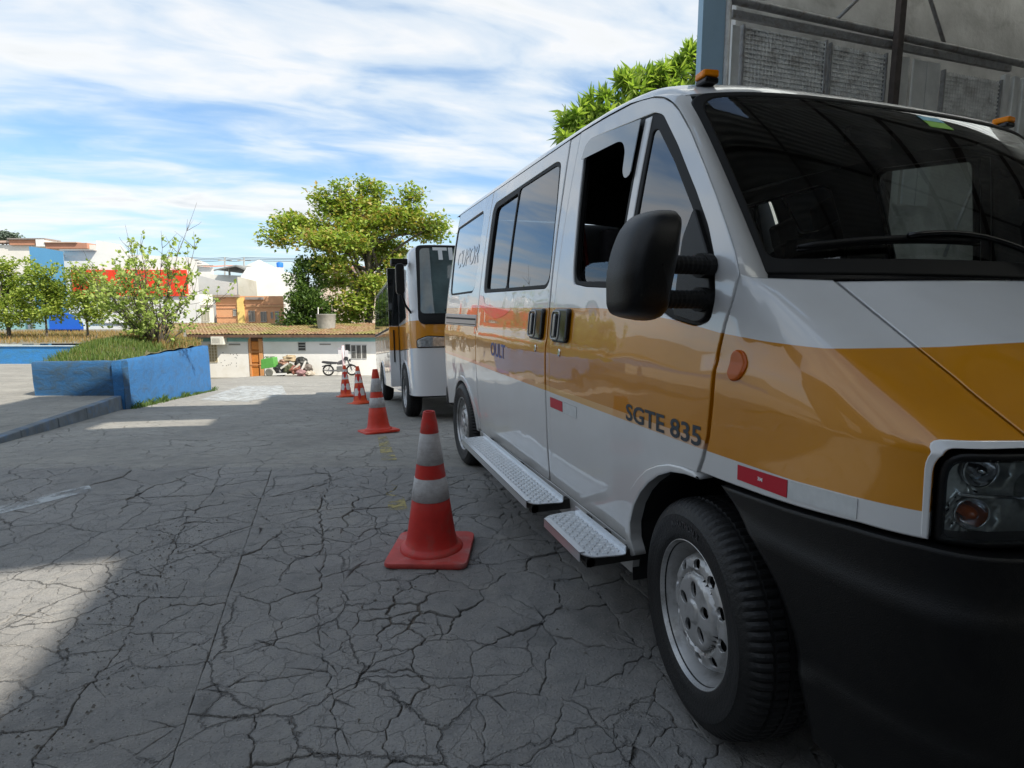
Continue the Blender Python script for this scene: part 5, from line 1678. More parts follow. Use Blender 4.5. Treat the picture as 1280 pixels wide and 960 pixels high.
def make_cone(loc, rot, label, pattern=0, col=None):
    root = empty('traffic_cone', loc, (radians(-5.4) * (loc[1] > 5), 0, rot), label, 'traffic cone', 'traffic cones in a line beside the van')
    cm_ = M_CONE if col is None else col
    m = MB()
    H = 0.72
    prof = [(0.158, 0.022), (0.156, 0.034), (0.146, 0.046), (0.134, 0.050), (0.129, 0.056)] + [(cone_r(z), z) for z in (0.10, 0.2, 0.273)] + [(cone_r(0.274) - 0.001, 0.275)] + [(cone_r(z), z) for z in (0.3, 0.45, 0.6, 0.612)] + [(cone_r(0.614) + 0.0015, 0.615), (0.0395, 0.66), (0.0305, 0.708), (0.0285, 0.717), (0.024, 0.720), (0.018, 0.718), (0.016, 0.70), (0.016, 0.60)]
    m.lathe(prof, 40)
    m.build('cone_body', cm_, root, angle=radians(35))
    m = MB()
    sq = rpoly([(-0.20, -0.20), (0.20, -0.20), (0.20, 0.20), (-0.20, 0.20)], 0.05)
    n = len(sq)
    vs = []
    for (k, z) in ((0.985, 0.0), (1.0, 0.006), (1.0, 0.018), (0.985, 0.024), (0.80, 0.026)):
        vs += [V((p[0] * k, p[1] * k, z + (0.004 * sin(p[0] * 9 + 1) if z < 0.03 and z > 0 else 0))) for p in sq]
    m.add(vs, [(i * n + k, i * n + (k + 1) % n, (i + 1) * n + (k + 1) % n, (i + 1) * n + k) for i in range(4) for k in range(n)])
    m.add([V((p[0] * 0.8, p[1] * 0.8, 0.026 + 0.004 * sin(p[0] * 9 + 1))) for p in sq] , [tuple(range(n))])
    m.build('cone_base', M_CONEB if col is None else cm_, root, angle=radians(40))
    if pattern == 0:
        for (z0, z1) in ((0.283, 0.392), (0.462, 0.612)):
            m = MB(); m.lathe([(cone_r(z0) - 0.001, z0 - 0.002), (cone_r(z0) + 0.0018, z0), (cone_r((z0 + z1) / 2) + 0.0024, (z0 + z1) / 2), (cone_r(z1) + 0.0018, z1), (cone_r(z1) - 0.001, z1 + 0.002)], 40)
            m.build('reflective_band', M_BAND, root, smooth=True)
    else:
        for (z0, z1) in ((0.16, 0.30), (0.40, 0.52), (0.57, 0.65)):
            m = MB(); m.lathe([(cone_r(z0) + 0.0018, z0), (cone_r(z1) + 0.0018, z1)], 40)
            m.build('reflective_band', mat('bright_band', (0.75, 0.72, 0.68), 0.5, var=0.1), root, smooth=True)
        for zc_ in (0.50, 0.30, 0.16):   # diamonds round the bands
            for k in range(5):
                a = 2 * pi * k / 5 - pi / 2 - rot - YAW * 0.3
                m = MB()
                pts = []
                for (da, dz) in ((0, -0.085), (0.30, -0.03), (0.34, 0.02), (0, 0.10), (-0.34, 0.02), (-0.30, -0.03)):
                    z = zc_ + dz; r = cone_r(z) + 0.004
                    aa = a + da * (0.09 / r) * 0.95
                    pts.append(V((r * cos(aa), r * sin(aa), z)))
                c = V((0, 0, zc_)); r = cone_r(zc_) + 0.006; c = V((r * cos(a), r * sin(a), zc_))
                m.add(pts + [c], [(i, (i + 1) % 6, 6) for i in range(6)])
                m.build('diamond_sticker', mat('red_sticker', (0.62, 0.02, 0.015), 0.4), root)
    return root
make_cone(V((0.455, 2.68, 0.003)), radians(-2) - YAW, 'nearest red traffic cone with two scuffed grey white bands, beside the van steps')
def gp(x, y, dz=0.016): return V((x, y, gz(x, y) + dz))
make_cone(gp(0.515, 6.48), radians(12), 'second red traffic cone, with two white bands, standing before the minibus', 0, mat('cone_red_orange', (0.66, 0.045, 0.02), 0.5, var=0.12, scale=9))
make_cone(gp(0.55, 10.98), radians(30), 'third traffic cone, orange with red diamonds on white', 1, M_CONEO)
make_cone(gp(0.35, 13.25), radians(10), 'farthest traffic cone, smallest, orange with red diamonds on white', 1, M_CONEO)

# ================================================================== the minibus behind the van
MBX, MBY = 2.06, 7.30
mrot = -atan(0.095 * FV.y)
mini = empty('minibus', (MBX, MBY, gz(1.4, 7.6) + 0.02 + 0.03), (mrot, 0, 0), label='white minibus with an orange yellow band and its side door open, parked behind the van', cat='minibus')
ML = 6.1
def mw(z): return 1.0 - 0.012 * max(0, (1.2 - z)) - 0.055 * max(0, (z - 1.25) / 1.2) ** 1.6
def my0(z): return 0.02 + (0.10 * max(0, 0.7 - z)) * 0 + 0.36 * max(0.0, (z - 1.32) / 1.12) ** 1.15
def m_front(x, z, d=0.0):
    w = mw(z); k = min(1.0, abs(x) / w)
    y = my0(z) + 0.05 * k * k + 0.24 * (1 - (1 - k ** 9) ** (1 / 2.2))
    n = V((0.0 if k < 0.6 else math.copysign((k - 0.6) * 1.8, x), -1, 0.3 if z > 1.32 else 0)).normalized()
    return V((x, y, z)) + n * d
def m_side(y, z, d=0.0, s=-1):
    w = mw(z)
    y0 = my0(z) + 0.36
    if y < y0:
        k = min(1.0, max(0.0, (y0 - y) / 0.36))
        w = w * (1 - 0.0 * k) - 0.05 * k * k
    return V((s * (w + d), y, z))
def bus_paint():
    m, t, p = newmat('minibus_paint')
    c = N(t, 'ShaderNodeTexCoord'); s = N(t, 'ShaderNodeSeparateXYZ'); L(t, c.outputs['Object'], s.inputs[0])
    a = math_n(t, 'MULTIPLY_ADD', math_n(t, 'SUBTRACT', s.outputs[2], 0.985), 400, 0.5, clamp=True)
    b = math_n(t, 'MULTIPLY_ADD', math_n(t, 'SUBTRACT', 1.355, s.outputs[2]), 400, 0.5, clamp=True)
    L(t, mixc(t, math_n(t, 'MULTIPLY', a, b), (0.72, 0.73, 0.74), (0.64, 0.25, 0.006)), p.inputs['Base Color'])
    p.inputs['Roughness'].default_value = 0.3; p.inputs['Coat Weight'].default_value = 1.0; p.inputs['Coat Roughness'].default_value = 0.03
    n = N(t, 'ShaderNodeTexNoise', ins={'Scale': 1.5, 'Detail': 2.0}); L(t, c.outputs['Object'], n.inputs[0])
    bp = N(t, 'ShaderNodeBump', ins={'Strength': 0.2, 'Distance': 0.03}); L(t, n.outputs[0], bp.inputs['Height']); L(t, bp.outputs[0], p.inputs['Coat Normal'])
    return m
M_BUS = bus_paint()
zl = [0.34, 0.38, 0.5, 0.7, 0.97, 0.99, 1.2, 1.32, 1.40, 1.6, 1.8, 2.0, 2.2, 2.32, 2.40, 2.45]
m = MB(); rows = []
for i, z in enumerate(zl):
    sh = 0.0 if z < 2.3 else {2.32: 0.012, 2.40: 0.05, 2.45: 0.13}[z]
    r = []
    w = mw(z)
    for k in range(25):
        th = -pi / 2 + pi * k / 24
        x = w * sin(th)
        p = m_front(x, z)
        r.append(V((p.x * (1 - sh), p.y + sh, z)))
    for y in (0.8, 1.6, 2.6, 3.6, 4.6, 5.4, 5.9): r.append(V((w * (1 - sh), y, z)))
    for q in ((1 - sh, -0.03), (0.94 - sh, 0.0), (-0.94 + sh, 0.0), (-1 + sh, -0.03)): r.append(V((w * q[0], ML + q[1], z)))
    for y in (5.9, 5.4, 4.6, 3.6, 2.6, 1.6, 0.8): r.append(V((-w * (1 - sh), y, z)))
    r.append(r[0])
    rows.append(r)
m.grid(rows, flip=False)
top = rows[-1][:-1]
c = V((0, 3.0, 2.53))
b0 = len(m.v)
mid = [p.lerp(c, 0.25) + V((0, 0, 0.035)) for p in top]
n = len(top)
m.add(top + mid + [c], [(i, (i + 1) % n, n + (i + 1) % n, n + i) for i in range(n)] + [(n + i, n + (i + 1) % n, 2 * n) for i in range(n)])
body = m.build('body', M_BUS, mini, angle=radians(45))
body.data.polygons.foreach_set('use_smooth', [True] * len(body.data.polygons))
M_BGL = glassmat('minibus_glass', (0.32, 0.42, 0.42), ior=1.5)
M_BGD = mat('dark_bus_glass', (0.012, 0.014, 0.015), 0.05, coat=1.0)
WSB = rpoly([(-0.86, 1.44), (0.86, 1.44), (0.80, 2.36), (-0.80, 2.36)], 0.06)
sl_ = panel('windscreen_seal', inset(ccw(rpoly([(-0.90, 1.30), (0.90, 1.30), (0.85, 2.41), (-0.85, 2.41)], [0.10, 0.10, 0.07, 0.07])), 0), m_front, M_RUBBER, mini, None, sp=0.08, depth=0.01, off=0.012)
panel('windscreen', WSB, m_front, mat('bus_windscreen', (0.075, 0.115, 0.12), 0.04, coat=1.0, var=0.35, scale=2.2), sl_, None, sp=0.08, depth=0.003, off=0.018, lip=0)
vs, fs = text_verts('TI', 0.23, 0.012, 1.15)
m = MB(); m.add([m_front(-0.62 + v.x * 1.25, 2.20 + v.y, 0.024) for v in vs], fs); m.build('lettering', mat('white_print', (0.75, 0.77, 0.77), 0.5), sl_)
panel('wiper', [(-0.55, 1.47), (0.2, 1.50), (0.2, 1.52), (-0.55, 1.49)], m_front, M_RUBBER, sl_, None, sp=0.08, depth=0.01, off=0.03)
for s in (-1, 1):
    hp = rpoly([(s * 0.93, 0.985), (s * 0.93, 1.10), (s * 0.80, 1.15), (s * 0.46, 1.13), (s * 0.46, 0.985)], 0.03)
    h = panel('headlamp', hp, m_front, M_RUBBER, mini, None, sp=0.05, depth=0.01, off=0.008)
    panel('lamp_lens', inset(ccw(hp), 0.014), m_front, mat('bus_lamp', (0.55, 0.57, 0.58), 0.1, 0.6, var=0.4, scale=25, coat=1.0), h, None, sp=0.04, depth=0.004, off=0.014)
    panel('tow_cover', rpoly([(s * 0.26, 0.60), (s * 0.36, 0.60), (s * 0.36, 0.72), (s * 0.26, 0.72)], 0.02), m_front, M_RUBBER, mini, None, sp=0.05, depth=0.004, off=0.006)
    sf = lambda a, b, d, s=s: m_side(a, b, d, s)
    panel('window_glass', rpoly([(0.58, 1.42), (1.35, 1.38), (1.35, 2.22), (0.92, 2.22)], 0.05), sf, M_BGD, mini, None, sp=0.2, depth=0.004, off=0.006)
    for k in range(4):
        y0 = 2.50 + k * 0.88
        panel('window_glass', rpoly([(y0, 1.42), (y0 + 0.83, 1.42), (y0 + 0.83, 2.22), (y0, 2.22)], 0.05), sf, M_BGD, mini, None, sp=0.2, depth=0.004, off=0.006)
    panel('window_band', [(2.44, 1.38), (6.04, 1.38), (6.04, 2.26), (2.44, 2.26)], sf, M_RUBBER, mini, None, sp=0.4, depth=0.004, off=0.003)
    for yw in (0.92, 4.62):
        arcp = [(yw - 0.47 * cos(radians(q)), 0.36 + 0.44 * sin(radians(q))) for q in range(0, 181, 12)]
        panel('wheel_arch', arcp, sf, M_DARK, mini, None, sp=0.2, depth=0.003, off=0.004)
        panel('arch_rim', [(yw - 0.50 * cos(radians(q)), 0.36 + 0.47 * sin(radians(q))) for q in range(0, 181, 12)] + arcp[::-1], sf, M_BUS, mini, None, sp=0.2, depth=0.02, off=0.014)
        wm = copy_tree(w0, mini)
        wm.location = (s * 0.91, yw, 0.355); wm.scale = (1.08, 1.08, 1.0); orient(wm, s, 0, yw)
    panel('side_seam', [(0.4, 0.985), (6.0, 0.985), (6.0, 0.975), (0.4, 0.975)], sf, M_RUBBER, mini, None, sp=0.4, depth=0.002, off=0.003)
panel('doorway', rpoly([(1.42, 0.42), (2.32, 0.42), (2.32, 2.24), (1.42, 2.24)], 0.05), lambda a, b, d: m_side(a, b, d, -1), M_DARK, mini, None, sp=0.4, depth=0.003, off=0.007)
m = MB(); m.b2((-1.15, 1.44, 0.42), (-1.00, 1.48, 1.36)); dl = m.build('open_door', M_BUS, mini, bevel=0.01)
m = MB(); m.b2((-1.15, 1.44, 1.365), (-1.00, 1.48, 2.25)); m.build('door_glass', M_BGD, dl, bevel=0.01)
m = MB(); m.b2((-1.09, 1.425, 0.8), (-1.07, 1.437, 1.3)); m.build('grab_bar', M_RUBBER, dl)
m = MB()
m.tube([(-0.93, 0.30, 1.42), (-1.06, 0.14, 1.56), (-1.12, 0.10, 1.75), (-1.12, 0.10, 1.95)], 0.016, 8)
mm = m.build('mirror_arm', M_BLACK, mini, smooth=True)
m = MB(); m.prism(rpoly([(-0.055, -0.20), (0.055, -0.20), (0.055, 0.20), (-0.055, 0.20)], 0.05), -0.05, 0.05, Matrix.Translation((-1.12, 0.13, 1.90)) @ Matrix.Rotation(radians(90), 4, 'X')); m.build('mirror_head', M_BLACK, mm, bevel=0.012)
m = MB(); m.b2((-1.20, 0.34, 2.13), (-0.98, 0.52, 2.21)); m.build('mirror_head', M_BLACK, mm, bevel=0.012)
m = MB(); m.b2((-0.85, 0.4, 0.30), (0.85, 5.8, 0.36)); m.build('underbody', M_DARK, mini)

# ================================================================== shed on the right
shed = empty('shed', (5.2, 7.0, -0.2), label='open shed with grey wire mesh gate panels and a pale blue corner post, at right', cat='building')
SO = shed.location.copy()
M_CONC = mat('grimy_concrete', (0.52, 0.515, 0.50), 0.9, var=0.22, scale=1.3, bump=0.5, bscale=12, dirt=(0.22, 0.215, 0.20))
M_FRAME = mat('grey_steel', (0.30, 0.30, 0.30), 0.6, 0.2, var=0.2, scale=12, dirt=(0.14, 0.10, 0.07))
M_FRAMED = mat('dark_rusty_steel', (0.07, 0.055, 0.05), 0.7, var=0.3, scale=10)
M_MESH = mat('grey_mesh', (0.78, 0.78, 0.76), 0.6, 0.1, var=0.25, scale=5, dirt=(0.28, 0.25, 0.22))
M_SHEET = mat('grey_sheet', (0.66, 0.67, 0.66), 0.55, 0.2, var=0.2, scale=2)
ZR = 9.0
m = MB(); m.b2((5.0, 6.95, -0.4), (5.36, 7.06, ZR)); m.build('corner_post', mat('pale_blue_paint', (0.33, 0.48, 0.60), 0.8, var=0.06, scale=2), shed, SO)
m = MB(); m.b2((6.25, 7.85, -0.4), (16.0, 8.05, ZR)); m.build('back_wall', M_CONC, shed, SO)
m = MB(); m.b2((15.8, -14, -0.1), (16.0, 7.85, ZR)); m.build('side_wall', M_CONC, shed, SO)
m = MB(); m.b2((-6.2, -7.4, -0.1), (15.8, -7.2, ZR - 0.3)); m.build('added_end_wall', mat('dark_concrete', (0.12, 0.118, 0.11), 0.9, var=0.3, scale=1.0), shed, SO)  # unseen wall added behind the camera to darken the van front
m = MB(); m.tube([(5.42, 6.98, -0.3), (5.42, 6.98, 5.42)], 0.05, 10); m.build('gate_post', mat('white_pipe', (0.50, 0.50, 0.49), 0.5, var=0.2, scale=8, dirt=(0.25, 0.22, 0.2)), shed, SO, smooth=True)
m = MB(); m.tube([(5.40, 6.98, 5.42), (13.5, 6.98, 5.33)], 0.055, 10); m.b2((5.5, 6.97, 5.20), (11.2, 7.03, 5.30)); m.build('gate_rail', M_FRAME, shed, SO, angle=radians(40))
m = MB(); m.b2((8.42, 6.84, -0.3), (8.54, 6.93, ZR)); m.build('steel_post', M_FRAMED, shed, SO)
for a, b in (((7.28, 6.99, 5.38), (8.42, 6.99, 6.42)), ((9.64, 6.99, 5.36), (8.62, 6.99, 6.9)), ((10.1, 7.0, 2.1), (10.75, 7.0, 3.6)), ((10.75, 7.0, 3.6), (11.35, 7.0, 2.3))):
    m = MB(); m.tube([a, b], 0.028, 8); m.build('brace', M_FRAME, shed, SO, smooth=True)
def mesh_panel(x0, x1, zt, zb=2.9):
    m = MB(); m.b2((x0, 7.02, zb), (x1, 7.03, zt)); p = m.build('mesh_backing', M_MESH, shed, SO)
    m = MB(); z = zb + 0.03
    while z < zt:
        m.b2((x0, 6.995, z), (x1, 7.019, z + 0.022)); z += 0.062
    x = x0 + 0.03
    while x < x1:
        m.b2((x, 6.988, zb), (x + 0.010, 6.994, zt)); x += 0.062
    o = m.build('wire_mesh', M_MESH, p, SO); o['kind'] = 'stuff'
    m = MB()
    for xx in (x0 - 0.03, x1):
        m = MB(); m.b2((xx, 6.97, zb), (xx + 0.03, 7.04, zt + 0.02)); m.build('frame_bar', M_FRAME, p, SO)
mesh_panel(5.72, 7.18, 5.12); mesh_panel(7.30, 8.38, 5.10); mesh_panel(9.68, 11.0, 5.02, 4.0)
for x0, x1 in ((5.53, 5.66), (8.62, 8.90), (9.0, 9.28), (9.30, 9.58)):
    m = MB(); m.b2((x0, 7.0, 2.9), (x1, 7.03, 5.12)); m.build('sheet_strip', M_SHEET, shed, SO)
for k in range(8):
    x = 11.08 + 0.24 * k
    m = MB(); m.b2((x, 6.98, 0.0), (x + 0.15, 7.06, 5.15)); m.build('sheet_rib', M_SHEET, shed, SO, bevel=0.02)
m = MB(); m.b2((5.6, 7.04, 0.0), (10.0, 7.07, 2.88)); m.build('gate_sheet', M_CONC, shed, SO)
# roof of corrugated sheets, gaps shaped to let sun patches onto the ground
M_ROOFS = mat('corrugated_roof_metal', (0.60, 0.60, 0.59), 0.5, 0.1, var=0.2, scale=1.2, dirt=(0.35, 0.32, 0.28))
def sheet(x0, x1, y0, y1):
    m = MB(); rows = []
    n = int((y1 - y0) / 0.04)
    for i in range(n + 1):
        y = y0 + (y1 - y0) * i / n
        z = ZR + 0.04 * sin(2 * pi * y / 0.24)
        rows.append([V((x0, y, z)), V((x1, y, z))])
    m.grid(rows)
    m.build('roof_sheet', M_ROOFS, shed, SO, smooth=True)
for (x0, x1) in ((0.9, 4.42), (4.40, 8.9), (8.88, 12.5), (12.48, 16.0)):
    for (y0, y1) in ((-14.0, -4.15), (-4.15, -3.0), (-3.0, 4.9 if x0 < 4 else 6.9)):
        if x0 < 4 and y0 == -4.15: continue
        if x0 < 4 and y0 == -3.0:
            for q in ((x0, x1, -3.0, 1.55), (x0, 2.7, 1.55, 2.35), (4.0, x1, 1.55, 2.35), (x0, x1, 2.35, 4.9)): sheet(*q)
            continue
        if x0 > 4.2 and y0 == -14.0:
            sheet(x0, x1, -14.0, -7.2); continue
        if x0 > 4 and y0 == -4.15: y0 = -4.2
        sheet(x0, x1, y0, min(y1, 6.0))
m = MB(); rows = []
for i in range(34):
    y = 5.98 + 1.8 * i / 33; z = ZR + 0.04 * sin(2 * pi * y / 0.24)
    rows.append([V((4.48, y, z)), V((16.0, y, z))])
m.grid(rows)
m2 = MB(); rows = []
for i in range(60):
    y = -7.22 + 3.04 * i / 59; z = ZR + 0.04 * sin(2 * pi * y / 0.24)
    rows.append([V((4.30, y, z)), V((16.0, y, z))])
m2.grid(rows)
mt = bpy.data.materials.new('added_skylight_sheet'); mt.use_nodes = True
t_ = mt.node_tree; t_.nodes.remove(t_.nodes['Principled BSDF']); tl_ = N(t_, 'ShaderNodeBsdfTranslucent'); tl_.inputs[0].default_value = (0.80, 0.82, 0.78, 1); L(t_, tl_.outputs[0], t_.nodes['Material Output'].inputs[0])
m.build('roof_sheet', mt, shed, SO, smooth=True)  # translucent strip added overhead to brighten the gate
m2.build('roof_sheet', mt, shed, SO, smooth=True)  # second added translucent strip, brightens the gate and the van front
sheet(-3.0, 0.92, -14.0, -4.3)  # extra roof out of view, added to darken reflections on the van front
wk = empty('workshop', (-6.2, 0, -0.1), label='unseen workshop along the left of the yard, its wall darkened in place of shade, with pale windows', cat='building')
m = MB(); m.b2((-9.5, -7.0, -0.1), (-6.2, 5.6, 4.3)); m.build('wall', mat('workshop_shaded_wall', (0.10, 0.10, 0.10), 0.85, var=0.25, scale=1.0), wk, wk.location)  # out of view; dark colour stands in for shade in the van's reflections
for k in range(5):
    m = MB(); m.b2((-6.2, -5.6 + k * 2.2, 1.3), (-6.17, -4.7 + k * 2.2, 2.5)); m.build('window', mat('workshop_pane', (0.35, 0.37, 0.38), 0.3), wk, wk.location)
for x in (1.0, 4.3, 7.6, 9.9, 12.2, 14.5):
    m = MB(); m.b2((x, -14, ZR - 0.20), (x + 0.07, 4.85, ZR - 0.05)); m.build('purlin', M_FRAMED, shed, SO)
for y in (-12, -8, -5, 0.4, 4.6):
    m = MB(); m.b2((0.95, y, ZR - 0.42), (15.8, y + 0.12, ZR - 0.21)); m.build('roof_beam', M_FRAMED, shed, SO)
    m = MB(); m.b2((14.9, y, -0.1), (15.06, y + 0.16, ZR - 0.42)); m.build('steel_post', M_FRAMED, shed, SO)

# ================================================================== low tiled house at the foot of the street
D = 32.0
def fc(px, py, d=D):
    p = at(px, py, d); return p.dot(RV), p.z
def vroot(name, px, py, d, **k):
    p = at(px, py, d)
    o = empty(name, p, (0, 0, -YAW), **k)
    o['_u'] = 0; del o['_u']
    return o, p.dot(RV), p.z
def frect(m, px0, py0, px1, py1, rx, rz, y0, y1, d=D):
    a, b = fc(px0, py0, d), fc(px1, py1, d)
    m.b2((a[0] - rx, y0, a[1] - rz), (b[0] - rx, y1, b[1] - rz))
house, rx, rz = vroot('low_house', 360, 471, D, label='low white house with a mossy tiled roof across the end of the street', cat='house')
M_HW = mat('house_white', (0.83, 0.82, 0.79), 0.85, var=0.04, scale=1.5, dirt=(0.74, 0.71, 0.64))
M_TEAL = mat('teal_tone', (0.25, 0.50, 0.50), 0.8, var=0.1, scale=3)
M_HOLE = mat('dark_opening', (0.02, 0.02, 0.02), 0.9)
m = MB(); frect(m, 150, 417, 312.5, 476, rx, rz, 0.0, 0.25); frect(m, 328, 417, 560, 476, rx, rz, 0.0, 0.25); frect(m, 312.5, 417, 328, 421.5, rx, rz, 0.001, 0.25)
frect(m, 150, 417, 151, 476, rx, rz, 0.25, 5.0); frect(m, 559, 417, 560, 476, rx, rz, 0.25, 5.0)
m.build('wall', M_HW, house)
m = MB(); frect(m, 150, 418, 312, 427, rx, rz, -0.012, 0.0); frect(m, 328.5, 418, 560, 427, rx, rz, -0.012, 0.0); m.build('teal_band', M_TEAL, house)  # teal strip across the top of the wall
m = MB(); 
rb = random.Random(2)
for k in range(0):
    px = 150 + rb.random() * 400
    if 310 < px < 330: continue
    w = rb.uniform(1.5, 6); frect(m, px, 474 - rb.uniform(3, 9) , px + w, 476, rx, rz, -0.010 - 0.003 * rb.random(), 0.0)

# roof tiles: rows of barrel tiles
m = MB()
ex0, ez = fc(148, 418.5); ex1, _ = fc(562, 418.5)
zr = fc(300, 404, 36.5)[1] - rz
z0 = ez - rz
rr_ = random.Random(8)
nt = int((ex1 - ex0) / 0.20); nr = 14
rows = []
for j in range(nr * 2 + 1):
    f = (j // 2) / nr; 
    y = -0.45 + f * 4.6 + (0.33 if j % 2 else 0)
    f2 = (y + 0.45) / 4.9
    r = []
    for i in range(nt * 4 + 1):
        x = ex0 - rx + (ex1 - ex0) * i / (nt * 4)
        z = lerp(z0 + 0.02, zr, f2) + 0.045 * abs(sin(pi * i / 4)) + (0.03 if j % 2 == 0 else 0) + 0.035 * noise.noise((x * 1.3, y * 1.3, 1)) + rr_.uniform(-0.012, 0.012)
        r.append(V((x, y, z)))
    rows.append(r)
m.grid(rows)
def tile_mat():
    m, t, p = newmat('mossy_tiles')
    c = N(t, 'ShaderNodeTexCoord')
    n = N(t, 'ShaderNodeTexNoise', ins={'Scale': 7.0, 'Detail': 6.0, 'Roughness': 0.8}); L(t, c.outputs['Object'], n.inputs[0])
    n2_ = N(t, 'ShaderNodeTexNoise', ins={'Scale': 0.7, 'Detail': 4.0}); L(t, c.outputs['Object'], n2_.inputs[0])
    a = ramp(t, n.outputs[0], [(0.30, (0.07, 0.045, 0.03)), (0.45, (0.24, 0.115, 0.06)), (0.55, (0.31, 0.21, 0.13)), (0.68, (0.44, 0.39, 0.32))])
    b = ramp(t, n.outputs[0], [(0.30, (0.06, 0.07, 0.025)), (0.5, (0.22, 0.21, 0.055)), (0.68, (0.36, 0.34, 0.14))])
    L(t, mixc(t, ramp(t, n2_.outputs[0], [(0.42, 0.1), (0.58, 0.85)]), a, b), p.inputs['Base Color']); p.inputs['Roughness'].default_value = 0.9
    return m
ro = m.build('roof', tile_mat(), house)
m = MB(); m.b2((ex0 - rx, -0.44, z0 - 0.13), (ex1 - rx, -0.40, z0 + 0.03)); m.b2((ex0 - rx, -0.40, z0 - 0.05), (ex1 - rx, 0.3, z0 - 0.01)); m.build('eave_board', mat('old_timber', (0.13, 0.075, 0.05), 0.9, var=0.3, scale=6), ro)
mr = random.Random(6)
# door
m = MB(); frect(m, 312.5, 421.5, 328, 474, rx, rz, 0.06, 0.10); dr = m.build('door', mat('dark_orange_wood', (0.42, 0.16, 0.035), 0.7, var=0.2, scale=8), house)
for (a, b_, c_, d_) in ((314, 427, 323.5, 437), (314, 442.5, 323.5, 453), (314, 458, 323.5, 473)):
    m = MB(); frect(m, a, b_, c_, d_, rx, rz, 0.03, 0.06); m.build('door_panel', mat('orange_wood', (0.60, 0.22, 0.045), 0.6, var=0.15, scale=8), dr, bevel=0.015)
for px in (312.5, 325, 327.2):
    m = MB(); frect(m, px, 423.5, px + 0.9, 474, rx, rz, -0.02, 0.03); m.build('door_bar', mat('pale_orange_wood', (0.66, 0.33, 0.14), 0.6), dr)
for py in (439.5, 455.5):
    m = MB(); frect(m, 313.5, py, 328, py + 0.8, rx, rz, -0.045, -0.02); m.build('door_bar', MATS['pale_orange_wood'], dr)
m = MB(); frect(m, 313, 421.6, 328, 426.0, rx, rz, 0.0, 0.05); m.build('door_lintel', MATS['old_timber'], dr)
def win(px0, py0, px1, py1, nx_, ny_, fm, pm, thick=0.5, name='window'):
    m = MB()
    frect(m, px0, py0, px1, py0 + thick, rx, rz, -0.03, 0.0); frect(m, px0, py1 - thick, px1, py1, rx, rz, -0.03, 0.0)
    for i in range(nx_ + 1):
        x = lerp(px0, px1 - thick, i / nx_); frect(m, x, py0 + thick, x + thick, py1 - thick, rx, rz, -0.028, 0.0)
    for j in range(1, ny_):
        y = lerp(py0, py1 - thick, j / ny_); frect(m, px0 + thick, y, px1 - thick, y + thick, rx, rz, -0.034, -0.005)
    w = m.build(name, fm, house)
    m = MB(); frect(m, px0 + 0.2, py0 + 0.2, px1 - 0.2, py1 - 0.2, rx, rz, -0.008, 0.0); m.build('pane', pm, w)
M_FR = mat('cream_frame', (0.66, 0.60, 0.46), 0.7); M_PN = mat('pale_pane', (0.40, 0.33, 0.20), 0.4); M_GFR = mat('grey_frame', (0.42, 0.42, 0.40), 0.6); M_PND = mat('dark_pane', (0.05, 0.05, 0.05), 0.2)
win(260.5, 430, 272, 453, 3, 6, M_FR, M_PN, 0.7)
win(372.5, 427.5, 382.5, 438.5, 1, 3, M_GFR, M_PND, 1.0)
win(431.5, 430, 438, 439, 1, 1, M_GFR, M_PND, 0.5)
for x in (439, 445.5, 452.5): win(x, 431, x + 6, 448.5, 3, 2 if x < 440 else 1, M_GFR, M_PND, 0.8)
for (a, b_, c_, d_) in ((286, 429.5, 300.5, 431.5), (399.5, 429.5, 413.5, 431.2)):
    m = MB(); frect(m, a, b_, c_, d_, rx, rz, -0.02, 0.0); m.build('vent_slot', mat('vent_grey', (0.30, 0.29, 0.26), 0.8), house)
m = MB(); 
for _ in range(16):
    px, py = mr.uniform(276, 300), mr.uniform(435, 462); frect(m, px, py, px + 0.9, py + 0.8, rx, rz, -0.006, 0.0)
m.build('wall_chips', M_HOLE, house)
# air conditioner box
ac, ax, az = vroot('air_conditioner', 274, 431, D - 0.25, label='white air conditioner box under the eave at the left of the low house', cat='air conditioner')
def arect(m, px0, py0, px1, py1, ox, oz, y0, y1, d):
    a, b = fc(px0, py0, d), fc(px1, py1, d); m.b2((a[0] - ox, y0, a[1] - oz), (b[0] - ox, y1, b[1] - oz))
m = MB(); arect(m, 266, 420.5, 282, 430.5, ax, az, -0.25, 0.22, D - 0.25); m.build('case', mat('off_white', (0.72, 0.70, 0.62), 0.6, var=0.05), ac, bevel=0.01)
m = MB()
for k in range(7): arect(m, 268.2 + k * 1.4, 422.5, 268.9 + k * 1.4, 428.5, ax, az, -0.262, -0.25, D - 0.25)
m.build('grille', mat('grille_grey', (0.20, 0.20, 0.18), 0.7), ac)
# tank on the roof
p = at(408, 405, 34.2)
tk = empty('water_tank', p, label='round grey water tank on the tiled roof before the big tree', cat='water tank')
m = MB(); m.lathe([(0.48, -0.6), (0.52, 0.0), (0.56, 0.52), (0.58, 0.55), (0.58, 0.60), (0.53, 0.60)], 24, cap1=True); m.build('tank_body', mat('grey_fibre_cement', (0.30, 0.29, 0.26), 0.9, var=0.2, scale=5), tk, angle=radians(40))
m = MB(); m.tube([(-0.45, 0, 0.55), (-0.43, 0, 1.0)], 0.03, 6); m.build('tank_pipe', M_HW, tk)

# things standing along the house wall
def street_pt(px, d): 
    p = at(px, 470, d); p.z = gz(p.x, p.y) + 0.03; return p
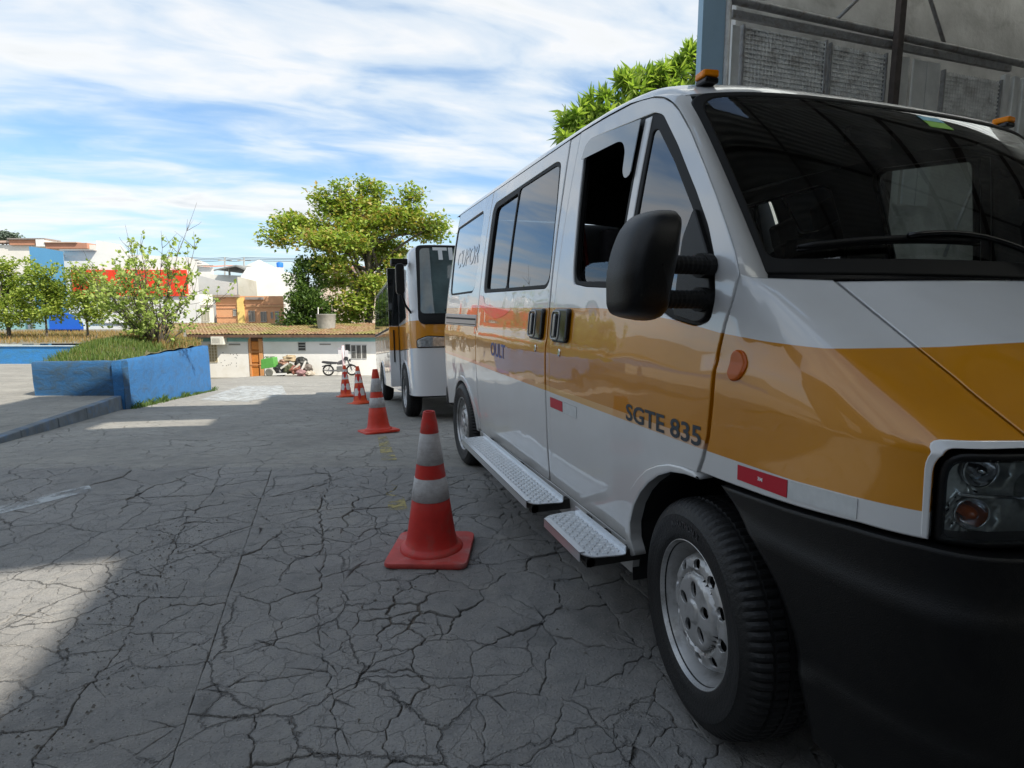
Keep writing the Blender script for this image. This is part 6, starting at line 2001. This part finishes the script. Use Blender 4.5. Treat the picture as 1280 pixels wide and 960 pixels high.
# green bin on a wheel
p = street_pt(338, 31.0)
bn = empty('wheeled_bin', p, (0, 0, -YAW), label='green wheeled rubbish bin beside the orange door', cat='bin')
m = MB(); m.prism(rpoly([(-0.40, -0.02), (0.36, 0.08), (0.30, 0.62), (-0.36, 0.52)], 0.05), -0.3, 0.3, Matrix.Translation((0.02, 0, 0.42)) @ Matrix.Rotation(radians(90), 4, 'X')); m.build('bin_body', mat('green_plastic', (0.10, 0.34, 0.07), 0.5, var=0.1), bn, bevel=0.02)
m = MB()
m.tube([(-0.36, 0.0, 0.95), (-0.20, 0, 1.08), (0.28, 0, 1.0)], 0.02, 6)
for x in (-0.12, 0.10, 0.22): m.box((x, 0, 1.02), (0.08, 0.2, 0.12))
m.build('bin_rim', mat('grey_green', (0.18, 0.24, 0.16), 0.6), bn)
m = MB(); Mx = Matrix.Translation((0.08, -0.32, 0.22)) @ Matrix.Rotation(radians(90), 4, 'X')
m.lathe([(0.06, 0.03), (0.15, 0.04), (0.21, 0.03), (0.22, 0), (0.21, -0.03)], 18, Mx, cap0=True); m.build('wheel', mat('grey_rubber', (0.16, 0.16, 0.14), 0.8), bn)
# heap of rubbish: bags, boxes and boards
def lump(name, label, px, d, z, s, col, seed, cat, grp='rubbish piled against the house wall', rough=0.5):
    r = random.Random(seed); p = street_pt(px, d); p.z += z
    bm = bmesh.new(); bmesh.ops.create_icosphere(bm, subdivisions=3, radius=1.0)
    for v in bm.verts:
        n = noise.noise(v.co * 1.6 + V((seed * 3.1, 0, 0))) * 0.45 + noise.noise(v.co * 4.5 + V((seed, 0, 0))) * 0.2
        v.co = V((v.co.x * s[0], v.co.y * s[1], max(-0.85, v.co.z) * s[2])) * (1 + n)
    me = bpy.data.meshes.new(name); bm.to_mesh(me); bm.free()
    o = link(name, me, mat('rubbish_%d' % seed, tuple(q * 0.72 for q in col), rough, var=0.35, scale=9, bump=0.6, bscale=10)); o.location = p; o.rotation_euler = (0, 0, r.uniform(0, 6))
    tag(o, label, cat, grp)
lump('rubbish_bag', 'dark grey rubbish bag right beside the green bin', 350.5, 30.9, 0.30, (0.30, 0.3, 0.34), (0.05, 0.05, 0.055), 1, 'bag')
lump('rubbish_bag', 'pale tan sack on top of the rubbish heap', 364, 31.2, 0.95, (0.42, 0.3, 0.20), (0.55, 0.42, 0.26), 2, 'bag')
lump('rubbish_bag', 'brown sack high on the left of the rubbish heap', 356, 31.1, 0.72, (0.28, 0.3, 0.22), (0.34, 0.18, 0.12), 3, 'bag')
lump('rubbish_bag', 'large black bag on the right shoulder of the rubbish heap', 378, 31.1, 0.68, (0.42, 0.36, 0.34), (0.035, 0.035, 0.032), 4, 'bag')
lump('rubbish_bag', 'olive green bag in the middle of the rubbish heap', 362, 30.8, 0.36, (0.34, 0.3, 0.30), (0.10, 0.11, 0.05), 5, 'bag')
lump('rubbish_bag', 'reddish bag low in the middle of the rubbish heap', 370, 30.6, 0.34, (0.32, 0.3, 0.24), (0.30, 0.12, 0.08), 6, 'bag')
lump('rubbish_bag', 'pink bag lying at the foot of the rubbish heap', 377, 30.3, 0.16, (0.34, 0.26, 0.18), (0.42, 0.24, 0.24), 7, 'bag')
lump('rubbish_bag', 'grey brown bag at the right end of the rubbish heap', 384, 30.8, 0.38, (0.30, 0.3, 0.30), (0.16, 0.13, 0.11), 8, 'bag')
lump('rubbish_bag', 'cream bag lying low at the right end of the rubbish heap', 387, 30.4, 0.14, (0.26, 0.22, 0.15), (0.58, 0.50, 0.40), 9, 'bag')
rr = random.Random(31)
for k, (px, z, a, ln, lb, cl) in enumerate(((380, 0.55, 1.1, 0.62, 'white plank leaning on the right of the rubbish heap', (0.75, 0.73, 0.68)), (371, 0.5, 0.7, 0.5, 'pale board sticking out of the rubbish heap', (0.62, 0.58, 0.5)), (350, 0.10, 0.05, 0.75, 'white board lying flat before the dark grey bag', (0.72, 0.72, 0.70)), (356, 0.55, 0.6, 0.5, 'light slat across the left of the rubbish heap', (0.60, 0.58, 0.52)))):
    p = street_pt(px, 30.4); p.z += z
    m = MB(); m.box((0, 0, 0), (ln, 0.03, 0.10), Matrix.Rotation(-a, 4, 'Y')); o = m.build('board', mat('board_%d' % k, cl, 0.8)); o.location = p; o.rotation_euler = (0, 0, -YAW)
    tag(o, lb, 'board', 'boards in the rubbish heap')
# motorcycle
p = street_pt(425, 31.2)
mc = empty('motorcycle', p, (0, 0, -YAW + radians(8)), label='small dark motorcycle parked at the house wall right of the rubbish heap', cat='motorcycle')
def ringm(c, R, r, seg=28):
    m = MB(); m.tube([V(c) + V((R * cos(2 * pi * k / seg), 0, R * sin(2 * pi * k / seg))) for k in range(seg + 1)], r, 8, cap=False); return m
M_MC = mat('motorcycle_dark', (0.05, 0.05, 0.055), 0.4, 0.3)
for x in (-0.62, 0.66):
    w = ringm((x, 0, 0.31), 0.27, 0.045).build('wheel', M_RUBBER, mc, smooth=True)
    m = MB()
    for k in range(8): m.tube([(x, 0, 0.31), (x + 0.25 * cos(k * pi / 4), 0, 0.31 + 0.25 * sin(k * pi / 4))], 0.008, 4)
    m.tube([(x, -0.06, 0.31), (x, 0.06, 0.31)], 0.05, 8); m.build('rim', M_CHROME, w)
m = MB(); m.prism(rpoly([(-0.95, 0.74), (-0.6, 0.66), (-0.15, 0.66), (-0.10, 0.76), (-0.5, 0.80), (-0.92, 0.84)], 0.04), -0.12, 0.12, Matrix.Rotation(radians(90), 4, 'X')); m.build('saddle', M_MC, mc, bevel=0.02)
m = MB(); m.prism(rpoly([(-0.14, 0.62), (0.32, 0.64), (0.36, 0.82), (0.18, 0.92), (-0.10, 0.78)], 0.07), -0.13, 0.13, Matrix.Rotation(radians(90), 4, 'X')); m.build('fuel_tank', mat('tank_paint', (0.10, 0.09, 0.10), 0.25, coat=1.0), mc, bevel=0.04)
m = MB(); m.box((0.02, 0, 0.38), (0.34, 0.26, 0.30)); m.tube([(0.0, -0.15, 0.3), (-0.4, -0.17, 0.28), (-0.9, -0.18, 0.36)], 0.035, 8); m.build('engine', mat('engine_metal', (0.25, 0.25, 0.25), 0.4, 0.7), mc, bevel=0.02)
m = MB(); m.tube([(0.66, -0.09, 0.31), (0.44, -0.09, 0.88)], 0.022, 6); m.tube([(0.66, 0.09, 0.31), (0.44, 0.09, 0.88)], 0.022, 6); m.tube([(-0.62, 0.08, 0.31), (0.0, 0.08, 0.30)], 0.02, 6); m.tube([(-0.62, 0.1, 0.31), (-0.5, 0.1, 0.68)], 0.02, 6)
m.tube([(0.42, -0.36, 1.02), (0.46, -0.1, 0.93), (0.46, 0.1, 0.93), (0.42, 0.36, 1.02)], 0.018, 6); m.build('frame', M_MC, mc)
m = MB(); m.lathe([(0.02, -0.06), (0.085, 0.0), (0.09, 0.05)], 14, Matrix.Translation((0.56, 0, 0.86)) @ Matrix.Rotation(radians(90), 4, 'Y'), cap1=True); m.tube([(0.42, -0.33, 1.0), (0.40, -0.38, 1.18)], 0.01, 4); m.box((0.40, -0.40, 1.2), (0.04, 0.12, 0.09)); m.build('headlamp', M_MC, mc)
m = MB(); m.prism([(-0.95, 0.55), (-0.75, 0.62), (-0.45, 0.63), (-0.42, 0.60), (-0.75, 0.57), (-0.93, 0.50)], -0.07, 0.07, Matrix.Rotation(radians(90), 4, 'X')); m.prism([(0.38, 0.55), (0.60, 0.62), (0.88, 0.50), (0.90, 0.53), (0.62, 0.66), (0.38, 0.60)], -0.06, 0.06, Matrix.Rotation(radians(90), 4, 'X')); m.build('mudguard', M_MC, mc)
# sign post
p = street_pt(430, 29.0)
sg = empty('sign_post', p, (0, 0, -YAW), label='pale pole with two small notice boards standing before the barred windows', cat='sign')
m = MB(); m.tube([(0, 0, 0), (0, 0, 1.62)], 0.07, 8); m.build('pole', mat('pink_pole', (0.62, 0.48, 0.50), 0.7), sg, smooth=True)
m = MB(); m.b2((-0.24, -0.06, 1.18), (-0.05, -0.03, 1.5)); bd = m.build('notice_board', mat('notice_white', (0.66, 0.64, 0.66), 0.7), sg)
m = MB(); m.b2((-0.22, -0.066, 1.42), (-0.07, -0.061, 1.49)); m.build('notice_print', mat('notice_grey', (0.25, 0.22, 0.25), 0.7), bd)
m = MB(); m.b2((0.10, -0.06, 1.02), (0.28, -0.03, 1.38)); m.build('notice_board', MATS['notice_white'], sg)
m = MB(); m.lathe([(0.11, 0), (0.11, 0.05)], 14, Matrix.Translation((0.16, -0.04, 0.95)) @ Matrix.Rotation(radians(90), 4, 'X'), cap1=True, cap0=True); m.build('notice_disc', M_MC, sg)

# ================================================================== lot on the left
lawn = MB(); rows = []
for u in (20.2, 21, 23, 26, 30, 34):
    rows.append([V(RV * r + FV * u) + V((0, 0, -0.06 + 0.05 * noise.noise((r, u, 0)))) for r in (-45, -34, -28, -24, -21, -0.60 * u - 0.4, -0.580 * u)])
lawn.grid(rows, flip=True)
tag(lawn.build('lawn', M_FOUND, smooth=True), kind='structure')
def pl4(r):
    u = r.uniform(20.3, 30); rr2 = r.uniform(-26, -0.585 * u); p = RV * rr2 + FV * u; return V((p.x, p.y, -0.06)), 1.0
tag(blades(9000, pl4, 0.05, 0.20, 25, w=0.012).build('dry_grass', M_DRY), kind='stuff')
lw = empty('low_wall', at(20, 454, 20.0), (0, 0, -YAW), label='low bright blue wall along the lot at the left edge', cat='wall')
lo_ = lw.location; 
m = MB(); m.b2((-26, 0, -0.3), (5.4, 0.2, at(20, 433, 20).z - lo_.z)); m.build('wall_face', paint_mat('bright_blue_paint', (0.03, 0.20, 0.50), (0.05, 0.16, 0.22), thr=0.5), lw)
m = MB(); m.b2((-26, -0.04, at(20, 433, 20).z - lo_.z), (5.4, 0.24, at(20, 432, 20).z - lo_.z)); m.build('coping', mat('coping_pale', (0.35, 0.42, 0.46), 0.9, var=0.2), lw)

# ================================================================== buildings beyond
def block(name, label, px0, px1, pyt, pyb, d, dep, col, wins=(), slabs=(), cat='building', dirt=None, roofc=None, slope=None, group=None):
    root, ox, oz = vroot(name, (px0 + px1) / 2, pyb, d, label=label, cat=cat, group=group)
    cm = mat('wall_' + name + '_%d' % int(px0), col, 0.85, var=0.07, scale=0.6, dirt=dirt)
    x0, zt = fc(px0, pyt, d); x1, zb = fc(px1, pyb, d)
    zb -= 4.0
    m = MB(); sk = (px1 - 640) / 700.0 * 1.04 if px1 < 640 else 0
    if slope is None:
        vs_ = [(x + (y * sk) - ox, y, z - oz) for x in (x0, x1) for y in (0, dep) for z in (zb, zt)]
        m.add(vs_, [(0, 1, 3, 2), (4, 6, 7, 5), (0, 4, 5, 1), (2, 3, 7, 6), (0, 2, 6, 4), (1, 5, 7, 3)])
    else:   # top edge at each listed column
        pts = [(fc(a, b, d)[0] - ox, fc(a, b, d)[1] - oz) for a, b in slope]
        poly = [(pts[0][0], zb - oz)] + pts + [(pts[-1][0], zb - oz)]
        n_ = len(poly)
        m.add([(x, 0, z) for x, z in poly] + [(x + dep * sk, dep, z) for x, z in poly], [tuple(range(n_)), tuple(range(n_, 2 * n_))[::-1]] + [(i, n_ + i, n_ + (i + 1) % n_, (i + 1) % n_) for i in range(n_)])
    m.build('wall', cm, root)
    for w in wins:
        a, b, c_, e = w[:4]; wc = w[4] if len(w) > 4 else (0.25, 0.25, 0.24)
        m = MB(); t = 0.45
        arect(m, a, b, c_, b + t, ox, oz, -0.06, 0.0, d); arect(m, a, e - t, c_, e, ox, oz, -0.08, 0.0, d)
        n = max(1, int((c_ - a) / 3.5))
        for i in range(n + 1):
            x = lerp(a, c_ - t, i / n); arect(m, x, b + t, x + t, e - t, ox, oz, -0.05, 0.0, d)
        f = m.build('window', mat('far_frame', (0.50, 0.48, 0.44), 0.7), root)
        m = MB(); arect(m, a + .2, b + .2, c_ - .2, e - .2, ox, oz, -0.02, 0.0, d); m.build('pane', mat('far_pane_%d' % int(wc[0] * 100), wc, 0.3), f)
    for s in slabs:
        a, b, c_, e, sc, y0, y1 = s
        m = MB(); arect(m, a, b, c_, e, ox, oz, y0, y1, d); m.build('ledge', mat('ledge_%d_%d' % (int(sc[0] * 100), int(sc[1] * 100)), sc, 0.85, var=0.1, scale=1), root)
    if roofc:
        a, b, c_, e, rc, rise = roofc
        xx0, zz0 = fc(a, e, d); xx1, zz1 = fc(c_, b, d)
        m = MB(); rows = []
        n = 40
        for j in range(6):
            f = j / 5.0
            rows.append([V((lerp(xx0, xx1, i / n) - ox, -0.5 + f * dep, lerp(zz0, zz1, f) - oz + 0.05 * (i % 2))) for i in range(n + 1)])
        m.grid(rows); m.build('roof', mat('roof_tile_%d' % int(px0), rc, 0.9, var=0.25, scale=2), root)
    return root
ORG_ = (0.62, 0.33, 0.18)
block('orange_house', 'orange rendered house with barred windows above the low tiled roof', 269, 357, 370, 425, 42, 8, ORG_,
      wins=[(311, 388.5, 319, 402, (0.22, 0.2, 0.18)), (326, 389.5, 333.5, 402.5, (0.22, 0.2, 0.18)), (338.5, 390, 341.5, 398), (344.2, 389, 349, 404), (291.5, 386.5, 296, 395)],
      slabs=[(268, 368.5, 300, 371.5, (0.30, 0.24, 0.20), -0.25, 0), (308, 371.5, 330, 374.5, (0.28, 0.25, 0.23), -0.2, 0), (296.5, 372, 308, 425, (0.78, 0.58, 0.20), -0.12, 0.0), (269, 380, 357, 381, (0.50, 0.27, 0.16), -0.06, 0), (270, 385, 296, 385.8, (0.45, 0.24, 0.15), -0.04, 0), (270, 396, 296, 396.8, (0.50, 0.27, 0.16), -0.04, 0), (308, 381.8, 357, 383.2, (0.66, 0.40, 0.22), -0.10, 0)])
block('white_annex', 'white annex with a grey barred window left of the orange house', 236, 269.5, 368, 425, 41.5, 7, (0.78, 0.77, 0.73), wins=[(246, 388.5, 262, 401.5, (0.36, 0.36, 0.30))], slabs=[(236, 380.5, 268, 381.5, (0.55, 0.54, 0.52), -0.1, 0)])
block('grey_parapet_house', 'grey metal clad upper storey behind the orange house', 254, 296, 347, 375, 50, 8, (0.42, 0.44, 0.45), slope=[(236, 341), (250, 344.5), (270, 350), (296.5, 354), (296.5, 372)], slabs=[(256, 368.5, 294, 370, (0.15, 0.14, 0.13), -0.2, 0)])
block('mouldy_wall_house', 'mouldy pale wall between the grey storey and the big white gable', 295, 321, 346, 375, 52, 8, (0.56, 0.55, 0.48), dirt=(0.30, 0.29, 0.20), slope=[(296.5, 346), (299, 346), (320.5, 351.5)])
block('white_gable_house', 'big white gable wall left of the dark bushy tree', 309, 372, 331, 385, 60, 10, (0.80, 0.79, 0.76), slope=[(300, 347), (309, 334), (325, 331.5), (372, 343.5)], slabs=[])
block('white_gable_roof_house', 'white gable with a brown roof edge above the big white gable wall', 306, 345, 325, 345, 66, 8, (0.78, 0.76, 0.72), slope=[(305, 333), (324, 324.5), (345, 335)], slabs=[])
block('terrace_house', 'white terraced house with a grey canopy roof on posts', 266, 320, 343, 372, 62, 8, (0.76, 0.74, 0.68), slope=[(262, 343), (300, 344.5), (320, 342)], slabs=[(284, 337, 285.5, 344, (0.6, 0.6, 0.55), 0.2, 0.5), (306, 338, 307, 344, (0.5, 0.5, 0.48), 0.2, 0.5)])
# canopy of the terrace house
cr_, ox, oz = vroot('canopy_roof', 295, 337, 61.0, label='grey sloping canopy over the terrace between the white houses', cat='canopy')
m = MB()
a = fc(270, 337.5, 61); b = fc(297.5, 331.5, 61); c_ = fc(319, 340, 61)
m.add([(a[0] - ox, -0.5, a[1] - oz), (b[0] - ox, -0.5, b[1] - oz), (c_[0] - ox, -0.5, c_[1] - oz), (a[0] - ox, 6, a[1] - oz), (b[0] - ox, 6, b[1] - oz + 0.2), (c_[0] - ox, 6, c_[1] - oz)], [(0, 1, 4, 3), (1, 2, 5, 4)])
m.add([(a[0] - ox, -0.5, a[1] - oz - 0.15), (b[0] - ox, -0.5, b[1] - oz - 0.15), (c_[0] - ox, -0.5, c_[1] - oz - 0.25), (a[0] - ox, -0.5, a[1] - oz), (b[0] - ox, -0.5, b[1] - oz), (c_[0] - ox, -0.5, c_[1] - oz)], [(0, 1, 4, 3), (1, 2, 5, 4)])
m.build('canopy_sheet', mat('weathered_zinc', (0.20, 0.20, 0.19), 0.7, var=0.2, scale=1), cr_)
m = MB(); 
for px in (284, 306.5): arect(m, px, 334, px + 1.2, 346, ox, oz, 0.2, 0.35, 61)
m.build('canopy_post', mat('post_pale', (0.6, 0.58, 0.52), 0.8), cr_)
block('stepped_white_house', 'white flat roofed house with brown eave left of the canopy', 232, 267, 332, 352, 68, 8, (0.78, 0.76, 0.73), slope=[(228, 331), (245, 332.5), (267, 334.5)], slabs=[(238, 331.5, 268, 332.6, (0.40, 0.33, 0.28), -0.3, 0), (243, 328, 250, 330, (0.3, 0.3, 0.3), -0.1, 0.4)])
block('roof_room', 'small white roof room with a red tiled slope', 238, 262, 324, 334, 74, 6, (0.74, 0.72, 0.69), slope=[(238, 322), (252, 326), (262, 331)], slabs=[], roofc=(254, 328, 272, 334, (0.45, 0.20, 0.14), 1))
# long white building with a red panel
block('white_hall', 'long white hall with a broad red panel, behind the shrub', 79, 246, 330, 428, 38, 12, (0.79, 0.78, 0.74), slope=[(79, 313.5), (120, 313.5), (120, 300.5), (122, 300.5), (151, 305.5), (160, 318), (200, 320), (236, 321.5), (246, 327)],
      slabs=[(90, 337.5, 236, 370, (0.78, 0.05, 0.015), -0.12, 0.0), (79, 312.4, 121, 313.6, (0.42, 0.40, 0.38), -0.3, 0), (113, 403, 236, 404.2, (0.45, 0.44, 0.42), -0.08, 0), (150, 413, 165, 414.2, (0.2, 0.2, 0.19), -0.05, 0)])
block('blue_tower', 'tall sky blue building end behind the small bushy tree', 36, 82, 310, 428, 36, 6, (0.10, 0.30, 0.52), slope=[(36, 308), (60, 311), (79, 314.5), (82, 352)], slabs=[(40, 388, 62, 428, (0.28, 0.50, 0.55), -0.1, 0)])
block('blue_kiosk', 'deep blue low kiosk between the small trees', 60, 104, 392, 425, 30, 3, (0.012, 0.12, 0.55), slope=[(60, 392), (92, 392), (104, 404), (106, 425)], slabs=[(62, 411, 104, 412.2, (0.01, 0.06, 0.3), -0.2, 0), (81, 412.2, 82, 425, (0.01, 0.05, 0.25), -0.1, 0)])
block('pale_house', 'pale green and white house behind the round tree', -60, 42, 345, 428, 37, 8, (0.66, 0.72, 0.68), slabs=[(-60, 402, 38, 428, (0.30, 0.52, 0.50), -0.05, 0), (36, 404, 42, 428, (0.72, 0.74, 0.73), -0.1, 0)], wins=[(4, 370, 14, 384)])
block('hillside_house', 'house with a brown roof and white chimney block on the far left skyline', -40, 122, 306, 330, 70, 10, (0.74, 0.71, 0.66), slabs=[(14, 300, 50, 306.5, (0.50, 0.24, 0.15), -0.3, 2), (13, 298.2, 60, 299.8, (0.28, 0.24, 0.22), -0.5, 2), (48.5, 299, 60, 308.5, (0.80, 0.79, 0.76), -0.5, 1.5), (60, 304, 112, 311, (0.45, 0.22, 0.15), -0.4, 1.5), (60, 303, 100, 304.2, (0.50, 0.36, 0.28), -0.6, 1.5), (-40, 301, 14, 303.5, (0.55, 0.40, 0.33), -0.3, 1.5)])
block('far_house', 'pale house with red eaves showing through the layered tree', 396, 470, 334, 372, 58, 8, (0.72, 0.60, 0.50), slabs=[(396, 333, 470, 335.5, (0.52, 0.30, 0.22), -0.4, 0), (405, 344, 458, 348.5, (0.80, 0.74, 0.66), -0.2, 0), (405, 352, 458, 354, (0.40, 0.25, 0.2), -0.2, 0)], wins=[(420, 349.5, 432, 352)])
# blue tank on a roof
p = at(350, 334.5, 64)
bt = empty('roof_tank', p, label='small blue water tank on the skyline beside the dark bushy tree', cat='water tank')
m = MB(); m.lathe([(0.28, 0), (0.34, 0.05), (0.37, 0.42), (0.33, 0.55), (0.12, 0.62)], 20, cap1=True); m.build('tank_body', mat('tank_blue', (0.02, 0.16, 0.55), 0.5), bt, angle=radians(40))
m = MB(); m.b2((-0.5, -0.3, -1.4), (0.4, 0.3, 0.0)); m.build('tank_stand', M_CONC, bt)
# hilltop tree on the far left skyline
D = 150.0
tb = at(8, 303, D); tb.z -= 3
tree('hilltop_tree', tb, 'distant grey green tree on the skyline at the far left', [(0, 0, 0), (0, 0, 3)], 0.3, [(at(4, 296, D) - tb, (size(14, D), 3, size(5, D)), 1), (at(14, 298, D) - tb, (size(8, D), 3, size(5, D)), 0.6), (at(-10, 297, D) - tb, (size(12, D), 3, size(5, D)), 0.6)], 3000, (0.6, 0.3), mat('far_foliage', (0.12, 0.16, 0.12), 0.9), M_BARK, 6, spread=0.7, limbs=False)
# power line with poles
pw = empty('power_line', at(300, 345, 72), label='thin power cables slung between grey poles over the far houses', cat='power line')
po = pw.location
for px in (240, 281, 305, 420):
    m = MB(); a = at(px, 321.5, 72) - po; b = at(px, 345, 72) - po; m.tube([b, a], 0.09, 6); m.box(a - V((0, 0, 0.4)), (1.6, 0.1, 0.12), rz=0); m.build('pole', mat('pole_grey', (0.35, 0.35, 0.34), 0.8), pw)
for py in (321.8, 323.5, 325.5):
    m = MB()
    for (a, b) in ((150, 240), (240, 281), (281, 305), (305, 420), (420, 520)):
        pts = [at(lerp(a, b, k / 8.0), py + 1.2 * sin(pi * k / 8.0), 72) - po for k in range(9)]
        m.tube(pts, 0.028, 4, cap=False)
    m.build('cable', M_DARK, pw)
